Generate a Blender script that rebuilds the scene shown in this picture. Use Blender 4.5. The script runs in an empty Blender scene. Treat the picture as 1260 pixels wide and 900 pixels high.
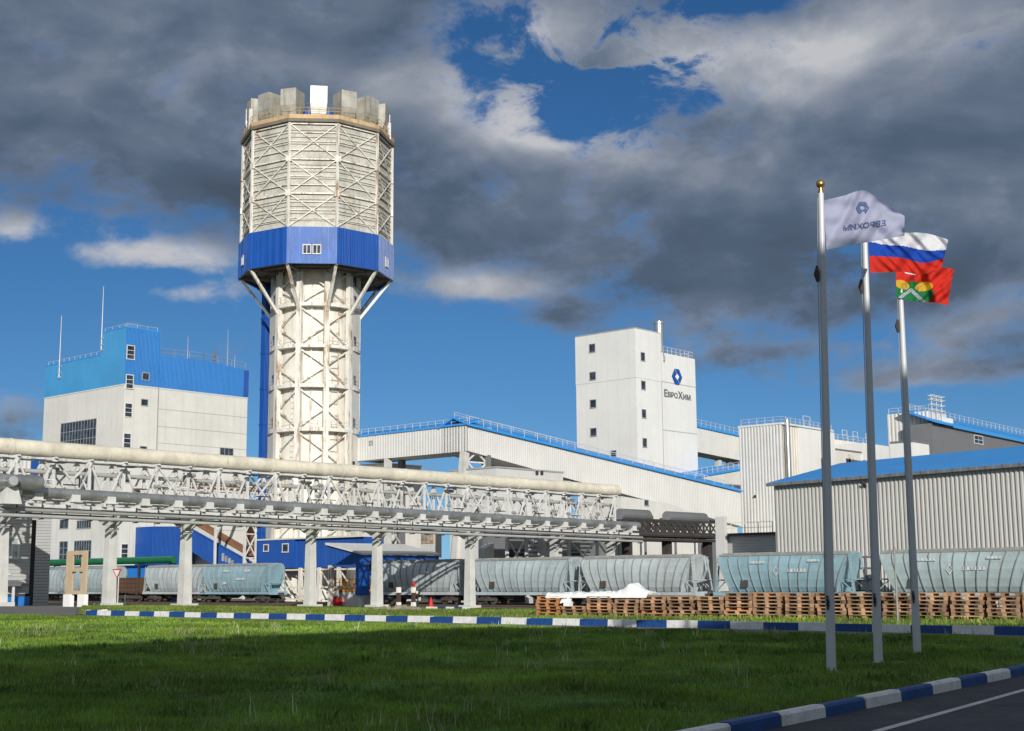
import bpy, bmesh, math, random
import numpy as np
from mathutils import Vector, Matrix
random.seed(7)
R = math.radians
sc = bpy.context.scene
col = sc.collection

# ------------------------------------------------------------------ camera
FPX, CX, CY = 1680.0, 630.0, 450.0            # focal length and centre, in photo pixels (1260 wide)
PITCH, ROLL, CAMZ = R(8.86), 0.008, 2.7
fwd = Vector((0, math.cos(PITCH), math.sin(PITCH)))
r0 = Vector((1, 0, 0)); u0_ = Vector((0, -math.sin(PITCH), math.cos(PITCH)))
cright = (r0*math.cos(ROLL) - u0_*math.sin(ROLL)).normalized()
cup = (u0_*math.cos(ROLL) + r0*math.sin(ROLL)).normalized()
cam = bpy.data.cameras.new('camera'); camo = bpy.data.objects.new('camera', cam); col.objects.link(camo)
cam.sensor_width = 36.0; cam.lens = FPX/1260*36; cam.clip_start = 0.1; cam.clip_end = 6000
m = Matrix((cright, cup, -fwd)).transposed().to_4x4(); m.translation = (0, 0, CAMZ)
camo.matrix_world = m
sc.camera = camo

# ------------------------------------------------------------------ light and exposure
SUN_H, SUN_EL = 171.7, 18.5                   # heading the sun stands at (clockwise from +Y), elevation
vs = sc.view_settings
vs.view_transform = 'Standard'; vs.look = 'None'; vs.gamma = 1.0; vs.use_curve_mapping = False; vs.exposure = 0.05
sun = bpy.data.lights.new('sun', 'SUN'); suno = bpy.data.objects.new('sun', sun); col.objects.link(suno)
sun.energy = 4.3; sun.angle = R(0.5); sun.color = (1.0, 0.958, 0.885)
sdir = Vector((math.sin(R(SUN_H))*math.cos(R(SUN_EL)), math.cos(R(SUN_H))*math.cos(R(SUN_EL)), math.sin(R(SUN_EL))))
suno.rotation_euler = sdir.to_track_quat('Z', 'Y').to_euler()

def ray(px, py):
    return (fwd*FPX + cright*(px-CX) + cup*(CY-py)).normalized()
def azel(px, py):
    d = ray(px, py); return math.atan2(d.x, d.y), math.asin(d.z)

world = bpy.data.worlds.new('World'); sc.world = world; world.use_nodes = True
nt = world.node_tree; nt.nodes.clear()
class G:
    """tiny helper for building math graphs"""
    def __init__(s, nt): s.nt = nt; s.n = nt.nodes; s.l = nt.links
    def inp(s, sock, v):
        if isinstance(v, (int, float)): sock.default_value = v
        else: s.l.new(v, sock)
    def math(s, op, a, b=None, c=None, clamp=False):
        n = s.n.new('ShaderNodeMath'); n.operation = op; n.use_clamp = clamp
        for i, v in enumerate((a, b, c)):
            if v is not None: s.inp(n.inputs[i], v)
        return n.outputs[0]
    def add(s, a, b): return s.math('ADD', a, b)
    def sub(s, a, b): return s.math('SUBTRACT', a, b)
    def mul(s, a, b): return s.math('MULTIPLY', a, b)
    def smooth(s, v, a, b, lo=0.0, hi=1.0):
        n = s.n.new('ShaderNodeMapRange'); n.interpolation_type = 'SMOOTHSTEP'
        s.inp(n.inputs[0], v); n.inputs[1].default_value = a; n.inputs[2].default_value = b
        n.inputs[3].default_value = lo; n.inputs[4].default_value = hi
        return n.outputs[0]
    def comb(s, x, y, z=0.0):
        n = s.n.new('ShaderNodeCombineXYZ')
        for i, v in enumerate((x, y, z)): s.inp(n.inputs[i], v)
        return n.outputs[0]
    def noise(s, vec, scale, detail=6, rough=0.55, dist=0.0):
        n = s.n.new('ShaderNodeTexNoise'); n.noise_dimensions = '3D'
        s.l.new(vec, n.inputs['Vector']); n.inputs['Scale'].default_value = scale
        n.inputs['Detail'].default_value = detail; n.inputs['Roughness'].default_value = rough
        n.inputs['Distortion'].default_value = dist
        return n.outputs['Fac']
    def mixc(s, f, a, b):
        n = s.n.new('ShaderNodeMix'); n.data_type = 'RGBA'
        s.inp(n.inputs[0], f)
        for i, v in ((6, a), (7, b)):
            if isinstance(v, tuple): n.inputs[i].default_value = (*v, 1)
            else: s.l.new(v, n.inputs[i])
        return n.outputs[2]

g = G(nt)
sky = nt.nodes.new('ShaderNodeTexSky'); sky.sky_type = 'NISHITA'; sky.sun_disc = False
sky.sun_elevation = R(SUN_EL); sky.sun_rotation = R(SUN_H); sky.altitude = 200
stc = nt.nodes.new('ShaderNodeTexCoord'); sva = nt.nodes.new('ShaderNodeVectorMath'); sva.operation = 'ADD'; svn = nt.nodes.new('ShaderNodeVectorMath'); svn.operation = 'NORMALIZE'
nt.links.new(stc.outputs['Generated'], sva.inputs[0]); sva.inputs[1].default_value = (0, 0, 0.11)
nt.links.new(sva.outputs[0], svn.inputs[0]); nt.links.new(svn.outputs[0], sky.inputs[0])
sky.air_density = 1.0; sky.dust_density = 0.6; sky.ozone_density = 2.5
hsv = nt.nodes.new('ShaderNodeHueSaturation'); hsv.inputs['Saturation'].default_value = 1.22
hsv.inputs['Value'].default_value = 1.0
nt.links.new(sky.outputs[0], hsv.inputs['Color'])
gam = nt.nodes.new('ShaderNodeGamma'); gam.inputs[1].default_value = 1.25
nt.links.new(hsv.outputs[0], gam.inputs[0])
tc = nt.nodes.new('ShaderNodeTexCoord')
sep = nt.nodes.new('ShaderNodeSeparateXYZ'); nt.links.new(tc.outputs['Generated'], sep.inputs[0])
az = g.math('ARCTAN2', sep.outputs[0], sep.outputs[1]); el = g.math('ARCSINE', sep.outputs[2])
CVEC = g.comb(az, g.mul(el, 1.7), 0.0)
warp = g.noise(CVEC, 5.0, 3, 0.5)
def blob(px, py, rx, ry, w):
    a, e = azel(px, py)
    dx = g.mul(g.sub(az, a), FPX/rx); dy = g.mul(g.sub(el, e), FPX/ry)
    d2 = g.add(g.mul(dx, dx), g.mul(dy, dy))
    return g.mul(g.math('EXPONENT', g.mul(d2, -1.0)), w)
# how much cloud: a bank whose lower edge tilts, holes of clear sky, wisps below it
CLOUD = [(750, 105, 100, 58, -1.8), (605, 35, 90, 48, -1.5), (880, 5, 110, 18, -0.9), (960, 70, 60, 16, -0.45), (900, 0, 90, 16, -0.8), (700, 150, 45, 30, -0.7), (840, 128, 40, 22, -0.5),
         (690, 38, 34, 34, 1.7), (740, 75, 45, 13, 1.5), (820, 55, 70, 22, 1.2), (600, 58, 40, 15, 1.2), (810, 100, 40, 12, 0.9), (560, 22, 40, 12, 0.5),
         (185, 314, 85, 22, 1.15), (130, 330, 40, 18, 0.6), (225, 364, 75, 16, 1.05), (200, 338, 120, 10, -0.5), (20, 283, 40, 20, 0.95), (150, 400, 110, 20, 0.75), (20, 510, 60, 34, 1.3), (280, 440, 60, 30, 0.6),
         (60, 330, 200, 60, -0.5), (590, 355, 80, 16, 0.9), (680, 390, 40, 14, 0.7), (1150, 462, 150, 20, 1.15), (1000, 432, 200, 12, 0.5),
         (1240, 300, 120, 60, 0.3), (480, 400, 120, 40, -0.5), (620, 570, 200, 25, 0.55), (330, 420, 40, 20, 0.4), (950, 520, 250, 25, -0.4)]
cv = nt.nodes.new('ShaderNodeFloatCurve')         # lower edge of the bank (elevation) against azimuth
A0, A1 = -0.6, 0.6
cmap = cv.mapping.curves[0]
pts = []
for px, py in ((-200, 215), (0, 238), (150, 262), (290, 288), (420, 300), (540, 338), (640, 372), (720, 405), (850, 425), (1000, 422), (1260, 425), (1400, 400)):
    a, e = azel(px, py); pts.append(((a-A0)/(A1-A0), e-(0.018 if px < 600 else 0.0)))
cmap.points[0].location = (0.0, pts[0][1]); cmap.points[1].location = (1.0, pts[-1][1])
for x, y in pts: cmap.points.new(x, y)
cv.mapping.update()
nt.links.new(g.smooth(az, A0, A1), cv.inputs['Value'])
lin = nt.nodes.new('ShaderNodeMapRange'); nt.links.new(az, lin.inputs[0])
lin.inputs[1].default_value = A0; lin.inputs[2].default_value = A1
nt.links.new(lin.outputs[0], cv.inputs['Value'])
bank = g.math('MULTIPLY', g.sub(el, cv.outputs[0]), 18.0)
bank = g.math('MINIMUM', g.math('MAXIMUM', bank, -0.75), 1.0)
dens = bank
for b in CLOUD: dens = g.add(dens, blob(*b))
n1 = g.noise(CVEC, 9.0, 9, 0.6, 0.25)
n2 = g.noise(CVEC, 30.0, 6, 0.6, 0.1)
n3 = g.noise(CVEC, 17.0, 6, 0.6, 0.2)
fb = g.add(g.add(g.mul(g.sub(n1, 0.5), 3.2), g.mul(g.sub(n3, 0.5), 1.7)), g.mul(g.sub(n2, 0.5), 1.5))
dens = g.add(dens, fb)
gapw = blob(745, 85, 165, 95, 1.0)
dens = g.add(dens, g.mul(gapw, g.mul(g.sub(g.noise(CVEC, 16.0, 8, 0.66, 0.6), 0.535), 9.0)))
mask = g.smooth(dens, -0.35, 0.85)
# brightness of the cloud
BRIGHT = [(600, 115, 95, 60, 0.42), (760, 185, 110, 45, 0.33), (660, 160, 80, 45, 0.36), (1120, 45, 190, 60, 0.40), (960, 90, 120, 50, 0.32), (690, 40, 60, 30, 0.36),
          (830, 60, 100, 45, 0.25), (430, 90, 150, 60, 0.12), (150, 110, 260, 90, 0.03), (140, 215, 200, 60, -0.12), (560, 280, 220, 60, -0.10), (950, 340, 330, 70, -0.12), (1150, 200, 180, 70, 0.03),
          (300, 250, 130, 50, -0.12), (590, 352, 100, 22, 0.60), (185, 312, 100, 28, 0.85), (215, 362, 100, 26, 0.75), (20, 283, 60, 26, 0.55), (1150, 462, 190, 26, 0.10), (960, 425, 260, 18, 0.14),
          (20, 500, 80, 45, 0.30), (150, 400, 120, 26, 0.5), (620, 570, 200, 30, 0.3), (1230, 310, 90, 60, 0.12), (300, 20, 260, 40, 0.06), (60, 180, 60, 30, 0.10), (720, 260, 90, 25, 0.10)]
off = nt.nodes.new('ShaderNodeVectorMath'); off.operation = 'ADD'
nt.links.new(CVEC, off.inputs[0]); off.inputs[1].default_value = (-0.015, 0.040, 0.0)
r1 = g.noise(CVEC, 7.0, 7, 0.5, 0.3); n1b = g.noise(off.outputs[0], 7.0, 7, 0.5, 0.3)
relief = g.mul(g.sub(r1, n1b), 1.15)
br = g.add(0.345, relief)
for b in BRIGHT: br = g.add(br, blob(*b))
edge = g.smooth(dens, 0.1, 1.1, 0.20, 0.0)
br = g.add(br, edge)
br = g.add(br, g.mul(g.sub(g.noise(CVEC, 4.0, 4, 0.5), 0.5), 0.35))
sund = nt.nodes.new('ShaderNodeVectorMath'); sund.operation = 'DOT_PRODUCT'
nt.links.new(tc.outputs['Generated'], sund.inputs[0]); sund.inputs[1].default_value = tuple(sdir)
br = g.add(br, g.smooth(sund.outputs['Value'], -0.35, 0.75, 0.0, 0.55))     # clouds are brighter towards the sun
ramp = nt.nodes.new('ShaderNodeValToRGB'); nt.links.new(br, ramp.inputs[0])
e = ramp.color_ramp.elements
e[0].position = 0.0; e[0].color = (0.062, 0.086, 0.125, 1)
e[1].position = 1.0; e[1].color = (0.50, 0.51, 0.54, 1)
for p, c in ((0.25, (0.080, 0.116, 0.175)), (0.45, (0.130, 0.170, 0.240)), (0.65, (0.215, 0.25, 0.315)), (0.85, (0.35, 0.375, 0.425))):
    x = e.new(p); x.color = (*c, 1)
bg1 = nt.nodes.new('ShaderNodeBackground'); nt.links.new(gam.outputs[0], bg1.inputs[0]); bg1.inputs[1].default_value = 0.055
bg2 = nt.nodes.new('ShaderNodeBackground'); nt.links.new(ramp.outputs[0], bg2.inputs[0]); bg2.inputs[1].default_value = 1.0
mx = nt.nodes.new('ShaderNodeMixShader'); nt.links.new(mask, mx.inputs[0])
nt.links.new(bg1.outputs[0], mx.inputs[1]); nt.links.new(bg2.outputs[0], mx.inputs[2])
wo = nt.nodes.new('ShaderNodeOutputWorld'); nt.links.new(mx.outputs[0], wo.inputs[0])

# ------------------------------------------------------------------ frames: plant axes V (right-away) and U (left-away)
HV, HU = R(41.7), R(-48.3)
AV = Vector((math.sin(HV), math.cos(HV))); AU = Vector((math.sin(HU), math.cos(HU)))
ROTZ = R(48.3)
def W(v, u): p = AV*v + AU*u; return (p.x, p.y)
def VU(x, y): return (AV.x*x + AV.y*y, AU.x*x + AU.y*y)
def gz(v):                                        # ground level falls gently from the lawn to the railway
    if v <= 50: return 1.0
    t = min(1.0, (v-50)/50.0); return 1.0 - 1.2*t
def _hit(px, py, t): d = ray(px, py); p = Vector((0, 0, CAMZ)) + d*t(d); v, u = VU(p.x, p.y); return Vector((v, u, p.z))
def PV(px, py, v): return _hit(px, py, lambda d: v/VU(d.x, d.y)[0])
def PU(px, py, u): return _hit(px, py, lambda d: u/VU(d.x, d.y)[1])
def PZ(px, py, z): return _hit(px, py, lambda d: (z-CAMZ)/d.z)
def PD(px, py, y): return _hit(px, py, lambda d: y/d.y)
def PDW(px, py, y): d = ray(px, py); return Vector((0, 0, CAMZ)) + d*(y/d.y)

# ------------------------------------------------------------------ materials
def new_mat(name):
    m = bpy.data.materials.new(name); m.use_nodes = True
    b = m.node_tree.nodes['Principled BSDF']; return m, m.node_tree, b, G(m.node_tree)
def objco(nt, scale=(1, 1, 1)):
    t = nt.nodes.new('ShaderNodeTexCoord'); mp = nt.nodes.new('ShaderNodeMapping')
    mp.inputs['Scale'].default_value = scale; nt.links.new(t.outputs['Object'], mp.inputs[0]); return mp.outputs[0]
def paint(name, c, rough=0.55, metal=0.0, var=0.12, vscale=0.35, streak=0.0, sc_=(0.45, 0.40, 0.33), stscale=1.6, rust=0.0, rustc=(0.17, 0.075, 0.03),
          rth=0.56, seam=0.0, seamz=0.0, cracks=0.0, ribs=0.0, ribdir='x', bump=0.0, rnd=0.0, joints=0.0, spec=0.4, grain=0.25):
    m, nt, b, g = new_mat(name)
    o = objco(nt)
    n = g.noise(o, vscale, 5, 0.6); n2 = g.noise(o, vscale*9, 4, 0.6)
    f = g.add(g.mul(n, 1-grain), g.mul(n2, grain))
    f = g.smooth(f, 0.3, 0.7, -1, 1)
    dark = tuple(x*(1-var) for x in c); lite = tuple(min(0.95, x*(1+var*0.7)) for x in c)
    cc = g.mixc(g.add(g.mul(f, 0.5), 0.5), dark, lite)
    if streak:
        so = objco(nt, (stscale, stscale, stscale*0.06))
        s1 = g.noise(so, 1.0, 5, 0.65)
        sm = g.mul(g.smooth(s1, 0.50, 0.78), streak)
        cc = g.mixc(sm, cc, sc_)
    if rust:
        so2 = objco(nt, (stscale*0.7, stscale*0.7, stscale*0.12))
        s2 = g.noise(so2, 1.7, 6, 0.7)
        cc = g.mixc(g.mul(g.smooth(s2, rth, rth+0.16), rust), cc, rustc)
    if seam:
        sp = nt.nodes.new('ShaderNodeSeparateXYZ'); nt.links.new(o, sp.inputs[0])
        def line(sock, p): return g.math('LESS_THAN', g.math('FRACT', g.mul(g.add(sock, 0.37*p), 1.0/p)), 0.045/p)
        ln = g.math('MAXIMUM', line(sp.outputs[0], seam), line(sp.outputs[1], seam))
        if seamz: ln = g.math('MAXIMUM', ln, line(sp.outputs[2], seamz))
        cc = g.mixc(g.mul(ln, 0.5), cc, tuple(x*0.45 for x in c))
    if cracks:
        vo = nt.nodes.new('ShaderNodeTexVoronoi'); vo.feature = 'DISTANCE_TO_EDGE'; vo.inputs['Scale'].default_value = cracks
        wv_ = nt.nodes.new('ShaderNodeVectorMath'); wv_.operation = 'ADD'; nt.links.new(o, wv_.inputs[0])
        nn_ = nt.nodes.new('ShaderNodeTexNoise'); nt.links.new(o, nn_.inputs['Vector']); nn_.inputs['Scale'].default_value = 2.0; nt.links.new(nn_.outputs['Color'], wv_.inputs[1])
        nt.links.new(wv_.outputs[0], vo.inputs['Vector'])
        ck = g.mul(g.smooth(vo.outputs['Distance'], 0.0, 0.012, 1.0, 0.0), g.smooth(g.noise(o, 0.4, 3), 0.45, 0.6))
        cc = g.mixc(g.mul(ck, 0.8), cc, tuple(x*0.35 for x in c))
        cc = g.mixc(g.mul(g.smooth(g.noise(o, 0.9, 5, 0.7), 0.55, 0.7), 0.35), cc, tuple(min(1, x*2.2) for x in c))
    if joints:
        w = nt.nodes.new('ShaderNodeTexWave'); w.wave_type = 'BANDS'; w.bands_direction = 'Z'
        nt.links.new(o, w.inputs[0]); w.inputs['Scale'].default_value = joints
        j = g.smooth(w.outputs['Fac'], 0.0, 0.02, 0.45, 0.0)
        cc = g.mixc(j, cc, tuple(x*0.5 for x in c))
    if rnd:
        oi = nt.nodes.new('ShaderNodeObjectInfo')
        h = nt.nodes.new('ShaderNodeHueSaturation'); nt.links.new(cc, h.inputs['Color'])
        nt.links.new(g.add(1-rnd/2, g.mul(oi.outputs['Random'], rnd)), h.inputs['Value'])
        cc = h.outputs[0]
    nt.links.new(cc, b.inputs['Base Color'])
    b.inputs['Roughness'].default_value = rough; b.inputs['Metallic'].default_value = metal
    b.inputs['Specular IOR Level'].default_value = spec
    hh = None
    if ribs:
        if ribdir == 'z': vec = o; bd = 'Z'
        else: vec = o; bd = ribdir.upper()
        w = nt.nodes.new('ShaderNodeTexWave'); w.wave_type = 'BANDS'; w.bands_direction = bd; w.wave_profile = 'TRI'
        nt.links.new(vec, w.inputs[0]); w.inputs['Scale'].default_value = ribs
        hh = g.smooth(w.outputs['Fac'], 0.35, 0.65)
    if bump:
        nb = g.mul(g.noise(o, 6.0, 5, 0.6), bump*4)
        hh = nb if hh is None else g.add(hh, nb)
    if hh is not None:
        bn = nt.nodes.new('ShaderNodeBump'); nt.links.new(hh, bn.inputs['Height'])
        bn.inputs['Distance'].default_value = 0.06; bn.inputs['Strength'].default_value = 0.7
        nt.links.new(bn.outputs[0], b.inputs['Normal'])
    return m
def glass(name, c=(0.02, 0.026, 0.034), rough=0.06):
    m, nt, b, g = new_mat(name)
    o = objco(nt); n = g.noise(o, 0.9, 2, 0.5)
    nt.links.new(g.mixc(g.smooth(n, 0.35, 0.7), c, tuple(x*2.6+0.01 for x in c)), b.inputs['Base Color'])
    b.inputs['Roughness'].default_value = rough; b.inputs['Specular IOR Level'].default_value = 0.6
    return m

M = {}
M['clad'] = paint('white_cladding', (0.64, 0.63, 0.59), streak=0.6, sc_=(0.50, 0.46, 0.39), stscale=1.3, var=0.1, vscale=0.12, seam=2.9, rust=0.18, rustc=(0.40, 0.33, 0.25), joints=0.0)
M['clad_rib_y'] = paint('ribbed_white_cladding', (0.68, 0.67, 0.63), streak=0.3, sc_=(0.50, 0.46, 0.38), stscale=1.2, var=0.06, ribs=1.1, ribdir='y')
M['clad_rib_x'] = paint('ribbed_white_cladding_side', (0.66, 0.63, 0.57), streak=0.3, sc_=(0.50, 0.46, 0.38), stscale=1.2, var=0.06, ribs=1.1, ribdir='x')
M['white'] = paint('clean_white_cladding', (0.68, 0.68, 0.665), streak=0.4, sc_=(0.60, 0.585, 0.54), stscale=1.0, var=0.07, vscale=0.1, seam=2.4)
M['greyclad'] = paint('pale_grey_cladding', (0.60, 0.60, 0.58), streak=0.5, sc_=(0.44, 0.43, 0.39), var=0.09, vscale=0.1, seam=2.6)
M['corr'] = paint('corrugated_sheet', (0.57, 0.565, 0.545), rough=0.45, streak=0.25, sc_=(0.44, 0.42, 0.37), var=0.06)
M['corr_wh'] = paint('grey_corrugated_sheet', (0.47, 0.465, 0.44), rough=0.42, streak=0.3, sc_=(0.34, 0.33, 0.30), var=0.08, vscale=0.1)
M['rib'] = paint('rib_shade_paint', (0.24, 0.28, 0.29), rough=0.6, streak=0.3, var=0.2)  # dark tone imitates the shade lines along the wagon ribs
M['corr_beige'] = paint('beige_corrugated_sheet', (0.56, 0.53, 0.47), rough=0.5, streak=0.45, sc_=(0.36, 0.33, 0.27), var=0.08)
M['slate'] = paint('slate_grey_sheet', (0.16, 0.165, 0.175), rough=0.5, ribs=2.0, ribdir='x', var=0.08)
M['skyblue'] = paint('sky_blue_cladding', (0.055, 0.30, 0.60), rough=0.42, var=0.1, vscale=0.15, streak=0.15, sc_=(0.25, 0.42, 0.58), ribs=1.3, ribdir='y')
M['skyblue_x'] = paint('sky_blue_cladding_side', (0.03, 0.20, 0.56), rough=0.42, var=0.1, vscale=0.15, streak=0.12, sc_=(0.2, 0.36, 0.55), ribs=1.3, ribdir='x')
M['blueroof'] = paint('blue_roof_sheet', (0.03, 0.29, 0.74), rough=0.35, var=0.08, ribs=1.6, ribdir='y')
M['blue'] = paint('deep_blue_sheet', (0.009, 0.078, 0.35), rough=0.38, var=0.12, streak=0.1, sc_=(0.1, 0.18, 0.45), ribs=1.4, ribdir='x')
M['blue_y'] = paint('deep_blue_sheet_side', (0.009, 0.08, 0.36), rough=0.38, var=0.12, streak=0.1, sc_=(0.1, 0.18, 0.45), ribs=1.4, ribdir='y')
M['blue_streaky'] = paint('streaky_blue_sheet', (0.014, 0.095, 0.37), rough=0.5, var=0.25, streak=0.7, sc_=(0.17, 0.26, 0.46), stscale=4.0)
M['blue_pale'] = paint('pale_blue_sheet', (0.19, 0.27, 0.50), rough=0.3, var=0.15, streak=0.9, sc_=(0.05, 0.13, 0.42), stscale=4.0)
M['bluegrey'] = paint('blue_paint', (0.012, 0.075, 0.30), rough=0.4)
M['towerwhite'] = paint('weathered_white_paint', (0.70, 0.68, 0.61), rough=0.6, streak=0.5, sc_=(0.47, 0.40, 0.30), stscale=1.3, rth=0.53, rust=0.8, rustc=(0.42, 0.30, 0.18), var=0.08)
M['towerframe'] = paint('weathered_white_steel', (0.70, 0.68, 0.62), rough=0.55, streak=0.35, sc_=(0.42, 0.33, 0.22), stscale=1.0, rth=0.50, rust=0.95, rustc=(0.30, 0.17, 0.085), var=0.1)
M['slab'] = paint('stained_concrete_slab', (0.46, 0.445, 0.39), rough=0.75, streak=0.8, sc_=(0.25, 0.235, 0.195), stscale=0.9, var=0.34, vscale=0.45, rust=0.35, rustc=(0.24, 0.20, 0.15), grain=0.45)
M['vent'] = paint('galvanised_hood_sheet', (0.46, 0.44, 0.38), rough=0.42, metal=0.25, streak=0.9, sc_=(0.20, 0.17, 0.125), stscale=1.6, var=0.3, vscale=0.5, rust=0.3, rustc=(0.2, 0.12, 0.07))
M['vent_new'] = paint('new_white_hood_sheet', (0.76, 0.75, 0.71), rough=0.4, streak=0.25, var=0.06)
M['parapet'] = paint('rusty_parapet', (0.52, 0.37, 0.20), rough=0.7, streak=0.8, sc_=(0.26, 0.14, 0.07), stscale=1.4, rust=0.7, var=0.2)
M['darksoffit'] = paint('dark_soffit', (0.20, 0.17, 0.135), rough=0.8, rust=0.8, var=0.3)
M['conc'] = paint('pale_concrete', (0.55, 0.545, 0.52), rough=0.8, streak=0.6, sc_=(0.36, 0.35, 0.32), stscale=2.0, var=0.14, vscale=0.8, bump=0.02)
M['steelwhite'] = paint('white_painted_steel', (0.62, 0.62, 0.60), rough=0.5, rth=0.53, streak=0.5, sc_=(0.36, 0.34, 0.30), rust=0.55, var=0.1, vscale=0.8)
M['cream'] = paint('cream_pipe_wrap', (0.65, 0.605, 0.49), rough=0.5, streak=0.35, var=0.2, vscale=0.7, rust=0.55, rustc=(0.34, 0.28, 0.20))
M['pipe'] = paint('grey_pipe_jacket', (0.33, 0.34, 0.34), rough=0.36, metal=0.55, var=0.28, vscale=0.8, streak=0.4, sc_=(0.2, 0.2, 0.19), stscale=2.0, bump=0.03)
M['pipe_lt'] = paint('light_grey_pipe', (0.50, 0.50, 0.48), rough=0.42, metal=0.3, var=0.12, vscale=0.6)
M['thin'] = paint('grey_service_pipe', (0.28, 0.28, 0.27), rough=0.5, var=0.2, rust=0.3)
M['darksteel'] = paint('dark_rusty_steel', (0.045, 0.04, 0.038), rough=0.75, var=0.3, rust=0.35, rustc=(0.09, 0.05, 0.03))
M['rustroof'] = paint('rusty_roof_sheet', (0.26, 0.12, 0.06), rough=0.85, var=0.3, vscale=0.5, streak=0.4, sc_=(0.36, 0.27, 0.18), ribs=1.0, ribdir='x')
M['railing'] = paint('pale_steel_railing', (0.62, 0.63, 0.64), rough=0.4, metal=0.2)
M['chimney'] = paint('bright_steel_flue', (0.70, 0.68, 0.64), rough=0.28, metal=0.85)
M['glass'] = glass('window_glass'); M['glass_pale'] = glass('curtained_window_glass', (0.18, 0.19, 0.19), 0.1)
M['frame'] = paint('white_window_frame', (0.66, 0.66, 0.63)); M['frame_grey'] = paint('grey_window_frame', (0.34, 0.34, 0.33))
M['mast'] = paint('grey_mast', (0.5, 0.5, 0.5), metal=0.3)
M['dark'] = paint('dark_opening', (0.022, 0.023, 0.026), rough=0.9)
M['wagon_grey'] = paint('pale_wagon_paint', (0.38, 0.45, 0.475), rough=0.5, streak=0.75, sc_=(0.26, 0.27, 0.25), stscale=2.2, rust=0.55, rustc=(0.2, 0.13, 0.08), var=0.2, vscale=0.5)
M['wagon_blue'] = paint('blue_wagon_paint', (0.235, 0.365, 0.42), rough=0.5, streak=0.75, sc_=(0.28, 0.38, 0.40), stscale=2.2, rust=0.55, rustc=(0.2, 0.13, 0.08), var=0.2, vscale=0.5)
M['wagon_teal'] = paint('faded_teal_wagon_paint', (0.34, 0.425, 0.43), rough=0.5, streak=0.75, sc_=(0.34, 0.36, 0.33), stscale=2.2, rust=0.55, rustc=(0.2, 0.13, 0.08), var=0.2, vscale=0.5)
M['wagon_lt'] = paint('light_wagon_paint', (0.42, 0.465, 0.48), rough=0.5, streak=0.75, sc_=(0.32, 0.29, 0.25), stscale=2.2, rust=0.55, rustc=(0.2, 0.13, 0.08), var=0.2, vscale=0.5)
M['wagon_brown'] = paint('brown_wagon_paint', (0.10, 0.055, 0.035), rough=0.7, streak=0.5, sc_=(0.05, 0.035, 0.03), var=0.25)
M['running'] = paint('dirty_running_gear', (0.075, 0.062, 0.052), rough=0.8, var=0.35, rust=0.4, rustc=(0.12, 0.06, 0.035))
M['green'] = paint('green_pipe_paint', (0.012, 0.14, 0.05), rough=0.4, var=0.12)
M['awnblue'] = paint('bright_blue_awning', (0.025, 0.20, 0.60), rough=0.5, var=0.08)
M['yellow'] = paint('orange_yellow_paint', (0.62, 0.27, 0.04), rough=0.5, var=0.2)
M['red'] = paint('red_paint', (0.55, 0.02, 0.015), rough=0.45, var=0.1)
M['signwhite'] = paint('sign_white', (0.78, 0.74, 0.70), rough=0.4, var=0.03)
M['brownpaint'] = paint('dark_brown_paint', (0.07, 0.045, 0.035), rough=0.7, var=0.2)
M['ply'] = paint('raw_plywood', (0.50, 0.38, 0.25), rough=0.7, var=0.12, vscale=1.2)
M['siding'] = paint('grey_siding', (0.45, 0.45, 0.44), rough=0.6, ribs=1.1, ribdir='z', var=0.06)
M['wood'] = paint('weathered_pallet_wood', (0.37, 0.225, 0.135), rough=0.85, var=0.45, vscale=2.2, streak=0.0, rnd=0.9, bump=0.03)
M['wood_new'] = paint('orange_pallet_wood', (0.50, 0.235, 0.10), rough=0.8, var=0.3, vscale=2.0, rnd=0.4)
M['tarp'] = paint('white_tarpaulin', (0.80, 0.80, 0.79), rough=0.45, var=0.05, vscale=1.5, bump=0.05)
M['polewhite'] = paint('white_flagpole_paint', (0.56, 0.57, 0.59), rough=0.3, var=0.06, vscale=1.0)
M['gold'] = paint('brass_finial', (0.55, 0.33, 0.10), rough=0.3, metal=0.9)
M['asphalt'] = paint('asphalt', (0.058, 0.059, 0.063), rough=0.85, var=0.4, vscale=1.4, bump=0.12, grain=0.55, cracks=0.55)
M['asphalt_far'] = paint('dusty_asphalt', (0.15, 0.145, 0.135), rough=0.9, var=0.2, vscale=0.6)
M['kerb_white'] = paint('kerb_white_paint', (0.68, 0.68, 0.66), rough=0.6, streak=0.0, var=0.22, vscale=3.5, rust=0.85, rustc=(0.22, 0.21, 0.20), stscale=9.0, grain=0.5, bump=0.05)
M['kerb_blue'] = paint('kerb_blue_paint', (0.012, 0.06, 0.22), rough=0.55, var=0.3, vscale=3.5, rust=0.15, rustc=(0.12, 0.14, 0.2), grain=0.5, bump=0.05)
M['roadline'] = paint('road_line_paint', (0.56, 0.56, 0.55), rough=0.7, var=0.25, vscale=3.0, rust=0.55, rustc=(0.14, 0.14, 0.14), stscale=6.0)
M['soil'] = paint('grassy_soil', (0.09, 0.175, 0.03), rough=0.95, var=0.45, vscale=1.2, bump=0.1)
M['verge'] = paint('short_verge_turf', (0.135, 0.18, 0.045), rough=0.95, var=0.4, vscale=0.5, bump=0.1)
M['ballast'] = paint('dirty_ballast', (0.13, 0.115, 0.10), rough=0.95, var=0.35, vscale=0.6, bump=0.2)
M['terrain'] = paint('dry_ground', (0.12, 0.12, 0.075), rough=0.95, var=0.35, vscale=0.2)
M['dirt'] = paint('pale_rubble', (0.36, 0.31, 0.22), rough=0.95, var=0.35, vscale=1.5, bump=0.3)
M['officewall'] = paint('office_wall', (0.42, 0.40, 0.37), rough=0.8, var=0.06)
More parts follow.
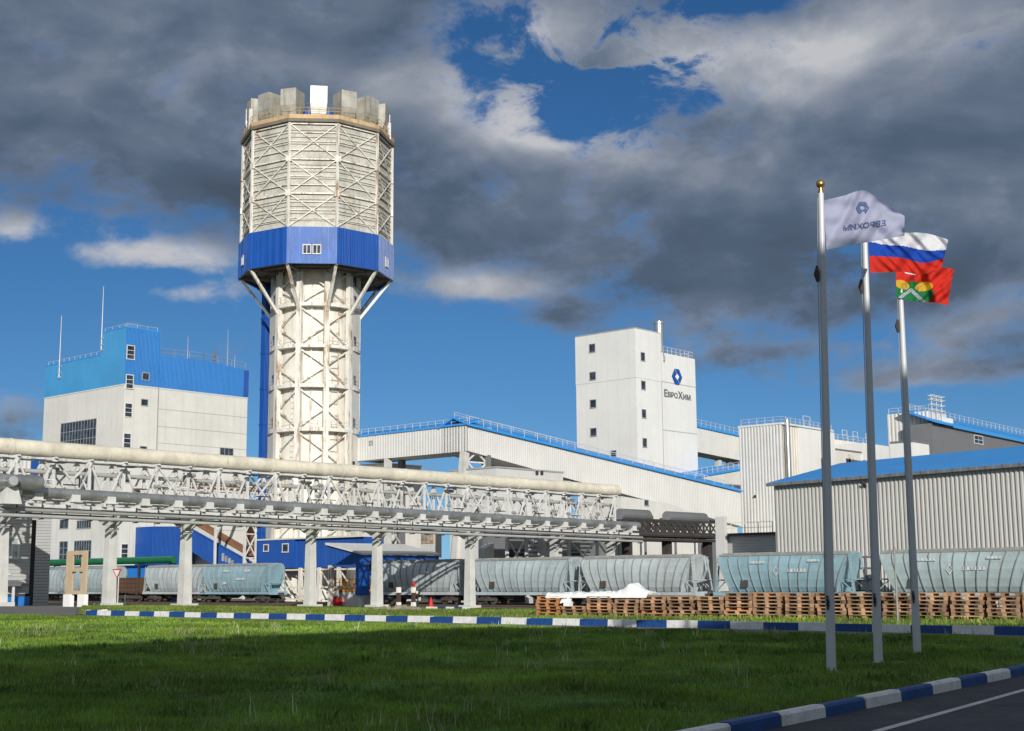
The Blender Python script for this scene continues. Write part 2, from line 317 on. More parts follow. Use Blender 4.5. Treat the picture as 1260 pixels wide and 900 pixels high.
M['stencil'] = paint('faded_stencil_paint', (0.60, 0.62, 0.61), rough=0.6, var=0.3, vscale=2.0)
M['rail'] = paint('worn_rail_steel', (0.16, 0.11, 0.08), rough=0.55, metal=0.4, var=0.2)

def grass_mat(name, a, b_, dry):
    m, nt, b, g = new_mat(name)
    ge = nt.nodes.new('ShaderNodeNewGeometry')
    ramp = nt.nodes.new('ShaderNodeValToRGB'); nt.links.new(ge.outputs['Random Per Island'], ramp.inputs[0])
    e = ramp.color_ramp.elements; e[0].color = (*a, 1); e[1].color = (*dry, 1); e[1].position = 1.0
    x = e.new(0.6); x.color = (*b_, 1); x = e.new(0.93); x.color = (*b_, 1)
    o = objco(nt); n = g.noise(o, 0.22, 4, 0.6)
    h = nt.nodes.new('ShaderNodeHueSaturation'); nt.links.new(ramp.outputs[0], h.inputs['Color'])
    n_b = g.noise(o, 0.9, 4, 0.65)
    nt.links.new(g.mul(g.smooth(n, 0.32, 0.68, 0.62, 1.3), g.smooth(n_b, 0.3, 0.7, 0.72, 1.25)), h.inputs['Value'])
    nt.links.new(g.smooth(g.noise(o, 0.35, 3, 0.6), 0.3, 0.7, 0.484, 0.510), h.inputs['Hue'])
    nt.links.new(h.outputs[0], b.inputs['Base Color']); b.inputs['Roughness'].default_value = 0.6
    b.inputs['Specular IOR Level'].default_value = 0.15
    tr = nt.nodes.new('ShaderNodeBsdfTranslucent'); nt.links.new(h.outputs[0], tr.inputs[0])
    mxs = nt.nodes.new('ShaderNodeMixShader'); mxs.inputs[0].default_value = 0.25
    out = nt.nodes['Material Output']
    nt.links.new(b.outputs[0], mxs.inputs[1]); nt.links.new(tr.outputs[0], mxs.inputs[2]); nt.links.new(mxs.outputs[0], out.inputs[0])
    return m
M['grass'] = grass_mat('lawn_grass', (0.08, 0.18, 0.026), (0.205, 0.32, 0.045), (0.33, 0.345, 0.11))
M['weed'] = grass_mat('broad_weed_leaves', (0.06, 0.14, 0.03), (0.12, 0.22, 0.05), (0.2, 0.25, 0.08))
M['grass_verge'] = grass_mat('verge_grass', (0.10, 0.17, 0.022), (0.19, 0.26, 0.05), (0.32, 0.29, 0.11))
M['stalk'] = grass_mat('dry_stalks', (0.30, 0.36, 0.16), (0.45, 0.46, 0.26), (0.50, 0.46, 0.28))

# ------------------------------------------------------------------ mesh building
OFF = {}
class MB:
    def __init__(s): s.v = []; s.f = []; s.mi = []; s.cur = 0
    def mat(s, i): s.cur = i; return s
    def add(s, vs, fs):
        b = len(s.v); s.v += [tuple(p) for p in vs]
        for f in fs: s.f.append([b+i for i in f]); s.mi.append(s.cur)
        return s
    def box(s, x0, x1, y0, y1, z0, z1):
        if x0 > x1: x0, x1 = x1, x0
        if y0 > y1: y0, y1 = y1, y0
        if z0 > z1: z0, z1 = z1, z0
        return s.add([(x0, y0, z0), (x1, y0, z0), (x1, y1, z0), (x0, y1, z0), (x0, y0, z1), (x1, y0, z1), (x1, y1, z1), (x0, y1, z1)],
                     [(0, 3, 2, 1), (4, 5, 6, 7), (0, 1, 5, 4), (1, 2, 6, 5), (2, 3, 7, 6), (3, 0, 4, 7)])
    def hexa(s, b, t):                             # 4 bottom points (ccw from above) and 4 top points
        return s.add(list(b)+list(t), [(0, 3, 2, 1), (4, 5, 6, 7), (0, 1, 5, 4), (1, 2, 6, 5), (2, 3, 7, 6), (3, 0, 4, 7)])
    def extr(s, poly, vec):                        # polygon (3D points) swept along vec
        n = len(poly); vec = Vector(vec); a = [Vector(p) for p in poly]; b = [p+vec for p in a]
        return s.add(a+b, [list(range(n))[::-1], [n+i for i in range(n)]] + [(i, (i+1) % n, n+(i+1) % n, n+i) for i in range(n)])
    def bar(s, p, q, w, h=None, up=(0, 0, 1)):
        h = h or w; p = Vector(p); q = Vector(q); d = q-p
        if d.length < 1e-6: return s
        d.normalize(); up = Vector(up)
        if abs(d.dot(up)) > 0.97: up = Vector((1, 0, 0))
        a = d.cross(up).normalized()*(w/2); b = a.cross(d).normalized()*(h/2)
        P = [p-a-b, p+a-b, p+a+b, p-a+b]; Q = [x+(q-p) for x in P]
        return s.add(P+Q, [(0, 1, 2, 3), (7, 6, 5, 4), (0, 4, 5, 1), (1, 5, 6, 2), (2, 6, 7, 3), (3, 7, 4, 0)])
    def tube(s, pts, r, n=8, cap=True):
        pts = [Vector(p) for p in pts]; rs = r if isinstance(r, (list, tuple)) else [r]*len(pts)
        rings = []
        ref = None
        for i, p in enumerate(pts):
            d = (pts[min(i+1, len(pts)-1)] - pts[max(i-1, 0)]).normalized()
            if ref is None:
                ref = Vector((0, 0, 1)) if abs(d.z) < 0.9 else Vector((1, 0, 0))
            a = d.cross(ref).normalized(); b = a.cross(d).normalized(); ref = b
            rings.append([p + a*(rs[i]*math.cos(2*math.pi*k/n)) + b*(rs[i]*math.sin(2*math.pi*k/n)) for k in range(n)])
        vs = [x for rg in rings for x in rg]; fs = []
        for i in range(len(pts)-1):
            for k in range(n): fs.append((i*n+k, (i+1)*n+k, (i+1)*n+(k+1) % n, i*n+(k+1) % n))
        if cap:
            fs.append(tuple(range(n))); fs.append(tuple(reversed([(len(pts)-1)*n+k for k in range(n)])))
        return s.add(vs, fs)
    def lathe(s, prof, cx, cy, n=24, a0=0.0, cap=True):   # prof [(r, z)]
        vs = []; fs = []
        for r, z in prof:
            for k in range(n): a = a0+2*math.pi*k/n; vs.append((cx+r*math.cos(a), cy+r*math.sin(a), z))
        for i in range(len(prof)-1):
            for k in range(n): fs.append((i*n+k, i*n+(k+1) % n, (i+1)*n+(k+1) % n, (i+1)*n+k))
        if cap: fs.append(tuple(reversed(range(n)))); fs.append(tuple((len(prof)-1)*n+k for k in range(n)))
        return s.add(vs, fs)
    def build(s, name, mats, parent=None, loc=None, rot=None, smooth=False, flip=True):
        me = bpy.data.meshes.new(name)
        if parent is not None: o3 = OFF[parent.name]
        else: o3 = Vector(loc) if loc is not None else Vector((0, 0, 0))
        me.from_pydata([(x-o3[0], y-o3[1], z-o3[2]) for x, y, z in s.v], [], s.f)
        mats = mats if isinstance(mats, (list, tuple)) else [mats]
        for mm in mats: me.materials.append(M[mm] if isinstance(mm, str) else mm)
        me.polygons.foreach_set('material_index', s.mi)
        if flip:
            bm = bmesh.new(); bm.from_mesh(me); bmesh.ops.recalc_face_normals(bm, faces=bm.faces); bm.to_mesh(me); bm.free()
        if smooth:
            for p in me.polygons: p.use_smooth = True
            try:
                me.set_sharp_from_angle(angle=R(40))
            except Exception: pass
        me.update()
        o = bpy.data.objects.new(name, me); col.objects.link(o)
        if parent is not None: o.parent = parent; OFF[o.name] = o3
        else: OFF[o.name] = o3
        return o
def tag(o, label=None, cat=None, group=None, kind=None):
    if label: o['label'] = label
    if cat: o['category'] = cat
    if group: o['group'] = group
    if kind: o['kind'] = kind
    return o
def place(o, v, u, z, rot=None):                   # plant coordinates -> world
    x, y = W(v, u); o.location = (x, y, z); o.rotation_euler = (0, 0, ROTZ if rot is None else rot)
def thing(name, label, cat, v, u, z=0.0, group=None):
    o = bpy.data.objects.new(name, None); col.objects.link(o); o.empty_display_size = 0.5
    place(o, v, u, z); OFF[o.name] = Vector((v, u, z)); return tag(o, label, cat, group)
def thing_w(name, label, cat, x, y, z=0.0, group=None, rot=0.0):   # world axes
    o = bpy.data.objects.new(name, None); col.objects.link(o); o.empty_display_size = 0.3
    o.location = (x, y, z); o.rotation_euler = (0, 0, rot); OFF[o.name] = Vector((x, y, z)) if rot == 0 else Vector((0, 0, 0)); return tag(o, label, cat, group)
def solo(mb, name, mats, label, cat, v, u, z, group=None, smooth=False):   # a thing that is one mesh, in plant coordinates
    o = mb.build(name, mats, None, (v, u, z), smooth=smooth); place(o, v, u, z); return tag(o, label, cat, group)
def copy_tree(o, parent=None):
    c = o.copy(); col.objects.link(c)
    if parent is not None: c.parent = parent
    OFF[c.name] = OFF.get(o.name, Vector((0, 0, 0)))
    for ch in list(o.children): copy_tree(ch, c)
    return c
def ground_mesh(mb, pts): pass

def corr(mb, p0, p1, z0, z1a, z1b, pitch=0.33, depth=0.07, nrm=(-1, 0)):
    """ribbed sheet wall from p0 to p1 (plan), bottom z0, top from z1a to z1b, ribs along nrm"""
    p0 = Vector(p0); p1 = Vector(p1); L = (p1-p0).length; d = (p1-p0)/L; nn = Vector(nrm)
    ss = []; k = 0
    n = max(1, int(L/pitch)); pt = L/n
    for i in range(n):
        b = i*pt
        ss += [(b, 0), (b+0.40*pt, 0), (b+0.52*pt, depth), (b+0.88*pt, depth)]
    ss.append((L, 0))
    vs = []; fs = []
    for t, h in ss:
        q = p0 + d*t + nn*h; zt = z1a + (z1b-z1a)*t/L
        vs.append((q.x, q.y, z0)); vs.append((q.x, q.y, zt))
    for i in range(len(ss)-1): fs.append((2*i, 2*i+2, 2*i+3, 2*i+1))
    mb.add(vs, fs)

def window(parent, plane, val, px0, px1, py0, py1, nx=1, nz=1, fr='frame', gl='glass', proud=0.05, fw=0.12, sign=-1):
    """window on the wall v=val or u=val seen at these photo pixels; frame and mullions a sub-part"""
    P = PV if plane == 'v' else PU
    ym = (py0+py1)/2; xm = (px0+px1)/2
    a = P(px0, ym, val); b = P(px1, ym, val); z1 = P(xm, py0, val).z; z0 = P(xm, py1, val).z
    i = 1 if plane == 'v' else 0
    s0, s1 = sorted((a[i], b[i]))
    return window_at(parent, plane, val, s0, s1, z0, z1, nx, nz, fr, gl, proud, fw, sign)
def window_at(parent, plane, val, s0, s1, z0, z1, nx=1, nz=1, fr='frame', gl='glass', proud=0.05, fw=0.12, sign=-1):
    def bx(mb, sa, sb, za, zb, d0, d1):
        d0, d1 = val+sign*d0, val+sign*d1
        if plane == 'v': mb.box(d0, d1, sa, sb, za, zb)
        else: mb.box(sa, sb, d0, d1, za, zb)
    g_ = MB(); bx(g_, s0, s1, z0, z1, -0.1, proud*0.4)
    w = g_.build('window', gl, parent)
    f_ = MB()
    bx(f_, s0-fw, s1+fw, z1, z1+fw, -0.05, proud+0.03); bx(f_, s0-fw, s1+fw, z0-fw, z0, -0.05, proud+0.06)
    bx(f_, s0-fw, s0, z0, z1, -0.05, proud); bx(f_, s1, s1+fw, z0, z1, -0.05, proud)
    mw = fw*0.6
    for k in range(1, nx):
        c = s0+(s1-s0)*k/nx; bx(f_, c-mw/2, c+mw/2, z0, z1, -0.05, proud-0.008)
    for k in range(1, nz):
        c = z0+(z1-z0)*k/nz; bx(f_, s0, s1, c-mw/2, c+mw/2, -0.05, proud-0.014)
    f_.build('frame', fr, w)
    return w

def railing(mb, pts, h=1.1, step=2.0, t=0.06, rails=2):
    pts = [Vector(p) for p in pts]
    for a, b in zip(pts[:-1], pts[1:]):
        n = max(1, int((b-a).length/step))
        for k in range(n+1):
            p = a+(b-a)*k/n; mb.bar(p, p+Vector((0, 0, h)), t, t)
        for r in range(rails):
            z = Vector((0, 0, h*(r+1)/rails)); mb.bar(a+z, b+z, t*0.8, t*0.8)

def text_mesh(s, size=1.0, bold=0.02, extrude=0.0):
    cu = bpy.data.curves.new('lettering', 'FONT'); cu.body = s; cu.size = size; cu.offset = bold; cu.extrude = extrude; cu.resolution_u = 3
    to = bpy.data.objects.new('lettering', cu); col.objects.link(to)
    dg = bpy.context.evaluated_depsgraph_get()
    me = bpy.data.meshes.new_from_object(to.evaluated_get(dg))
    bpy.data.objects.remove(to); bpy.data.curves.remove(cu)
    vs = [v.co.copy() for v in me.vertices]; fs = [list(p.vertices) for p in me.polygons]
    bpy.data.meshes.remove(me)
    return vs, fs
def text_run(chunks, gap=0.06):
    """chunks (text, size) set one after another on a baseline; returns verts, faces, width"""
    V, F, x = [], [], 0.0
    for s, size in chunks:
        vs, fs = text_mesh(s, size, 0.03*size)
        if not vs: continue
        x0 = min(v.x for v in vs); x1 = max(v.x for v in vs)
        b = len(V); V += [Vector((v.x-x0+x, v.y, v.z)) for v in vs]; F += [[b+i for i in f] for f in fs]
        x += x1-x0+gap
    return V, F, x-gap

# ================================================================== THE PLANT
Z0 = -0.2
def PG(px, py):                                    # point of the ground seen at this pixel
    z = 1.0
    for _ in range(30):
        p = PZ(px, py, z); z = 0.6*z+0.4*gz(p.x)
    return p

# ------------------------------------------------------------------ granulation tower
TA = PD(386.5, 520, 185.0); TV, TU = TA.x, TA.y
tower = thing('granulation_tower', 'tall white cylindrical tower with ten-sided head, blue band and crown of vents', 'tower', TV, TU, Z0)
toc = math.atan2(-TU, -TV)                          # direction towards the camera, in plant axes
A0_ = toc - R(3.5)
def tz(y, depth): return PD(386.5, y, depth).z
def tp(r, a, z): return (TV+r*math.cos(a), TU+r*math.sin(a), z)
NF = 10; HALF = math.pi/NF
def va(k): return A0_ + HALF + 2*HALF*k            # corner angle k (between facet k and k+1)
RB = 93.0/1680*186/math.cos(R(3)) ; AP = RB*math.cos(HALF)
zt = tz(152, 185-AP); zb = tz(280, 185-AP); zbb = tz(325, 185-AP)
# concrete slab cladding in three tiers of lapped boards
nb = 15
for k in range(NF):
    a0, a1 = va(k-1), va(k)
    mb = MB()
    for i in range(nb):
        z0 = zb + (zt-zb)*i/nb; z1 = zb + (zt-zb)*(i+1)/nb
        ro, ri = RB-0.10, RB-0.26
        A, B = tp(ro, a0, z0+0.02), tp(ro, a1, z0+0.02); C, D = tp(ri, a1, z1+0.05), tp(ri, a0, z1+0.05)
        A2, B2 = tp(RB-0.5, a0, z0+0.02), tp(RB-0.5, a1, z0+0.02); C2, D2 = tp(RB-0.5, a1, z1+0.05), tp(RB-0.5, a0, z1+0.05)
        mb.hexa([A, B, B2, A2], [D, C, C2, D2])
    mb.build('slab_cladding', 'slab', tower)
    # steel lattice standing proud of the boards
    fb_ = MB()
    tiers = [zb+0.1, zb+(zt-zb)*0.325, zb+(zt-zb)*0.655, zt-0.05]
    ro = RB+0.02
    for i in range(3):
        p00, p10 = Vector(tp(ro, a0, tiers[i])), Vector(tp(ro, a1, tiers[i])); p01, p11 = Vector(tp(ro, a0, tiers[i+1])), Vector(tp(ro, a1, tiers[i+1]))
        inw = Vector((math.cos((a0+a1)/2), math.sin((a0+a1)/2), 0))*0.04
        fb_.bar(p00, p11, 0.11, 0.12); fb_.bar(p10-inw, p01-inw, 0.11, 0.12)
        fb_.bar(p01, p11, 0.15, 0.2)
        for q in (0.25, 0.5, 0.75): fb_.bar(p00.lerp(p01, q)-inw, p10.lerp(p11, q)-inw, 0.09, 0.09)
    fb_.build('lattice_frame', 'towerframe', tower)
    cp = MB(); cp.bar(tp(RB+0.06, va(k), zb-0.1), tp(RB+0.06, va(k), zt+0.15), 0.3, 0.3)
    for zz in tiers[1:3]: cp.bar(tp(RB+0.12, va(k), zz-0.4), tp(RB+0.12, va(k), zz+0.4), 0.75, 0.25, up=(math.cos(va(k)), math.sin(va(k)), 0))
    cp.build('corner_post', 'towerframe', tower)
# dark core, roof slab, parapet
mb = MB(); mb.lathe([(RB-0.5, zb-0.3), (RB-0.5, zt+0.25)], TV, TU, NF, va(0)); mb.build('head_core', 'darksoffit', tower)
mb = MB(); mb.lathe([(RB+0.45, zt+0.12), (RB+0.5, zt+0.55)], TV, TU, NF, va(0)); mb.build('roof_slab', 'darksoffit', tower)
mb = MB()
for k in range(NF):
    a0, a1 = va(k-1), va(k)
    r1, r2 = RB+0.35, RB+0.2
    mb.hexa([tp(r1, a0, zt+0.55), tp(r1, a1, zt+0.55), tp(r2-0.1, a1, zt+0.55), tp(r2-0.1, a0, zt+0.55)], [tp(r1, a0, zt+1.15), tp(r1, a1, zt+1.15), tp(r2-0.1, a1, zt+1.15), tp(r2-0.1, a0, zt+1.15)])
mb.build('parapet', 'parapet', tower)
mb = MB()
pr = [tp(RB+0.25, va(k), zt+1.15) for k in range(NF+1)]
railing(mb, pr, 0.95, 1.3, 0.05, 2); mb.build('roof_railing', 'parapet', tower)
mb = MB(); rin = RB-3.6
mb.lathe([(rin, zt+0.4), (rin, zt+2.9), (rin-0.5, zt+3.0)], TV, TU, 24); mb.build('roof_drum', 'blue', tower)
mb = MB(); railing(mb, [tp(rin, 2*math.pi*k/20, zt+3.0) for k in range(21)], 0.9, 3.0, 0.05, 2); mb.build('drum_railing', 'slate', tower)
# exhaust hoods round the roof: leaning boxes that widen and turn upright
for k in range(15):
    a = toc + R(24)*k
    er = Vector((math.cos(a), math.sin(a), 0)); et = Vector((-math.sin(a), math.cos(a), 0)); c = Vector((TV, TU, 0))
    big = 1.0 if k % 3 else 1.04
    hb, hm, ht = zt+0.5, zt+2.7*big, zt+5.0*big
    rw = 1.12
    def ringp(r0_, r1_, w, z): return [c+er*r1_-et*w+Vector((0, 0, z)), c+er*r1_+et*w+Vector((0, 0, z)), c+er*r0_+et*w+Vector((0, 0, z)), c+er*r0_-et*w+Vector((0, 0, z))]
    ro = RB-0.75
    L0 = ringp(ro-1.2, ro-0.35, rw*0.82, hb); L1 = ringp(ro-2.3, ro+0.45, rw, hm); L2 = ringp(ro-2.4, ro+0.45, rw, ht)
    mb = MB(); mb.add(L0+L1+L2, [(i, (i+1) % 4, 4+(i+1) % 4, 4+i) for i in range(4)] + [(4+i, 4+(i+1) % 4, 8+(i+1) % 4, 8+i) for i in range(4)] + [(11, 10, 9, 8)])
    mb.build('exhaust_hood', 'vent_new' if k in (0,) else 'vent', tower)
mb = MB()
for a, h in ((A0_+R(-62), 3.0), (A0_+R(80), 2.4)):
    p = tp(RB-0.2, a, zt+0.6); mb.bar(p, (p[0], p[1], p[2]+h), 0.35, 0.35)
mb.build('vent_post', 'vent_new', tower)
# blue band, one sheet per face
for k in range(NF):
    a0, a1 = va(k-1), va(k)
    ro = RB+0.38; mb = MB()
    n = 22
    for i in range(n):
        b0, b1 = i/n, (i+1)/n; off = 0.05 if i % 2 else 0.0
        P0, P1 = Vector(tp(ro, a0, 0)), Vector(tp(ro, a1, 0)); nn = ((P0+P1)/2-Vector((TV, TU, 0))).normalized()
        q0, q1 = P0.lerp(P1, b0)+nn*off, P0.lerp(P1, b1)+nn*off; w = nn*0.3
        mb.hexa([q0+Vector((0, 0, zbb)), q1+Vector((0, 0, zbb)), q1-w+Vector((0, 0, zbb)), q0-w+Vector((0, 0, zbb))],
                [q0+Vector((0, 0, zb)), q1+Vector((0, 0, zb)), q1-w+Vector((0, 0, zb)), q0-w+Vector((0, 0, zb))])
    bnd = mb.build('band_panel', 'blue_streaky' if k in (0, 7) else ('blue_pale' if k == 2 else 'blue'), tower)
    if k in (0, 2, 8, 5):
        P0, P1 = Vector(tp(ro+0.08, a0, 0)), Vector(tp(ro+0.08, a1, 0)); et = (P1-P0).normalized(); nn = Vector((et.y, -et.x, 0))
        if nn.dot(P0-Vector((TV, TU, 0))) < 0: nn = -nn
        mid = P0.lerp(P1, 0.5); zc = zbb+(zb-zbb)*0.38
        for s in ((-0.72, 0.72) if k == 0 else (0.0,)):
            g_ = MB(); cc = mid+et*s*0.9
            g_.extr([cc-et*0.45+nn*0.02+Vector((0, 0, zc-0.55)), cc+et*0.45+nn*0.02+Vector((0, 0, zc-0.55)), cc+et*0.45+nn*0.02+Vector((0, 0, zc+0.55)), cc-et*0.45+nn*0.02+Vector((0, 0, zc+0.55))], -nn*0.1)
            w = g_.build('window', 'glass', tower)
            f_ = MB(); zv = Vector((0, 0, 1))
            for sa, sb in ((-0.55, 0.55),):
                f_.bar(cc+et*sa+zv*(zc-0.6), cc+et*sb+zv*(zc-0.6), 0.16, 0.12); f_.bar(cc+et*sa+zv*(zc+0.6), cc+et*sb+zv*(zc+0.6), 0.16, 0.12)
            for q in (-0.5, 0, 0.5): f_.bar(cc+et*q+zv*(zc-0.6), cc+et*q+zv*(zc+0.6), 0.12, 0.12)
            f_.build('frame', 'frame', w)
mb = MB(); mb.lathe([(5.0, zbb+0.35), (RB+0.2, zbb+0.35), (RB+0.2, zbb+0.6), (5.0, zbb+0.6)], TV, TU, NF, va(0), cap=False); mb.build('head_soffit', 'darksoffit', tower)
mb = MB()
for k in range(NF):
    mb.bar(tp(4.9, va(k), zbb+0.1), tp(RB+0.3, va(k), zbb+0.1), 0.35, 0.5)
    for f in (0.35, 0.7):
        r_ = 4.9+(RB-4.9)*f; mb.bar(tp(r_, va(k-1), zbb+0.15), tp(r_, va(k), zbb+0.15), 0.2, 0.3)
mb.build('soffit_beams', 'darksoffit', tower)
# shaft
RS, RC = 5.05, 5.85
ztop = zbb+0.5
mb = MB(); mb.lathe([(RS, Z0), (RS, ztop)], TV, TU, 40); mb.build('shaft', 'towerwhite', tower, smooth=True)
rings = [tz(y, 179.0) for y in (373, 424, 473, 527, 581, 636, 690)]
lev = [ztop]+rings+[Z0+0.2]
for i, zz in enumerate(rings):
    mb = MB(); mb.lathe([(RS, zz-0.35), (RC+0.35, zz-0.35), (RC+0.35, zz+0.1), (RS, zz+0.1)], TV, TU, 40, cap=False); rg = mb.build('ring_gallery', 'towerframe', tower)
    mb = MB(); railing(mb, [tp(RC+0.28, 2*math.pi*q/20, zz+0.1) for q in range(21)], 1.0, 1.0, 0.045, 2); mb.build('railing', 'towerframe', rg)
for k in range(NF):
    mb = MB(); mb.bar(tp(RC, va(k), Z0), tp(RC, va(k), ztop), 0.72, 0.62, up=(math.cos(va(k)), math.sin(va(k)), 0)); mb.build('column', 'towerframe', tower)
mb = MB()
for i in range(len(lev)-1):
    za, zc = lev[i]-0.4, lev[i+1]+0.15; zm = (za+zc)/2
    for k in range(NF):
        if k % 2: continue
        for dk in (-1, 1):
            for zz in (za, zc): mb.bar(tp(RC-0.1, va(k), zm), tp(RC-0.1, va(k+dk), zz), 0.17, 0.17)
mb.build('shaft_bracing', 'towerframe', tower)
# raking struts under the head
for k in range(NF):
    mb = MB(); mb.bar(tp(RC+0.2, va(k), rings[0]-1.0), tp(RB+0.1, va(k), zbb+0.15), 0.35, 0.35); mb.build('raking_strut', 'towerframe', tower)
# enclosed stair strips at both sides with small windows
for s, (ka, kb) in enumerate(((-3, -2), (1, 2))):
    a0, a1 = va(ka)+R(3), va(kb)-R(2)
    mb = MB(); r1 = RC+0.32
    mb.hexa([tp(r1, a0, Z0), tp(r1, a1, Z0), tp(RS, a1, Z0), tp(RS, a0, Z0)], [tp(r1, a0, ztop-2.0), tp(r1, a1, ztop-2.0), tp(RS, a1, ztop-2.0), tp(RS, a0, ztop-2.0)])
    pn = mb.build('stair_panel', 'towerwhite', tower)
    am = a0*0.45+a1*0.55; P0, P1 = Vector(tp(r1, a0, 0)), Vector(tp(r1, a1, 0)); et = (P1-P0).normalized(); cc = P0.lerp(P1, 0.5)
    for zz in rings[:6]:
        w = MB(); nn = (cc-Vector((TV, TU, 0))).normalized()
        for q in (0.35,) if s == 0 else (-0.35,):
            p = cc+et*q*2; w.bar(p+nn*0.0+Vector((0, 0, zz+0.5)), p+Vector((0, 0, zz+1.7)), 0.8, 0.14, up=tuple(nn))
        w.build('window', 'glass', pn)
mb = MB()
for rr in range(24):
    zz = rings[5]+ (rings[2]-rings[5])*rr/24; a = A0_+R(-30); mb.bar(tp(RS+0.25, a-0.05, zz), tp(RS+0.25, a+0.05, zz), 0.05, 0.05)
for da in (-0.05, 0.05): mb.bar(tp(RS+0.25, A0_+R(-30)+da, rings[5]), tp(RS+0.25, A0_+R(-30)+da, rings[2]), 0.06, 0.06)
for zz in np.arange(rings[6], rings[0], 1.6):
    a = A0_+R(32); mb.bar(tp(RS+0.25, a-0.08, zz), tp(RS+0.25, a+0.12, zz), 0.08, 0.08)
mb.build('ladder', 'towerframe', tower)
mb = MB()
for a in (A0_+R(40), A0_+R(-2), A0_+R(-14)): mb.tube([tp(RS+0.2, a, Z0), tp(RS+0.2, a, rings[0])], 0.1, 6)
mb.build('riser_pipe', 'towerframe', tower)
# blue duct climbing beside the shaft
c = PD(326.2, 450, 189.0)
mb = MB(); w = 0.46; ztd = tz(345, 188)
mb.box(c.x-w, c.x+w, c.y-w, c.y+w, Z0, ztd)
for zz in np.arange(4, ztd-1, 5.0): mb.box(c.x-w-0.06, c.x+w+0.06, c.y-w-0.06, c.y+w+0.06, zz, zz+0.22)
mb.bar((c.x, c.y, ztd-1.5), tp(RS, math.atan2(c.y-TU, c.x-TV), ztd-1.5), 0.8, 0.8)
solo(mb, 'lift_shaft', 'blue', 'narrow blue shaft rising along the left side of the tall white tower', 'lift shaft', c.x, c.y, Z0)

# ------------------------------------------------------------------ white and sky-blue production building on the left
BV = 116.0
c0 = PV(150, 560, BV); BU = c0.y
uL = PV(51.5, 560, BV).y; vR = PU(303, 560, BU).x; vS = PU(193.5, 520, BU).x; uS = PV(124, 460, BV).y
zTall = PV(150, 404.5, BV).z; zBand = PV(149.5, 473, BV).z
zRoofL = PV(90, 444.5, BV).z; zRoof0 = PU(194, 437.5, BU).z; zRoof1 = PU(302, 456, BU).z
bl = thing('production_building', 'large white building with sky-blue top storey and stair block at its corner', 'building', BV, BU, Z0)
mb = MB(); mb.box(BV, vR, BU, uL, Z0, zBand); mb.build('lower_wall', 'clad', bl)
mb = MB(); mb.mat(0)
e_ = 0.06
mb.hexa([(BV-e_, uS, zBand), (BV-e_, uL, zBand), (vR, uL, zBand), (vR, uS, zBand)][::-1], [(BV-e_, uS, zRoofL), (BV-e_, uL, zRoofL), (vR, uL, zRoofL), (vR, uS, zRoofL)][::-1])
mb.build('blue_wall', 'skyblue', bl)
mb = MB(); mb.box(BV-e_, vS, BU-e_, uS, zBand, zTall); st = mb.build('stair_block', ['skyblue'], bl)
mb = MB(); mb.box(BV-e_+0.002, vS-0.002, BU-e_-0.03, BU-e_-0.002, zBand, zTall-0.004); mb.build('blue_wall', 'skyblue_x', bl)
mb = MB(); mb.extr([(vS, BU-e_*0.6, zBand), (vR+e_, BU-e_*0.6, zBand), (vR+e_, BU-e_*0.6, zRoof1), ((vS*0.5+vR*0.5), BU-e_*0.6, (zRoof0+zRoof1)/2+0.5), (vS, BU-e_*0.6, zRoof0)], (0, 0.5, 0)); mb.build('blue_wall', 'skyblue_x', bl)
mb = MB(); mb.box(vR-0.9, vR+e_+0.03, BU-e_*0.6-0.05, BU+0.8, zBand, zRoof1-0.02); mb.build('corner_trim', 'blue', bl)
mb = MB()
mb.box(BV-e_-0.05, vS+0.05, BU-e_-0.05, uS+0.05, zTall, zTall+0.18)
mb.box(BV-e_-0.05, BV+0.4, uS+0.06, uL+0.05, zRoofL, zRoofL+0.16)
mb.build('coping', 'blueroof', bl)
mb = MB(); mb.box(BV-e_-0.02, BV-0.02, BU-e_, uL, zBand-0.16, zBand-0.004); mb.box(BV-e_, vR+e_, BU-e_-0.02, BU-0.02, zBand-0.16, zBand-0.004); mb.build('band_trim', 'frame', bl)
mb = MB()
for y_, z_ in ((508, 0), (529, 0), (549, 0), (575, 0), (600, 0), (625, 0), (652, 0)):
    z = PU(240, y_, BU).z; mb.box(vS+0.1, vR, BU-0.025, BU+0.05, z, z+0.07)
mb.box(vS-0.08, vS+0.08, BU-0.09, BU+0.05, Z0, zBand)
mb.build('panel_joint', 'frame_grey', bl)
mb = MB(); railing(mb, [(vS+0.3, BU+0.4, zRoof0), ((vS+vR)/2, BU+0.4, (zRoof0+zRoof1)/2+0.45), (vR-0.3, BU+0.4, zRoof1)], 1.3, 2.2, 0.07, 2); mb.build('roof_railing', 'thin', bl)
mb = MB(); railing(mb, [(BV+0.3, uS+0.3, zRoofL), (BV+0.3, uL-0.3, zRoofL)], 0.75, 1.6, 0.05, 1); railing(mb, [(BV+0.3, uS-0.3, zTall), (BV+0.3, BU+0.3, zTall), (vS-0.3, BU+0.3, zTall)], 0.7, 1.6, 0.05, 1); mb.build('roof_railing', 'railing', bl)
for a in ((75, 118, 519, 552, 12, 3), (93, 116, 577, 604, 7, 1), (95, 112, 641, 650, 6, 1), (74, 84, 640, 650, 2, 1), (73.5, 83, 667, 690, 2, 3), (91.5, 112, 666, 690, 7, 2)):
    window(bl, 'v', BV, *a, fr='frame_grey')
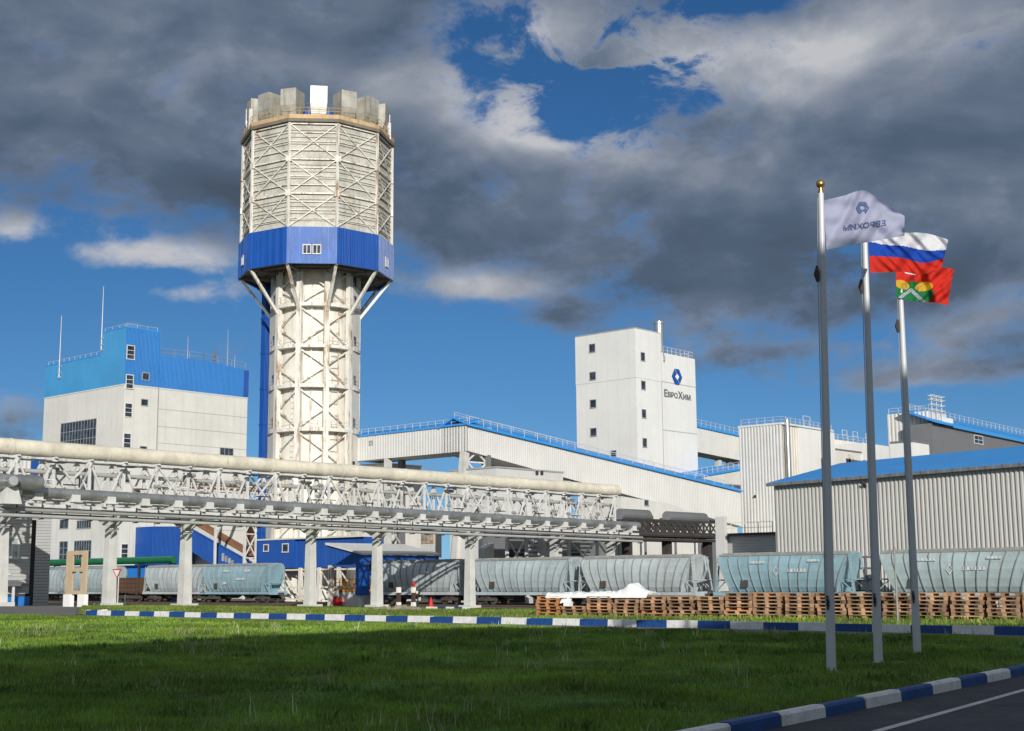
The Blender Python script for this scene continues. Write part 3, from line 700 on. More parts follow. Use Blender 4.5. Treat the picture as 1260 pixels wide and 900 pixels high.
for a in ((156.5, 165, 426, 442, 1, 3), (155.5, 163.5, 462, 478, 1, 3), (175.5, 183, 459.5, 467.5, 1, 1), (154, 162, 497, 513, 1, 3), (174, 181.5, 492, 499, 1, 1), (152.5, 160.5, 534, 551, 1, 3), (172.5, 180, 550, 555.5, 1, 1), (151, 159.5, 580, 594, 1, 3), (149.5, 157, 670, 687, 1, 3), (168, 174.5, 684, 690, 1, 1), (271, 286.5, 552, 562, 3, 1), (250, 257, 580, 588, 2, 1)):
    window(bl, 'u', BU-0.09 if PU(a[0], a[2], BU).z > zBand+0.3 and a[0] < 190 else BU, *a, fr='frame_grey' if a[0] > 168 else 'frame')
mb = MB()
for p in ((74.5, 466, 390), (126.5, 432, 354)):
    q = PV(p[0], p[1], BV); t = PV(p[0], p[2], BV); mb.tube([(BV-0.3, q.y, q.z), (BV-0.3, q.y, t.z*0.55+q.z*0.45), (BV-0.3, q.y, t.z)], [0.11, 0.07, 0.035], 6)
    for dz in (0.2, 1.0, 2.0): mb.bar((BV, q.y, q.z+dz), (BV-0.5, q.y, q.z+dz), 0.35, 0.12)
for px, y0, y1 in ((232, 443, 414), (281, 452, 405), (290, 455, 437), (156, 404, 398)):
    q = PU(px, y0, BU); t = PU(px, y1, BU); mb.tube([(q.x, BU+0.3, q.z-0.5), (q.x, BU+0.3, t.z)], [0.07, 0.03], 5)
mb.build('lightning_mast', 'mast', bl)
q = PU(267, 449, BU); t = PU(267, 430, BU)
mb = MB(); mb.tube([(q.x, BU+0.8, q.z-0.5), (q.x, BU+0.8, t.z)], 0.22, 10); mb.build('vent_pipe', 'slate', bl)
# blue and white annex strip along its foot
zt_, zb_ = PV(110, 697, BV-3).z, PV(110, 708, BV-3).z
an = thing('low_annex', 'low bright blue annex with white edge along the foot of the big white building', 'annex', BV-3, BU+2, Z0)
mb = MB(); mb.box(BV-3, BV-0.3, PV(190, 700, BV-3).y, uL, zb_-0.9, zt_); mb.build('roof', 'awnblue', an)
mb = MB(); mb.box(BV-3.06, BV-3.003, PV(190, 700, BV-3).y, uL, zb_-0.95, zb_-0.5); mb.build('roof_edge', 'white', an)
mb = MB(); mb.box(BV-2.7, BV-0.3, PV(190, 700, BV-3).y+0.2, uL, Z0, zb_-0.9); mb.build('wall', 'brownpaint', an)
# green pipe
gp0, gp1 = PV(214, 691.5, BV-4), PV(36, 692, BV-4); zg = PV(110, 691.5, BV-4).z
gpz = MB(); gpz.tube([(BV-4, gp0.y, zg), (BV-4, gp1.y+3, zg)], 0.5, 12)
gp = thing('green_pipe', 'long dark green pipe running low across the white building front', 'pipe', BV-4, gp0.y, zg)
gpz.build('pipe_run', 'green', gp, smooth=True)
mb = MB()
for k in range(6): u = gp0.y+1+(gp1.y-gp0.y-1)*k/5; mb.bar((BV-4, u, Z0), (BV-4, u, zg-0.45), 0.18, 0.18); mb.bar((BV-4, u, zg-0.5), (BV-3, u, zg-0.5), 0.14, 0.14)
mb.build('support_post', 'darksteel', gp)

# ------------------------------------------------------------------ blue inclined conveyor and rusty roof between building and tower
cu_ = BU-6
pA, pB, pC = PU(188, 648, cu_), PU(229, 648, cu_), PU(312, 694, cu_)
pD, pE, pF = PU(312, 702, cu_), PU(268, 699, cu_), PU(237, 679, cu_)
bc = thing('inclined_conveyor', 'deep blue inclined conveyor housing sloping down to the right beside the white building', 'conveyor', pA.x, cu_, Z0)
zl = PU(188, 698, cu_).z
mb = MB(); mb.extr([(pA.x, cu_, Z0), (pF.x-0.5, cu_, Z0), (pF.x-0.5, cu_, pF.z), (pF.x, cu_, pF.z), (pE.x, cu_, pE.z), (pD.x, cu_, pD.z), (pC.x, cu_, pC.z), (pB.x, cu_, pB.z), (pA.x, cu_, pA.z)], (0, 4.5, 0)); mb.build('housing', 'blue', bc)
mb = MB(); dv = (pC-pB)
for off in (0.06,): mb.bar((pB.x, cu_-0.05, pB.z), (pC.x, cu_-0.05, pC.z), 0.2, 0.25); mb.bar((pF.x, cu_-0.05, pF.z), (pE.x, cu_-0.05, pE.z), 0.2, 0.25)
mb.build('edge_trim', 'blue', bc)
q = PU(280.5, 687, cu_)
mb = MB()
for k in range(4): mb.box(q.x-1.2+k*0.62, q.x-0.75+k*0.62, cu_-0.06, cu_-0.01, q.z-0.45-k*0.18, q.z+0.75-k*0.36)
mb.build('window', 'glass_pale', bc)
qa, qb = PU(232, 640, cu_+5), PU(330, 696, cu_+5); qc, qd = PU(272, 630, cu_+16), PU(356, 676, cu_+16)
rr = thing('rusty_roof', 'rust-brown sheet roof sloping down behind the blue conveyor', 'roof', qa.x, cu_+5, Z0)
mb = MB(); mb.hexa([(qa.x, cu_+4.7, qa.z-0.3), (qb.x, cu_+4.7, qb.z-0.3), (qd.x, cu_+16, qd.z+2.7), (qc.x, cu_+16, qc.z+2.7)], [(qa.x, cu_+4.7, qa.z), (qb.x, cu_+4.7, qb.z), (qd.x, cu_+16, qd.z+3.0), (qc.x, cu_+16, qc.z+3.0)]); mb.build('roof_sheet', 'rustroof', rr)
d0, d1 = PU(255, 652, cu_+7), PU(306, 681, cu_+7); mb = MB(); mb.bar((d0.x, cu_+7, d0.z+1.0), (d1.x, cu_+7, d1.z+1.0), 1.6, 0.9); mb.build('roof_duct', 'conc', rr)
mb = MB(); mb.hexa([(qa.x+0.3, cu_+4.9, Z0), (qb.x-0.3, cu_+4.9, Z0), (qd.x-0.3, cu_+15.8, Z0), (qc.x+0.3, cu_+15.8, Z0)], [(qa.x+0.3, cu_+4.9, qa.z-0.35), (qb.x-0.3, cu_+4.9, qb.z-0.35), (qd.x-0.3, cu_+15.8, qd.z+2.6), (qc.x+0.3, cu_+15.8, qc.z+2.6)]); mb.build('wall', 'conc', rr)
# white braced trestle with walkway crossing behind the rack (x 200-320, y 590-610)
tu = BU-9
ta, tb = PU(195, 606, tu), PU(333, 598, tu); zw = PU(280, 604, tu).z
tr = thing('walkway_trestle', 'white braced trestle with a rusty railed walkway between left building and tower', 'walkway', ta.x, tu, Z0)
mb = MB(); mb.box(ta.x, tb.x, tu, tu+1.6, zw-0.25, zw); mb.build('deck', 'steelwhite', tr)
mb = MB(); railing(mb, [(ta.x, tu+0.05, zw), (tb.x, tu+0.05, zw)], 1.5, 1.1, 0.07, 3); railing(mb, [(ta.x, tu+1.5, zw), (tb.x, tu+1.5, zw)], 1.5, 1.1, 0.07, 3); mb.build('railing', 'steelwhite', tr)
mb = MB(); mb.box(ta.x+6, tb.x, tu+1.62, tu+1.7, zw+0.1, zw+1.3); mb.build('kick_panel', 'rustroof', tr)
vs_ = [PU(x, 640, tu).x for x in (266, 302, 316)]
for v_ in vs_:
    mb = MB(); mb.bar((v_, tu+0.1, Z0), (v_, tu+0.1, zw-0.25), 0.32, 0.32); mb.build('leg', 'steelwhite', tr)
mb = MB()
for v0, v1 in ((vs_[1], vs_[2]),):
    for z in (2.5, 6.2, 9.9, 13.6):
        mb.bar((v0, tu+0.1, z), (v1, tu+0.1, z+3.7), 0.16, 0.16); mb.bar((v1, tu+0.1, z), (v0, tu+0.1, z+3.7), 0.16, 0.16); mb.bar((v0, tu+0.1, z+3.7), (v1, tu+0.1, z+3.7), 0.18, 0.18)
mb.bar((vs_[0], tu+0.1, 9), (vs_[1]-2.2, tu+0.1, zw-0.3), 0.18, 0.18); mb.bar((vs_[0], tu+0.1, 9), (vs_[0]+3, tu+0.1, zw-0.3), 0.18, 0.18)
mb.build('cross_bracing', 'steelwhite', tr)

# ------------------------------------------------------------------ loading cabin and canopy at the tower's foot
CV = 112.6
ca, cm, cb = PV(317, 680, CV), PV(362, 680, CV), PV(446, 680, CV)
z1, z0 = PV(360, 664, CV).z, PV(360, 699, CV).z
cab = thing('loading_cabin', 'deep blue raised loading cabin with two small windows in front of the tower foot', 'cabin', CV, ca.y, Z0)
mb = MB(); mb.box(CV, CV+3.5, ca.y, cm.y-0.02, z0, z1); mb.box(CV+0.35, CV+3.5, cm.y, cb.y, z0, z1); mb.build('housing', 'blue_y', cab)
mb = MB(); mb.box(CV-0.12, CV+3.6, ca.y+0.12, cb.y-0.12, z1+0.003, z1+0.2); mb.build('roof', 'greyclad', cab)
window(cab, 'v', CV, 325, 330, 671, 678, 1, 1); window(cab, 'v', CV, 348, 354.5, 670, 679, 1, 1)
mb = MB()
uu = np.linspace(ca.y-1, cb.y+1, 6)
for u in uu: mb.bar((CV+0.4, u, Z0), (CV+0.4, u, z0), 0.45, 0.45)
for z in (Z0+0.5, Z0+2.0, z0-0.25): mb.bar((CV+0.4, uu[0], z), (CV+0.4, uu[-1], z), 0.16, 0.2)
for i in range(5): mb.bar((CV+0.5, uu[i], z0-0.3), (CV+0.5, uu[i+1], Z0+0.3), 0.14, 0.14)
mb.build('support_frame', 'towerframe', cab)
KV = 101.4
ka, kb = PV(402.5, 675, KV), PV(446, 690, KV)      # gable runs along u; eave runs along v at the near end
ku = kb.y; kv2 = PU(540, 683, ku).x
zE = PV(446, 683, KV).z; zH = PV(403, 670.5, KV).z; zL = PV(420, 695.5, KV).z
cn = thing('loading_canopy', 'blue gabled canopy with pale sloping roof over the railway track', 'canopy', KV, ku, Z0)
mb = MB(); mb.hexa([(KV-0.3, ku-0.3, zE), (kv2, ku-0.3, zE), (kv2, ka.y, zH), (KV-0.3, ka.y, zH)], [(KV-0.3, ku-0.3, zE+0.22), (kv2, ku-0.3, zE+0.22), (kv2, ka.y, zH+0.22), (KV-0.3, ka.y, zH+0.22)]); mb.build('roof', 'greyclad', cn)
mb = MB(); mb.extr([(KV, ku, zL), (KV, ku, zE-0.02), (KV, ka.y, zH-0.02), (KV, ka.y, zL)], (0.15, 0, 0))
mb.build('gable_panel', 'blue_y', cn)
mb = MB(); mb.box(KV, kv2-0.2, ku-0.12, ku+0.03, zE-0.75, zE-0.01); mb.build('eave_fascia', 'blue', cn)
mb = MB(); mb.box(KV-0.1, KV+1.0, ku-0.06, ku+1.0, PV(446, 733, KV).z, zL); mb.build('leg', 'blue_y', cn)
mb = MB(); mb.bar((KV+0.3, ku+0.5, Z0), (KV+0.3, ku+0.5, PV(446, 733, KV).z), 0.4, 0.4); mb.build('leg', 'steelwhite', cn)
mb = MB(); mb.bar((KV+0.2, ka.y-0.5, Z0), (KV+0.2, ka.y-0.5, zL), 0.5, 0.5); mb.build('leg', 'towerframe', cn)
for v_ in (kv2-0.8, KV+6):
    mb = MB(); mb.bar((v_, ku+0.6 if v_ > 110 else ka.y-0.4, Z0), (v_, ku+0.6 if v_ > 110 else ka.y-0.4, zE-0.1), 0.35, 0.35); mb.build('leg', 'steelwhite', cn)
mb = MB()
for q in (0.15, 0.5, 0.85):
    v_ = KV+0.4+(kv2-KV-1)*q; mb.bar((v_, ku, zE-0.1), (v_, ka.y, zH-0.1), 0.2, 0.25); mb.bar((v_, ku+0.2, zE-0.7), (v_, ku+3, zE+0.3), 0.12, 0.12)
mb.build('roof_truss', 'darksteel', cn)
# loading gear seen under the canopy: railed orange platform on a pale base, blue vessel, red-and-white winch
pu0, pu1 = PV(442, 720, KV+0.8).y, PV(407, 720, KV+0.8).y
zp = PV(425, 726, KV+0.8).z
lp = thing('loading_platform', 'orange railed loading platform on a pale base under the blue canopy', 'platform', KV+0.8, pu0, Z0)
mb = MB(); mb.box(KV+0.8, KV+2.4, pu0, pu0+2.9, Z0, zp-0.2); mb.build('base', 'greyclad', lp)
mb = MB(); mb.box(KV+0.7, KV+2.6, pu0-0.05, pu1, zp-0.2, zp); mb.build('deck', 'yellow', lp)
mb = MB(); railing(mb, [(KV+0.75, pu0, zp), (KV+0.75, pu1, zp)], 1.2, 0.7, 0.08, 3); railing(mb, [(KV+2.5, pu0, zp), (KV+2.5, pu1, zp)], 1.2, 0.9, 0.08, 3); mb.build('railing', 'yellow', lp)
tv, tu_ = KV+4.2, pu0+1.4
mb = MB(); mb.lathe([(0.3, zp-0.5), (1.25, zp+0.2), (1.35, zp+0.9), (1.35, zp+2.3), (1.1, zp+2.75), (0.3, zp+2.95)], tv, tu_, 18)
for k in range(3): a = k*2.1; mb.bar((tv+math.cos(a), tu_+math.sin(a), Z0), (tv+math.cos(a), tu_+math.sin(a), zp+0.3), 0.15, 0.15)
solo(mb, 'blue_vessel', 'awnblue', 'round blue vessel on legs under the canopy', 'tank', tv, tu_, Z0, smooth=True)
wv, wu = KV+0.3, PV(415.5, 735, KV+0.3).y
wn = thing('winch_unit', 'small red and white winch unit beside the orange platform', 'winch', wv, wu, Z0)
mb = MB(); mb.box(wv-0.4, wv+0.4, wu-0.4, wu+0.4, Z0+0.3, Z0+0.85); mb.box(wv-0.3, wv+0.3, wu-0.3, wu+0.3, Z0, Z0+0.3); mb.build('base', 'red', wn)
mb = MB(); mb.tube([(wv, wu-0.4, Z0+1.35), (wv, wu+0.4, Z0+1.35)], 0.36, 12); mb.build('drum', 'signwhite', wn, smooth=True)
mb = MB(); mb.bar((wv, wu-0.46, Z0+0.8), (wv, wu-0.46, Z0+1.8), 0.1, 0.4); mb.bar((wv, wu+0.46, Z0+0.8), (wv, wu+0.46, Z0+1.8), 0.1, 0.4); mb.build('bracket', 'darksteel', wn)

# ------------------------------------------------------------------ conveyor galleries
GV = 124.0
ga, gb = PV(444.5, 545, GV), PV(575.5, 540, GV); GU = gb.y
zgt = PV(575.5, 523, GV).z; zgb = PV(575.5, 555, GV).z
g1 = thing('level_gallery', 'white boxed gallery with blue roof leaving the right side of the tower', 'gallery', GV, GU, zgb)
mb = MB(); corr(mb, (GV, GU), (GV, ga.y+1.2), zgb, zgt, zgt, 0.5, 0.04, (-1, 0)); mb.box(GV+0.02, GV+4.6, GU+0.1, ga.y+1.2, zgb, zgt-0.02); mb.build('wall', 'greyclad', g1)
mb = MB(); mb.hexa([(GV-0.25, GU-0.2, zgt), (GV-0.25, ga.y+1, zgt), (GV+2.3, ga.y+1, zgt+0.8), (GV+2.3, GU-0.2, zgt+0.8)][::-1], [(GV-0.25, GU-0.2, zgt+0.2), (GV-0.25, ga.y+1, zgt+0.2), (GV+2.3, ga.y+1, zgt+1.0), (GV+2.3, GU-0.2, zgt+1.0)][::-1]); mb.build('roof', 'blueroof', g1)
mb = MB(); railing(mb, [(GV, GU, zgt+0.2), (GV, ga.y, zgt+0.2)], 0.75, 1.4, 0.05, 2); mb.build('roof_railing', 'railing', g1)
window(g1, 'v', GV, 455, 458.5, 543.5, 547, 1, 2, fr='frame_grey')
for px in (477, 494):
    q = PV(px, 640, GV+ (0.4 if px < 480 else 3.6)); mb = MB(); mb.bar((q.x, q.y, Z0), (q.x, q.y, zgb), 0.75, 0.75); mb.build('leg', 'conc' if px < 480 else 'slate', g1)
qa, qb = PV(477, 640, GV+0.4), PV(494, 640, GV+3.6)
mb = MB()
for z in np.arange(2, zgb-1, 2.6): mb.bar((qa.x, qa.y, z), (qb.x, qb.y, z+2.6), 0.18, 0.18); mb.bar((qb.x, qb.y, z), (qa.x, qa.y, z+2.6), 0.18, 0.18); mb.bar((qa.x, qa.y, z), (qb.x, qb.y, z), 0.2, 0.2)
mb.build('cross_bracing', 'steelwhite', g1)
# inclined gallery along V
ge = PU(911, 605, GU)
zet = ge.z; zeb = PU(911, 648, GU).z
g2 = thing('inclined_gallery', 'long ribbed white gallery with bright blue roof sloping down behind the wagons', 'gallery', GV, GU, zeb)
mb = MB()
L = ge.x-GV; n = int(L/0.42); pt = L/n; vs = []; fs = []
for i in range(n):
    for f, h in ((0, 0), (0.4, 0), (0.5, 0.08), (0.9, 0.08)):
        v_ = GV+(i+f)*pt; t = (v_-GV)/L; vs += [(v_, GU-h, zgb+(zeb-zgb)*t), (v_, GU-h, zgt+(zet-zgt)*t)]
for i in range(len(vs)//2-1): fs.append((2*i, 2*i+2, 2*i+3, 2*i+1))
mb.add(vs, fs)
mb.hexa([(GV, GU+0.02, zgb), (ge.x, GU+0.02, zeb), (ge.x, GU+4.6, zeb), (GV, GU+4.6, zgb)], [(GV, GU+0.02, zgt-0.02), (ge.x, GU+0.02, zet-0.02), (ge.x, GU+4.6, zet-0.02), (GV, GU+4.6, zgt-0.02)]); mb.build('wall', 'corr', g2)
mb = MB(); mb.hexa([(GV-0.3, GU-0.45, zgt-0.15), (ge.x+0.3, GU-0.45, zet-0.15), (ge.x+0.3, GU+2.3, zet+0.95), (GV-0.3, GU+2.3, zgt+0.95)], [(GV-0.3, GU-0.45, zgt+0.1), (ge.x+0.3, GU-0.45, zet+0.1), (ge.x+0.3, GU+2.3, zet+1.2), (GV-0.3, GU+2.3, zgt+1.2)])
mb.hexa([(GV-0.3, GU+2.3, zgt+0.95), (ge.x+0.3, GU+2.3, zet+0.95), (ge.x+0.3, GU+5, zet-0.15), (GV-0.3, GU+5, zgt-0.15)], [(GV-0.3, GU+2.3, zgt+1.2), (ge.x+0.3, GU+2.3, zet+1.2), (ge.x+0.3, GU+5, zet+0.1), (GV-0.3, GU+5, zgt+0.1)])
mb.build('roof', 'blueroof', g2)
mb = MB(); railing(mb, [(GV, GU-0.3, zgt+0.1), (ge.x, GU-0.3, zet+0.1)], 0.95, 2.6, 0.06, 1); railing(mb, [(GV, GU+2.3, zgt+1.2), (ge.x, GU+2.3, zet+1.2)], 0.6, 2.2, 0.05, 2); mb.build('roof_railing', 'railing', g2)
mb = MB(); q = PU(862, 650, GU+1).x; mb.box(q, ge.x-0.3, GU+0.6, GU+4.2, Z0, zeb+0.4); mb.build('end_wall', 'clad', g2)
# raking legs at the bend
q0, q1 = PV(574, 562, GV+0.3), PV(556, 700, GV+0.3)
mb = MB(); mb.bar((GV+0.3, q1.y, Z0), (GV+0.3, q0.y+0.3, zgb), 0.95, 0.8); mb.build('raking_leg', 'conc', g2)
mb = MB(); p = PU(598.5, 580, GU+0.4); mb.bar((p.x, GU+0.4, Z0), (p.x, GU+0.4, zgb-0.3), 1.1, 0.6); mb.build('leg', 'slate', g2)
mb = MB()
for z in np.arange(zgb-6.5, zgb-1, 2.6): mb.bar((GV+0.5, q0.y+0.2, z), (p.x, GU+0.4, z+2.6), 0.2, 0.2); mb.bar((p.x, GU+0.4, z), (GV+0.5, q0.y+0.2, z+2.6), 0.2, 0.2); mb.bar((GV+0.5, q0.y+0.2, z), (p.x, GU+0.4, z), 0.18, 0.18)
mb.build('cross_bracing', 'steelwhite', g2)

# wall right of the tower, beneath the level gallery
a_, b_ = PV(441, 640, GV+2), PV(472, 640, GV+2)
ub = thing('pump_house', 'plain pale building tucked between the tower and the gallery legs', 'building', GV+2, b_.y, Z0)
mb = MB(); mb.box(GV+2, GV+9, b_.y, a_.y+4, Z0, zgb-0.5); mb.build('wall', 'clad', ub)
mb = MB(); mb.box(GV+1.9, GV+9.1, b_.y-0.1, a_.y+4, zgb-0.5, zgb-0.3); mb.build('roof', 'greyclad', ub)
# glimpsed yellow-windowed kiosk
a_, b_ = PV(503, 662, GV+14), PV(536, 662, GV+14)
zz0, zz1 = PV(520, 676, GV+14).z, PV(520, 652, GV+14).z
kk = thing('glazed_kiosk', 'small kiosk with yellow-framed windows behind the canopy', 'kiosk', GV+14, b_.y, Z0)
mb = MB(); mb.box(GV+14, GV+15.2, b_.y, a_.y, zz0-1.2, zz1); mb.build('wall', 'greyclad', kk)
mb = MB(); mb.bar((GV+14.6, b_.y+0.4, Z0), (GV+14.6, b_.y+0.4, zz0-1.2), 0.5, 0.5); mb.bar((GV+14.6, a_.y-0.4, Z0), (GV+14.6, a_.y-0.4, zz0-1.2), 0.5, 0.5); mb.build('leg', 'conc', kk)
mb = MB(); mb.box(GV+13.8, GV+15.4, b_.y-0.2, a_.y+0.2, zz1, zz1+0.3); mb.build('roof', 'darksteel', kk)
window(kk, 'v', GV+14, 507, 533, 656, 668, 5, 2, fr='yellow', gl='glass_pale')

# transfer buildings beneath the inclined gallery
XU = GU-4.5
tb_ = thing('transfer_building', 'pale plain transfer building under the upper part of the inclined gallery', 'building', PU(611, 600, XU).x, XU, Z0)
va_, vb_ = PU(611, 600, XU).x, PU(693, 600, XU).x; zT = PU(650, 579, XU).z
mb = MB(); mb.box(va_, vb_, XU, XU+8, Z0, zT); mb.build('wall', 'greyclad', tb_)
mb = MB(); mb.box(va_-0.1, vb_+0.1, XU-0.1, XU+8.1, zT, zT+0.2); mb.build('roof', 'frame_grey', tb_)
mb = MB(); q = PU(697, 600, XU); mb.box(vb_+0.004, vb_+1.2, XU-0.3, XU+7, Z0, zT-1.0); mb.build('end_bay', 'white', tb_)
mb = MB()
for px in (660, 666): q = PU(px, 582, XU); mb.box(q.x-0.2, q.x+0.2, XU-0.2, XU-0.001, q.z-0.25, q.z+0.25)
mb.build('wall_lamp', 'darksteel', tb_)
lb = thing('low_pump_building', 'low cream building with one small window below the sloping gallery', 'building', PU(762, 620, XU-3).x, XU-3, Z0)
va_, vb_ = PU(764, 620, XU-3).x, PU(822, 620, XU-3).x; vc_ = PU(858, 640, XU-3).x; zT = PU(766, 611, XU-3).z
zT2 = PU(856, 632, XU-3).z
mb = MB(); mb.extr([(va_, XU-3, Z0), (vc_, XU-3, Z0), (vc_, XU-3, zT2), (vb_, XU-3, zT-0.55), (va_, XU-3, zT)], (0, 7, 0)); mb.build('wall', 'clad', lb)
window(lb, 'u', XU-3, 793, 797.5, 616, 622, 1, 1, fr='frame_grey')
for i, (x0, x1, y) in enumerate(((762, 801, 633), (820, 870, 636))):
    a_, b_ = PU(x0, y, XU-5), PU(x1, y+1, XU-5); z = a_.z
    mb = MB(); mb.tube([(a_.x, XU-5, z), (b_.x-0.8, XU-5, z), (b_.x, XU-5, z-0.35)], [0.75, 0.75, 0.4], 12)
    for q in (0.2, 0.8): v_ = a_.x+(b_.x-a_.x)*q; mb.bar((v_, XU-5, z-0.5), (v_, XU-5, Z0), 0.25, 0.25)
    solo(mb, 'exhaust_duct', 'slate', ['dark round-ended duct against the low cream building', 'dark round-ended duct nearer the tall ribbed block'][i], 'duct', a_.x, XU-5, z, smooth=True)
# dark plant behind the wagons
dk = thing('dark_workshop', 'dark recessed workshop wall behind the concrete piers', 'workshop', PU(610, 690, XU-1).x, XU-1, Z0)
va_, vb_ = PU(600, 690, XU-1).x, PU(890, 690, XU-1).x; zT = PU(700, 652, XU-1).z
mb = MB(); mb.box(va_, vb_, XU-1, XU-0.2, Z0, zT); mb.build('wall', 'slate', dk)
for x0, x1 in ((622, 655), (700, 714), (775, 800), (830, 875)): a_, b_ = PU(x0, 700, XU-1), PU(x1, 700, XU-1); mb = MB(); mb.box(a_.x, b_.x, XU-1.05, XU-0.9, Z0, zT-1.6); mb.build('door', 'dark', dk)

# ------------------------------------------------------------------ tall white building with the company emblem
LV = 190.0
lc = PV(783, 480, LV); LU = lc.y
lL = PV(708.5, 480, LV).y; lM = PU(814.5, 480, LU).x; lR = PU(856.5, 480, LU).x
zA = PV(783, 404, LV).z; zB = PU(835, 438, LU).z
lg = thing('emblem_building', 'tall white windowed block carrying a blue hexagon emblem and dark lettering', 'building', LV, LU, Z0)
zJ = PV(783, 464.5, LV).z
mb = MB(); mb.box(LV, lM, LU, lL, zJ, zA); mb.build('upper_wall', 'white', lg)
mb = MB(); mb.box(LV+0.05, lM-0.05, LU+0.05, lL-0.05, Z0, zJ-0.02); mb.build('lower_wall', 'white', lg)
mb = MB(); mb.box(LV+0.02, lM-0.02, LU+0.02, lL-0.02, zA, zA+0.25); mb.build('coping', 'frame_grey', lg)
mb = MB(); mb.box(lM, lR, LU+0.06, lL-2, Z0, zB); mb.build('emblem_wall', 'white', lg)
mb = MB()
for y in (473.5, 532): z = PU(835, y, LU).z; mb.box(lM, lR+0.005, LU+0.03, LU+0.1, z, z+0.12)
mb.box(lM-0.04, lM+0.1, LU+0.03, LU+0.1, Z0, zB)
mb.build('panel_joint', 'frame_grey', lg)
mb = MB(); railing(mb, [(lM+1.2, LU+0.4, zB), (lR-0.2, LU+0.4, zB), (lR-0.2, lL-3, zB)], 1.25, 1.2, 0.07, 2); mb.build('roof_railing', 'railing', lg)
q = PU(811, 420, LU+1.5)
mb = MB(); zc = PU(811, 399, LU+1.5).z; mb.tube([(q.x, LU+1.5, zB-1), (q.x, LU+1.5, zc)], 0.85, 16); mb.tube([(q.x, LU+1.5, zc), (q.x, LU+1.5, zc+0.35)], 1.0, 16); mb.build('flue', 'chimney', lg, smooth=True)
mb = MB(); p = PU(815.5, 440, LU+0.2); mb.tube([(p.x, LU-0.1, zB-1.5), (p.x, LU-0.1, zA-4.2), (p.x-0.1, LU+0.3, zA-3.0)], 0.22, 8); mb.build('drain_pipe', 'chimney', lg, smooth=True)
for a in ((725.5, 732, 424, 433.5), (726, 732.8, 458.5, 467.5), (726.6, 733.2, 492.5, 501.5), (727, 733.7, 527.5, 536.5), (752, 758, 555, 562)): window(lg, 'v', LV, *a, 1, 1, fr='frame_grey')
for a in ((788.6, 793, 434.5, 444), (789.3, 793.8, 469.5, 479), (790, 794.5, 504.5, 514), (791, 795.5, 540, 550)): window(lg, 'u', LU, *a, 1, 1, fr='frame_grey')
# emblem: blue hexagon ring round a pale diamond
ec = PU(833, 464, LU); ew = abs(PU(839.3, 464, LU).x-PU(826.8, 464, LU).x)/2; eh = (PU(833, 454.5, LU).z-PU(833, 473.8, LU).z)/2
hexp = [(-0.42, 1), (0.42, 1), (1, 0), (0.42, -1), (-0.42, -1), (-1, 0)]
mb = MB(); mb.extr([(ec.x+x*ew, LU+0.02, ec.z+z*eh) for x, z in hexp], (0, -0.06, 0)); em = mb.build('emblem', 'bluegrey', lg)
mb = MB(); mb.extr([(ec.x+x*ew*0.40, LU-0.045, ec.z+z*eh*0.40) for x, z in ((0, 1), (1, 0), (0, -1), (-1, 0))], (0, -0.02, 0)); mb.build('emblem_diamond', 'signwhite', em)
mb = MB()
for (x, z) in ((-0.42, 1), (0.42, -1)): mb.bar((ec.x+x*ew*0.98, LU-0.05, ec.z+z*eh*0.95), (ec.x+x*ew*0.25, LU-0.05, ec.z+z*eh*0.36), 0.07, 0.02)
mb.build('emblem_seam', 'signwhite', em)
chunks = [('Е', 1.32), ('ВРО', 0.98), ('Х', 1.32), ('ИМ', 0.98)]
V_, F_, wd = text_run(chunks, 0.07)
ta, tb = PU(817.5, 488, LU), PU(849.8, 490, LU); zbse = PU(833, 490.3, LU).z; s = (tb.x-ta.x)/wd
ht = max(v.y for v in V_); sz = (PU(819, 479.5, LU).z-PU(819, 488.5, LU).z)/ht
mb = MB(); mb.add([(ta.x+v.x*s, LU+0.03, zbse+v.y*sz) for v in V_]+[(ta.x+v.x*s, LU-0.02, zbse+v.y*sz) for v in V_], F_+[[i+len(V_) for i in f] for f in F_])
mb.build('lettering', 'slate', lg)
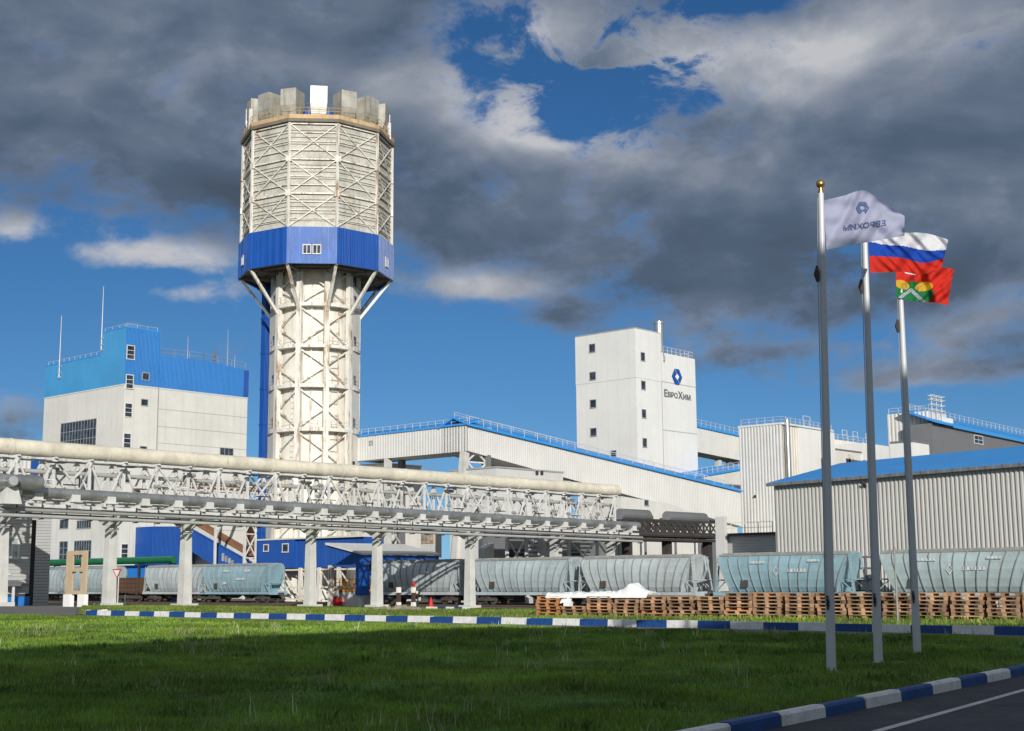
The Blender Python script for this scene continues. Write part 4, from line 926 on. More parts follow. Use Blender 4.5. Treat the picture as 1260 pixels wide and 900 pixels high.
# side galleries behind it, running right
for i, (y0, y1, yb, uo, x1) in enumerate(((526, 541, 566, 3.0, 925), (588, 578, 606, -4.0, 915))):
    a_ = PU(857, y0, LU+uo); b_ = PU(x1, y1, LU+uo); bb = PU(x1, y1+30, LU+uo)
    za, zbm = a_.z, (b_.z); h = 4.6
    sg = thing('link_gallery', ['upper white link gallery with blue railed roof right of the emblem building', 'lower white link gallery with blue roof partly behind the sloping gallery'][i], 'gallery', a_.x, LU+uo, za-h)
    mb = MB(); mb.hexa([(a_.x, LU+uo, za-h), (b_.x, LU+uo, zbm-h), (b_.x, LU+uo+4, zbm-h), (a_.x, LU+uo+4, za-h)], [(a_.x, LU+uo, za), (b_.x, LU+uo, zbm), (b_.x, LU+uo+4, zbm), (a_.x, LU+uo+4, za)]); mb.build('wall', 'clad', sg)
    mb = MB(); mb.hexa([(a_.x, LU+uo-0.3, za), (b_.x, LU+uo-0.3, zbm), (b_.x, LU+uo+4.2, zbm+0.7), (a_.x, LU+uo+4.2, za+0.7)], [(a_.x, LU+uo-0.3, za+0.35), (b_.x, LU+uo-0.3, zbm+0.35), (b_.x, LU+uo+4.2, zbm+1.05), (a_.x, LU+uo+4.2, za+1.05)]); mb.build('roof', 'blueroof', sg)
    mb = MB(); railing(mb, [(a_.x, LU+uo, za+0.35), (b_.x, LU+uo, zbm+0.35)], 1.2, 1.6, 0.06, 2); mb.build('roof_railing', 'railing', sg)
    if i == 0:
        for px in (884, 897):
            q = PU(px, 570, LU+uo+1.5); mb = MB(); mb.bar((q.x, LU+uo+1.5, Z0), (q.x, LU+uo+1.5, min(za, zbm)-h), 0.9, 0.9); mb.build('leg', 'conc' if px == 884 else 'slate', sg)

# ------------------------------------------------------------------ tall ribbed block right of centre
SV = 189.0
s0 = PV(963.5, 560, SV); SU = s0.y; sL = PV(910, 560, SV).y; sR = PU(1027.5, 560, SU).x
zS = PV(963.5, 522, SV).z; zS2 = PU(1027, 533, SU).z
tbk = thing('ribbed_block', 'tall ribbed white block with slim metal flue at its corner', 'building', SV, SU, Z0)
mb = MB(); corr(mb, (SV, SU), (SV, sL), Z0, zS, zS, 0.55, 0.12, (-1, 0)); mb.box(SV+0.03, sR-0.1, SU+0.45, sL, Z0, zS-0.03); mb.build('wall', 'corr', tbk)
mb = MB(); mb.box(SV-0.16, sR-0.1, SU-0.02, sL+0.05, zS, zS+0.3); mb.build('coping', 'frame', tbk)
vq0, vq1 = PU(966.5, 560, SU).x, PU(984, 560, SU).x
mb = MB(); corr(mb, (vq0, SU+0.35), (vq1, SU+0.35), Z0, zS-0.05, zS-0.05, 0.7, 0.1, (0, -1)); mb.build('side_wall', 'corr_beige', tbk)
mb = MB(); mb.box(vq1, sR, SU-0.05, SU+8, Z0, zS2); mb.build('plain_wall', 'white', tbk)
mb = MB(); q = PU(969.5, 560, SU-0.3); mb.tube([(q.x, SU-0.35, Z0), (q.x, SU-0.35, PU(969.5, 516.5, SU-0.3).z)], 0.42, 12); mb.build('flue', 'chimney', tbk, smooth=True)
mb = MB(); railing(mb, [(SV+0.3, sL-0.3, zS+0.3), (SV+0.3, SU+0.3, zS+0.3), (sR-0.3, SU+0.3, max(zS2, zS-0.2)+0.3)], 1.0, 1.4, 0.06, 2)
for px in (983, 996): pass
q = PU(988, 525, SU+0.6)
for dv in (0, 2.2): mb.bar((q.x+dv, SU+0.5, zS-0.2), (q.x+dv, SU+0.5, zS+2.0), 0.09, 0.09)
mb.bar((q.x, SU+0.5, zS+2.0), (q.x+2.2, SU+0.5, zS+2.0), 0.09, 0.09); mb.bar((q.x, SU+0.5, zS+1.2), (q.x+2.2, SU+0.5, zS+1.2), 0.09, 0.09)
mb.build('roof_railing', 'railing', tbk)
mb = MB(); q = PV(931, 610, SV); mb.bar((SV-0.5, q.y, q.z), (SV-0.1, q.y+0.3, q.z-0.3), 0.3, 0.2); mb.build('wall_lamp', 'darksteel', tbk)
window(tbk, 'u', SU-0.05, 1010.5, 1013, 565, 578, 1, 1, fr='frame_grey')
# lower roofs behind the warehouse
MU = SU+0.25
md = thing('stepped_block', 'lower white block with roof railings behind the blue-roofed warehouse', 'building', PU(1027, 560, MU).x, MU, Z0)
v1, v2 = sR+0.05, PU(1060, 560, MU).x; v3 = PU(1101, 560, MU).x
zm1 = PU(1045, 556, MU).z; zm2 = PU(1080, 548, MU).z
mb = MB(); mb.box(v1, v2, MU, MU+6, Z0, zm1); mb.build('wall', 'clad', md)
mb = MB(); mb.box(v1, v2, MU-0.1, MU+6, zm1, zm1+0.25); mb.build('roof', 'slate', md)
mb = MB(); zz = PU(1045, 543.5, MU+6).z; corr(mb, (v1, MU+6), (v3+6, MU+6), Z0, zz, zz, 0.6, 0.12, (0, -1)); mb.box(v1, v3+6, MU+6.1, MU+12, Z0, zz-0.02); mb.build('upper_wall', 'corr_beige', md)
mb = MB(); mb.box(v2+0.05, v3, MU-0.3, MU+5.9, Z0, zm2); mb.build('end_wall', 'white', md)
mb = MB(); railing(mb, [(v1, MU+6.2, zz), (v3+4, MU+6.2, zz)], 1.0, 1.8, 0.07, 2)
for px, y in ((1037, 533), (1050, 535), (1066, 537)):
    q = PU(px, 545, MU+6.4)
    for dv in (0, 1.7): mb.bar((q.x+dv, MU+6.4, zm1), (q.x+dv, MU+6.4, zz+2.0), 0.1, 0.1)
    for dz in (2.0, 1.2): mb.bar((q.x, MU+6.4, zz+dz), (q.x+1.7, MU+6.4, zz+dz), 0.1, 0.1)
mb.build('roof_railing', 'railing', md)
window(md, 'u', MU, 1041, 1046.5, 565, 571, 2, 1, fr='frame_grey')
HVv = 200.0
h0 = PV(1145.5, 540, HVv); HUu = h0.y; hL = PV(1093, 540, HVv).y; hR = PU(1166, 540, HUu).x
zH1 = PV(1145.5, 505.5, HVv).z
hb = thing('ladder_block', 'ribbed white block topped with caged ladders at the far right', 'building', HVv, HUu, Z0)
mb = MB(); corr(mb, (HVv, HUu), (HVv, hL), Z0, zH1, zH1, 0.6, 0.12, (-1, 0)); mb.box(HVv+0.03, hR, HUu, hL, Z0, zH1-0.03); mb.build('wall', 'corr', hb)
mb = MB(); mb.box(hR-2.2, hR+0.6, HUu-0.8, HUu-0.01, Z0, zH1-0.8); mb.build('stair_bay', 'white', hb)
mb = MB(); railing(mb, [(HVv+0.2, HUu+0.2, zH1), (HVv+0.2, hL-0.2, zH1)], 0.9, 1.4, 0.07, 2)
for px in (1147, 1153, 1159):
    q = PU(px, 510, HUu-0.3); mb.tube([(q.x, HUu-0.3, zH1-3.5), (q.x, HUu-0.3, zH1+2.4)], 0.08, 6)
    for dz in (0.2, 1.0, 1.8, 2.4): mb.tube([(q.x+0.6*math.cos(t), HUu-0.3+0.6*math.sin(t), zH1+dz) for t in np.linspace(0, 6.28, 9)], 0.06, 5)
mb.build('caged_ladder', 'railing', hb)
window(hb, 'v', HVv, 1122, 1127, 536, 541, 1, 1, fr='frame_grey')
v_ = PU(1146, 545, HUu-4).x
wl = thing('side_annex', 'small white annex below the ribbed block with ladders', 'building', v_, HUu-4, Z0)
va_, vb_ = PU(1123, 545, HUu-4).x, PU(1143, 545, HUu-4).x; zz = PU(1130, 545, HUu-4).z
mb = MB(); mb.box(va_, vb_, HUu-4, HUu-0.5, Z0, zz); mb.build('wall', 'white', wl)
mb = MB(); mb.box(va_-0.1, vb_+0.1, HUu-4.1, HUu-0.5, zz, zz+0.25); mb.build('roof', 'slate', wl)
# descending blue-roofed gallery, far right; wall's dark colour stands in for cast shadow
dv0 = PU(1147, 530, HUu-1.0); dv1 = PU(1300, 551, HUu-1.0); dvb = PU(1300, 590, HUu-1.0)
zt0 = PU(1147, 521, HUu-1.0).z; zt1 = PU(1300, 553, HUu-1.0).z
dg = thing('descending_gallery', 'shadow-toned grey gallery with blue roof descending to the right behind the warehouse', 'gallery', dv0.x, HUu-1, Z0)
vend = dv1.x
mb = MB(); mb.extr([(dv0.x, HUu-1, Z0), (vend, HUu-1, Z0), (vend, HUu-1, zt1), (dv0.x, HUu-1, zt0)], (0, 4.5, 0)); mb.build('wall', 'slate', dg)  # slate here stands in for the cast shadow on the wall
mb = MB(); mb.hexa([(dv0.x-0.4, HUu-1.8, zt0), (vend, HUu-1.8, zt1), (vend, HUu+3.5, zt1+2.2), (dv0.x-0.4, HUu+3.5, zt0+2.2)], [(dv0.x-0.4, HUu-1.8, zt0+0.3), (vend, HUu-1.8, zt1+0.3), (vend, HUu+3.5, zt1+2.5), (dv0.x-0.4, HUu+3.5, zt0+2.5)]); mb.build('roof', 'blueroof', dg)
mb = MB(); railing(mb, [(dv0.x, HUu+3.3, zt0+2.5), (vend, HUu+3.3, zt1+2.5)], 1.0, 1.8, 0.06, 2); mb.build('roof_railing', 'railing', dg)
window(dg, 'u', HUu-1, 1199, 1209, 537, 546, 2, 2, fr='greyclad')

# ------------------------------------------------------------------ corrugated warehouse with blue roof
WV = 116.0
w0 = PV(953, 620, WV); w1 = PV(1310, 620, WV-3.0)
ze0 = PV(953, 596, WV).z; ze1 = PV(1310, 567.5, WV-3.0).z
wh = thing('corrugated_warehouse', 'long corrugated grey warehouse with bright blue pitched roof behind the wagons', 'warehouse', WV, w0.y, Z0)
mb = MB(); d = Vector((w1.x-w0.x, w1.y-w0.y)); nn = Vector((d.y, -d.x)).normalized()
if nn.x > 0: nn = -nn
corr(mb, (w0.x, w0.y), (w1.x, w1.y), Z0, ze0, ze1, 0.42, 0.11, (nn.x, nn.y))
bk = -nn*24
mb.hexa([(w0.x+0.03, w0.y, Z0), (w1.x+0.03, w1.y, Z0), (w1.x+bk.x, w1.y+bk.y, Z0), (w0.x+bk.x, w0.y+bk.y, Z0)][::-1], [(w0.x+0.03, w0.y, ze0-0.02), (w1.x+0.03, w1.y, ze1-0.02), (w1.x+bk.x, w1.y+bk.y, ze1-0.02), (w0.x+bk.x, w0.y+bk.y, ze0-0.02)][::-1])
mb.build('wall', 'corr_wh', wh)
rg0 = Vector((w0.x, w0.y, ze0)) + Vector((bk.x, bk.y, 0))*0.5; rg1 = Vector((w1.x, w1.y, ze1)) + Vector((bk.x, bk.y, 0))*0.5
zr0 = PV(1022, 573.5, rg0.x).z; zr1 = zr0+0.4
e0 = Vector((w0.x+nn.x*0.5, w0.y+nn.y*0.5+0.4, ze0-0.1)); e1 = Vector((w1.x+nn.x*0.5, w1.y+nn.y*0.5, ze1-0.1))
k0 = Vector((rg0.x, rg0.y+0.4, zr0)); k1 = Vector((rg1.x, rg1.y, zr1))
f0 = Vector((w0.x+bk.x, w0.y+bk.y+0.4, ze0-0.1)); f1 = Vector((w1.x+bk.x, w1.y+bk.y, ze1-0.1)); up = Vector((0, 0, 0.22))
mb = MB(); mb.hexa([e0, k0, k1, e1], [e0+up, k0+up, k1+up, e1+up]); mb.hexa([k0, f0, f1, k1], [k0+up, f0+up, f1+up, k1+up]); mb.build('roof', 'blueroof', wh)
mb = MB(); mb.extr([(w0.x+0.05, w0.y-0.03, ze0-0.1), (rg0.x, rg0.y-0.03, zr0-0.02), (w0.x+bk.x, w0.y+bk.y-0.03, ze0-0.1)], (0, -0.1, 0)); mb.build('gable', 'corr_wh', wh)
mb = MB(); mb.bar(e0+Vector((nn.x*0.08, nn.y*0.08, 0.02)), e1+Vector((nn.x*0.08, nn.y*0.08, 0.02)), 0.2, 0.3); mb.build('gutter', 'slate', wh)
mb = MB(); q = PV(1066, 595, WV-1); mb.bar((q.x-0.6, q.y, q.z), (q.x-0.2, q.y, q.z-0.3), 0.25, 0.18); mb.build('wall_lamp', 'darksteel', wh)
# slate annex left of the warehouse
av = WV+9
a0_, a1_ = PV(951, 670, av), PV(884, 670, av); zz = PV(915, 659, av).z
ax = thing('slate_annex', 'low slate grey lean-to between the sloping gallery and the warehouse', 'annex', av, a0_.y, Z0)
mb = MB(); mb.box(av, av+5, a0_.y-1, a1_.y, Z0, zz); mb.build('wall', 'siding', ax)
mb = MB(); mb.box(av-0.3, av+5.2, a0_.y-1, a1_.y+0.2, zz, zz+0.25); mb.build('roof', 'darksteel', ax)
mb = MB(); railing(mb, [(av, a0_.y, zz+0.25), (av, a1_.y, zz+0.25)], 1.1, 1.5, 0.06, 2); mb.build('railing', 'railing', ax)
q0, q1 = PV(891, 660, av-1), PV(880.5, 660, av-1); zq = PV(885, 636, av-1).z
mb = MB(); mb.box(av-1, av-0.4, q0.y, q1.y, Z0, zq); mb.build('end_bay', 'corr', ax)

# ------------------------------------------------------------------ grey sided building on the far left
ec_ = PV(36.8, 700, 58.0); EU = ec_.y; ev0, ev1 = 47.5, 58.0
zE0 = gz(55)-0.1; zE1 = PU(20, 588, EU).z
gbld = thing('sided_office', 'grey sided two-storey building with blue base at the far left edge', 'building', ev1, EU, zE0)
mb = MB(); mb.box(ev0, ev1, EU, EU+12, zE0+1.0, zE1); mb.build('wall', 'siding', gbld)
zq = PU(20, 734.5, EU).z
mb = MB(); mb.box(ev0-0.06, ev1+0.06, EU-0.06, EU+12, zE0-0.3, zq); mb.build('base_course', 'awnblue', gbld)
mb = MB(); mb.box(ev0-0.25, ev1+0.2, EU-0.25, EU+12, zE1, zE1+0.3); mb.build('roof', 'slate', gbld)
window(gbld, 'u', EU, 8, 21.5, 663, 686, 2, 1, gl='glass_pale', fw=0.16)
vs, fs = text_mesh('И', 1.0, 0.0)
p0, p1 = PU(9, 652.5, EU), PU(15.5, 646.5, EU); x0 = min(v.x for v in vs); x1 = max(v.x for v in vs); yy = max(v.y for v in vs)
mb = MB(); mb.add([(p0.x+(p1.x-p0.x)*(v.x-x0)/(x1-x0), EU-0.04, p0.z+(p1.z-p0.z)*v.y/yy) for v in vs], fs); mb.build('lettering', 'slate', gbld)
aw0, aw1 = PU(27, 718, EU), PU(-3, 718, EU); za = PU(10, 714, EU).z; zb2 = PU(10, 721.5, EU).z
mb = MB(); mb.hexa([(aw1.x, EU-1.3, zb2), (aw0.x, EU-1.3, zb2), (aw0.x, EU, zb2+0.1), (aw1.x, EU, zb2+0.1)], [(aw1.x, EU-1.2, zb2+0.15), (aw0.x-0.1, EU-1.2, zb2+0.15), (aw0.x-0.4, EU, za), (aw1.x, EU, za)]); mb.build('awning', 'slate', gbld)
q = PU(16, 735, EU-1.1); mb = MB(); mb.bar((q.x, EU-1.1, zE0), (q.x, EU-1.1, zb2), 0.16, 0.16); mb.build('awning_post', 'steelwhite', gbld)
mb = MB(); mb.bar((PU(-2, 707, EU).x, EU-0.03, PU(5, 707, EU).z), (PU(13, 707, EU).x, EU-0.03, PU(5, 707, EU).z), 0.1, 0.14); mb.build('name_strip', 'frame', gbld)
# taller grey block behind it
fc = PV(66, 590, 70.0); FU = fc.y
zf = PU(50, 583, FU).z; zg0 = gz(66)-0.2
bk2 = thing('grey_shed', 'tall grey sheet shed with blue corner behind the far left office', 'shed', 70.0, FU, zg0)
xa, xb, xc = PU(22, 570, FU).x, PU(37.5, 570, FU).x, PU(47, 570, FU).x
mb = MB(); mb.extr([(58, FU, zg0), (70, FU, zg0), (70, FU, PU(66, 590, FU).z), (xc, FU, zf+0.2), (58, FU, zf+0.4)], (0, 10, 0)); mb.build('wall', 'siding', bk2)
zt8 = PU(30, 561, FU).z
mb = MB(); corr(mb, (58, FU-0.1), (xb, FU-0.1), zf-0.2, zt8, zt8, 0.45, 0.08, (0, -1)); mb.box(58, xb, FU-0.05, FU+4, zf-0.2, zt8-0.02); mb.build('upper_wall', 'corr', bk2)
mb = MB(); mb.box(xb+0.02, xc, FU-0.1, FU+3, zf-1.0, zt8+0.25); mb.build('blue_corner', 'bluegrey', bk2)
q = PU(41.5, 660, EU+6); mb = MB(); w = 0.2; mb.box(q.x-w, q.x+w, EU+6, EU+6.7, gz(q.x)-0.1, PU(42, 640, EU+6).z)
solo(mb, 'dark_pillar', 'darksteel', 'narrow dark steel pillar between the far left office and the green pipe', 'pillar', q.x, EU+6, gz(q.x))

# ================================================================== PIPE RACK
QU = 95.6
rk = thing('pipe_rack', 'long pale pipe rack on concrete columns crossing in front of the tower', 'pipe rack', 59.5, QU, 0.0)
def ZR(y_left, y_right, xr):                       # height along the rack from the two pixels it passes through
    a, b = PU(135, y_left, QU), PU(xr, y_right, QU)
    return lambda v: a.z + (b.z-a.z)*(v-a.x)/(b.x-a.x)
zcream = ZR(557.5, 602, 745); zlow = ZR(613.5, 641, 640)
zcap = lambda v: zlow(v)-1.25
colpx = (1, 135, 228, 382, 464, 578, 682, 752)
colv = [PU(x, 700, QU).x for x in colpx]
for v, px in zip(colv, colpx):
    zg_ = gz(v); w = 0.74; zc = zcap(v)-0.9
    mb = MB(); b0, t0 = w/2+0.06, w/2-0.05
    mb.hexa([(v-b0, QU-b0, zg_), (v+b0, QU-b0, zg_), (v+b0, QU+b0, zg_), (v-b0, QU+b0, zg_)], [(v-t0, QU-t0, zc), (v+t0, QU-t0, zc), (v+t0, QU+t0, zc), (v-t0, QU+t0, zc)])
    cl = mb.build('column', 'conc', rk)
    mb = MB(); mb.box(v-0.8, v+0.8, QU-0.8, QU+0.8, zg_-0.4, zg_+0.28); mb.build('footing', 'conc', cl)
    mb = MB(); mb.extr([(v-0.36, QU-0.5, zc+0.004), (v-0.36, QU+0.5, zc+0.004), (v-0.36, QU+1.9, zc+0.75), (v-0.36, QU-1.9, zc+0.75)], (0.72, 0, 0)); mb.build('cap', 'conc', cl)
    mb = MB(); mb.bar((v-0.32, QU-0.42, zc-0.9), (v-0.32, QU-1.8, zc+0.5), 0.08, 0.16); mb.build('bracket', 'steelwhite', cl)
    mb = MB(); mb.bar((v-0.4, QU-0.42, zc-0.25), (v+0.4, QU-0.42, zc-0.25), 0.12, 0.1)
    mb.build('collar', 'steelwhite', cl)
VA, VB = PU(-40, 640, QU).x, PU(768, 640, QU).x
nseg = 24
def along(f, a=VA, b=VB, n=nseg): return [(a+(b-a)*i/n, f(a+(b-a)*i/n)) for i in range(n+1)]
# deck: two longitudinal channel beams, cross beams, plank walkway
mb = MB()
for du in (-2.0, 2.0):
    pts = along(lambda v: zlow(v)-0.95)
    for (a, za), (b, zb2) in zip(pts[:-1], pts[1:]):
        mb.bar((a, QU+du, za), (b, QU+du, zb2), 0.16, 0.22)
mb.build('longitudinal_beam', 'steelwhite', rk)
BAY = 3.05
posts = np.arange(VA+0.5, VB-0.3, BAY)
mb = MB()
for v in posts: mb.bar((v, QU-2.45, zlow(v)-0.74), (v, QU+2.5, zlow(v)-0.74), 0.2, 0.2)
for v in posts: mb.bar((v+BAY/2, QU-1.9, zlow(v)-1.0), (v+BAY/2, QU+1.9, zlow(v)-1.0), 0.1, 0.12)
mb.build('cross_beam', 'steelwhite', rk)
mb = MB()
pts = along(lambda v: zlow(v)-0.72)
for (a, za), (b, zb2) in zip(pts[:-1], pts[1:]): mb.bar((a, QU+1.3, za), (b, QU+1.3, zb2), 0.8, 0.05)
mb.build('walkway_plank', 'greyclad', rk)
# upper lattice truss carrying the cream pipe
zt0_ = lambda v: zcream(v)-0.80
zb0_ = lambda v: zlow(v)-0.4
for du, nm in ((-0.1, 'lattice_truss'), (1.7, 'lattice_truss')):
    mb = MB()
    for (a, za), (b, zb2) in zip(along(zt0_)[:-1], along(zt0_)[1:]): mb.bar((a, QU+du, za), (b, QU+du, zb2), 0.13, 0.13)
    for (a, za), (b, zb2) in zip(along(zb0_)[:-1], along(zb0_)[1:]): mb.bar((a, QU+du, za), (b, QU+du, zb2), 0.16, 0.2)
    for i, v in enumerate(posts):
        mb.bar((v, QU+du, zb0_(v)), (v, QU+du, zt0_(v)), 0.19, 0.19)
        if i+1 < len(posts):
            v2 = posts[i+1]; vm = (v+v2)/2
            if i % 3 != 2:
                mb.bar((v, QU+du, zt0_(v)), (vm, QU+du+0.02, zb0_(vm)), 0.13, 0.13); mb.bar((vm, QU+du+0.02, zb0_(vm)), (v2, QU+du, zt0_(v2)), 0.13, 0.13)
            else:
                mb.bar((v, QU+du, zb0_(v)), (v2, QU+du+0.03, zt0_(v2)), 0.13, 0.13); mb.bar((v, QU+du-0.03, zt0_(v)), (v2, QU+du, zb0_(v2)), 0.13, 0.13)
            zmid = (zt0_(vm)+zb0_(vm))/2
            if i % 4 == 1: mb.bar((v, QU+du+0.05, zmid+0.05), (v2, QU+du+0.05, zmid-0.02), 0.09, 0.09)
    mb.build(nm, 'steelwhite', rk)
mb = MB()
for v in posts:
    mb.bar((v, QU-0.5, zt0_(v)+0.1), (v, QU+2.0, zt0_(v)+0.1), 0.16, 0.12)
    mb.bar((v, QU-0.4, zb0_(v)+0.3), (v, QU+1.9, zt0_(v)-0.2), 0.1, 0.1)
    mb.bar((v, QU+1.9, zb0_(v)+0.3), (v, QU-0.4, zt0_(v)-0.2), 0.1, 0.1)
mb.build('portal_bracing', 'steelwhite', rk)
# small valve platforms hung in the truss
mb = MB()
for i, v in enumerate(posts):
    if i % 2 == 0:
        mb.box(v-0.9, v+0.5, QU-1.25, QU-0.5, zt0_(v)-0.35, zt0_(v)-0.28)
        mb.box(v+0.5, v+1.5, QU-1.2, QU-0.6, zb0_(v)+1.15, zb0_(v)+1.22)
mb.build('valve_platform', 'darksteel', rk)
rng = random.Random(3)
for v in posts:
    for q in range(2):
        x = v+rng.uniform(-1.2, 1.2); zz = rng.uniform(zb0_(x)+0.8, zt0_(x)-0.5); uu = QU+rng.uniform(-0.9, 1.2)
        mb = MB(); mb.tube([(x, uu, zz-rng.uniform(0.3, 0.8)), (x, uu, zz)], 0.1, 6); mb.tube([(x-0.25, uu, zz), (x+0.25, uu, zz)], 0.16, 8); mb.build('valve', 'thin', rk)

# the pipes that lie on the rack
def pipe(name, f, du, r, mat, label, v0=VA, v1=VB, n=30, seg=14, group=None, flange=0.0, saddles=None):
    t = thing(name, label, 'pipe', v0, QU+du, f(v0), group)
    mb = MB(); mb.tube([(v0+(v1-v0)*i/n, QU+du, f(v0+(v1-v0)*i/n)) for i in range(n+1)], r, seg)
    if flange:
        for v in np.arange(v0+3.4, v1, flange): mb.tube([(v-0.07, QU+du, f(v-0.07)), (v+0.07, QU+du, f(v+0.07))], r*1.05, seg)
    mb.build('pipe_run', mat, t, smooth=True)
    if saddles:
        for v in np.arange(v0+1.3, v1-0.5, saddles):
            mb = MB(); z = f(v)
            mb.extr([(v-0.35, QU+du-r*1.02, z-r*0.1), (v-0.35, QU+du-r*1.1, z-r-0.12), (v-0.35, QU+du+r*1.1, z-r-0.12), (v-0.35, QU+du+r*1.02, z-r*0.1)], (0.7, 0, 0))
            mb.box(v-0.5, v+0.5, QU+du-r*1.3, QU+du+r*1.2, z-r-0.2, z-r-0.121)
            mb.build('saddle', 'conc', t)
    return t
pipe('main_pipe', zcream, 0.7, 0.62, 'cream', 'thick cream wrapped pipe along the top of the pipe rack', v1=PU(766, 606, QU).x, flange=8.2)
pl = pipe('main_pipe', zlow, -2.0, 0.41, 'pipe', 'thick grey metal-jacketed pipe on saddles at mid-height of the rack', v0=PU(24, 614, QU-2).x, flange=5.5, saddles=3.05)
pipe('service_pipe', lambda v: zlow(v)-0.15, 0.2, 0.24, 'pipe_lt', 'medium pale pipe behind the grey main pipe on the rack')
pipe('service_pipe', lambda v: zlow(v)-1.35, -2.55, 0.13, 'thin', 'upper of two thin grey pipes hung under the rack edge')
pipe('service_pipe', lambda v: zlow(v)-1.78, -2.5, 0.13, 'pipe_lt', 'lowest thin pale pipe hung under the rack edge')
pipe('service_pipe', lambda v: zlow(v)-1.5, 1.4, 0.2, 'thin', 'thin dark pipe under the far side of the rack')
pipe('service_pipe', lambda v: zcream(v)-1.7, 1.2, 0.17, 'pipe_lt', 'slim pale pipe running inside the rack truss')
for v in np.arange(VA+0.5, VB, 2.0):
    mb = MB(); mb.bar((v, QU-2.36, zlow(v)-1.98), (v, QU-2.36, zlow(v)-0.8), 0.07, 0.07); mb.bar((v+0.02, QU-2.62, zlow(v)-1.95), (v+0.02, QU-1.9, zlow(v)-1.95), 0.07, 0.07)
    mb.build('pipe_hanger', 'darksteel', rk)
# blind ended pipe at far left with a round flange facing the lawn
pe = PU(52, 598, QU-3.2); zb3 = PU(30, 594, QU-3.2).z
t = thing('blanked_pipe', 'short thick grey pipe with a closed end beside the far left column', 'pipe', pe.x, QU-3.2, zb3)
mb = MB(); mb.tube([(VA, QU-3.2, zb3), (pe.x-0.35, QU-3.2, zb3), (pe.x-0.1, QU-3.2, zb3), (pe.x, QU-3.2, zb3)], [0.55, 0.55, 0.5, 0.3], 16); mb.build('pipe_run', 'pipe', t, smooth=True)
q = PU(13, 594, QU-3.9)
mb = MB(); mb.tube([(q.x, QU-3.2, zb3), (q.x, QU-4.3, zb3)], 0.42, 16); mb.build('branch', 'pipe', t, smooth=True)
mb = MB(); mb.tube([(q.x, QU-4.3, zb3), (q.x, QU-4.36, zb3)], 0.34, 16); mb.build('blank_flange', 'pipe_lt', t, smooth=True)
mb = MB(); v = PU(8, 610, QU-3.2).x; mb.hexa([(v-0.5, QU-3.8, zb3-1.6), (v+0.9, QU-3.8, zb3-1.6), (v+0.9, QU-2.6, zb3-1.6), (v-0.5, QU-2.6, zb3-1.6)], [(v-0.2, QU-3.7, zb3-0.4), (v+0.6, QU-3.7, zb3-0.4), (v+0.6, QU-2.7, zb3-0.4), (v-0.2, QU-2.7, zb3-0.4)]); mb.build('saddle', 'conc', t)

# dark continuation of the rack beyond the loading track
DV0, DV1 = PU(770, 655, QU+1.5).x, PU(882, 655, QU+1.5).x
zd = PU(820, 641, QU+1.5).z; zd2 = PU(820, 668, QU+1.5).z
dr = thing('dark_trestle', 'dark rusty lattice trestle continuing behind the pale pipe rack', 'trestle', DV0, QU+1.5, Z0)
for du in (0.0, 3.0):
    mb = MB(); n = 13
    for i in range(n):
        a = DV0+(DV1-DV0)*i/n; b = DV0+(DV1-DV0)*(i+1)/n; zm = zd-(zd-zd2)*0.55
        mb.bar((a, QU+1.5+du, zd), (b, QU+1.5+du, zd), 0.22, 0.26); mb.bar((a, QU+1.5+du, zm), (b, QU+1.5+du, zm), 0.22, 0.26)
        mb.bar((a, QU+1.5+du, zm), (a, QU+1.5+du, zd), 0.2, 0.2)
        mb.bar((a, QU+1.5+du, zm), (b, QU+1.52+du, zd), 0.14, 0.14); mb.bar((b, QU+1.5+du, zm), (a, QU+1.54+du, zd), 0.14, 0.14)
    mb.build('lattice_truss', 'darksteel', dr)
mb = MB(); mb.box(DV0, DV1, QU+1.3, QU+4.8, zd2+0.2, zd2+0.5)
for k in range(3): mb.tube([(DV0, QU+1.2+k, zd2+0.9), (DV1, QU+1.2+k, zd2+0.9)], 0.3, 8)
mb.build('deck', 'darksteel', dr)
for q in (0.08, 0.5, 0.96):
    mb = MB(); v = DV0+(DV1-DV0)*q; mb.bar((v, QU+2.5, Z0), (v, QU+2.5, zd2+0.3), 0.9, 0.9); mb.build('column', 'darksteel', dr)

# white concrete piers and frames behind the wagons
for i, (x0, x1, y0, uo, lab) in enumerate(((655, 667, 660, 7, 'pale concrete pier standing left of the tallest pier behind the wagons'), (597, 608, 668, 6, 'pale concrete pier right of the rack column near the cone'), (765, 778, 662, 5, 'pale concrete pier near the right end of the pipe rack'))):
    a, b = PU(x0, 690, QU+uo), PU(x1, 690, QU+uo); zt3 = PU(x0, y0, QU+uo).z
    mb = MB(); mb.hexa([(a.x, QU+uo, Z0), (b.x, QU+uo, Z0), (b.x, QU+uo+1, Z0), (a.x, QU+uo+1, Z0)], [(a.x, QU+uo, zt3-0.6), (b.x, QU+uo, zt3), (b.x, QU+uo+1, zt3), (a.x, QU+uo+1, zt3-0.6)])
    solo(mb, 'concrete_pier', 'conc', lab, 'pier', a.x, QU+uo, Z0)
a, b = PU(672, 690, QU+3), PU(692, 690, QU+3); zt3 = PU(682, 655, QU+3).z
mb = MB(); mb.box(a.x, b.x, QU+3, QU+4.2, Z0, zt3)
pr = thing('concrete_pier', 'tallest and widest pale concrete pier behind the wagons', 'pier', a.x, QU+3, Z0); mb.build('shaft', 'conc', pr)
mb = MB()
for y in (664, 690): q = PU(683, y, QU+3); mb.box(q.x-0.25, q.x+0.25, QU+2.98, QU+3.1, q.z-0.25, q.z+0.25)
mb.build('anchor_plate', 'darksteel', pr)
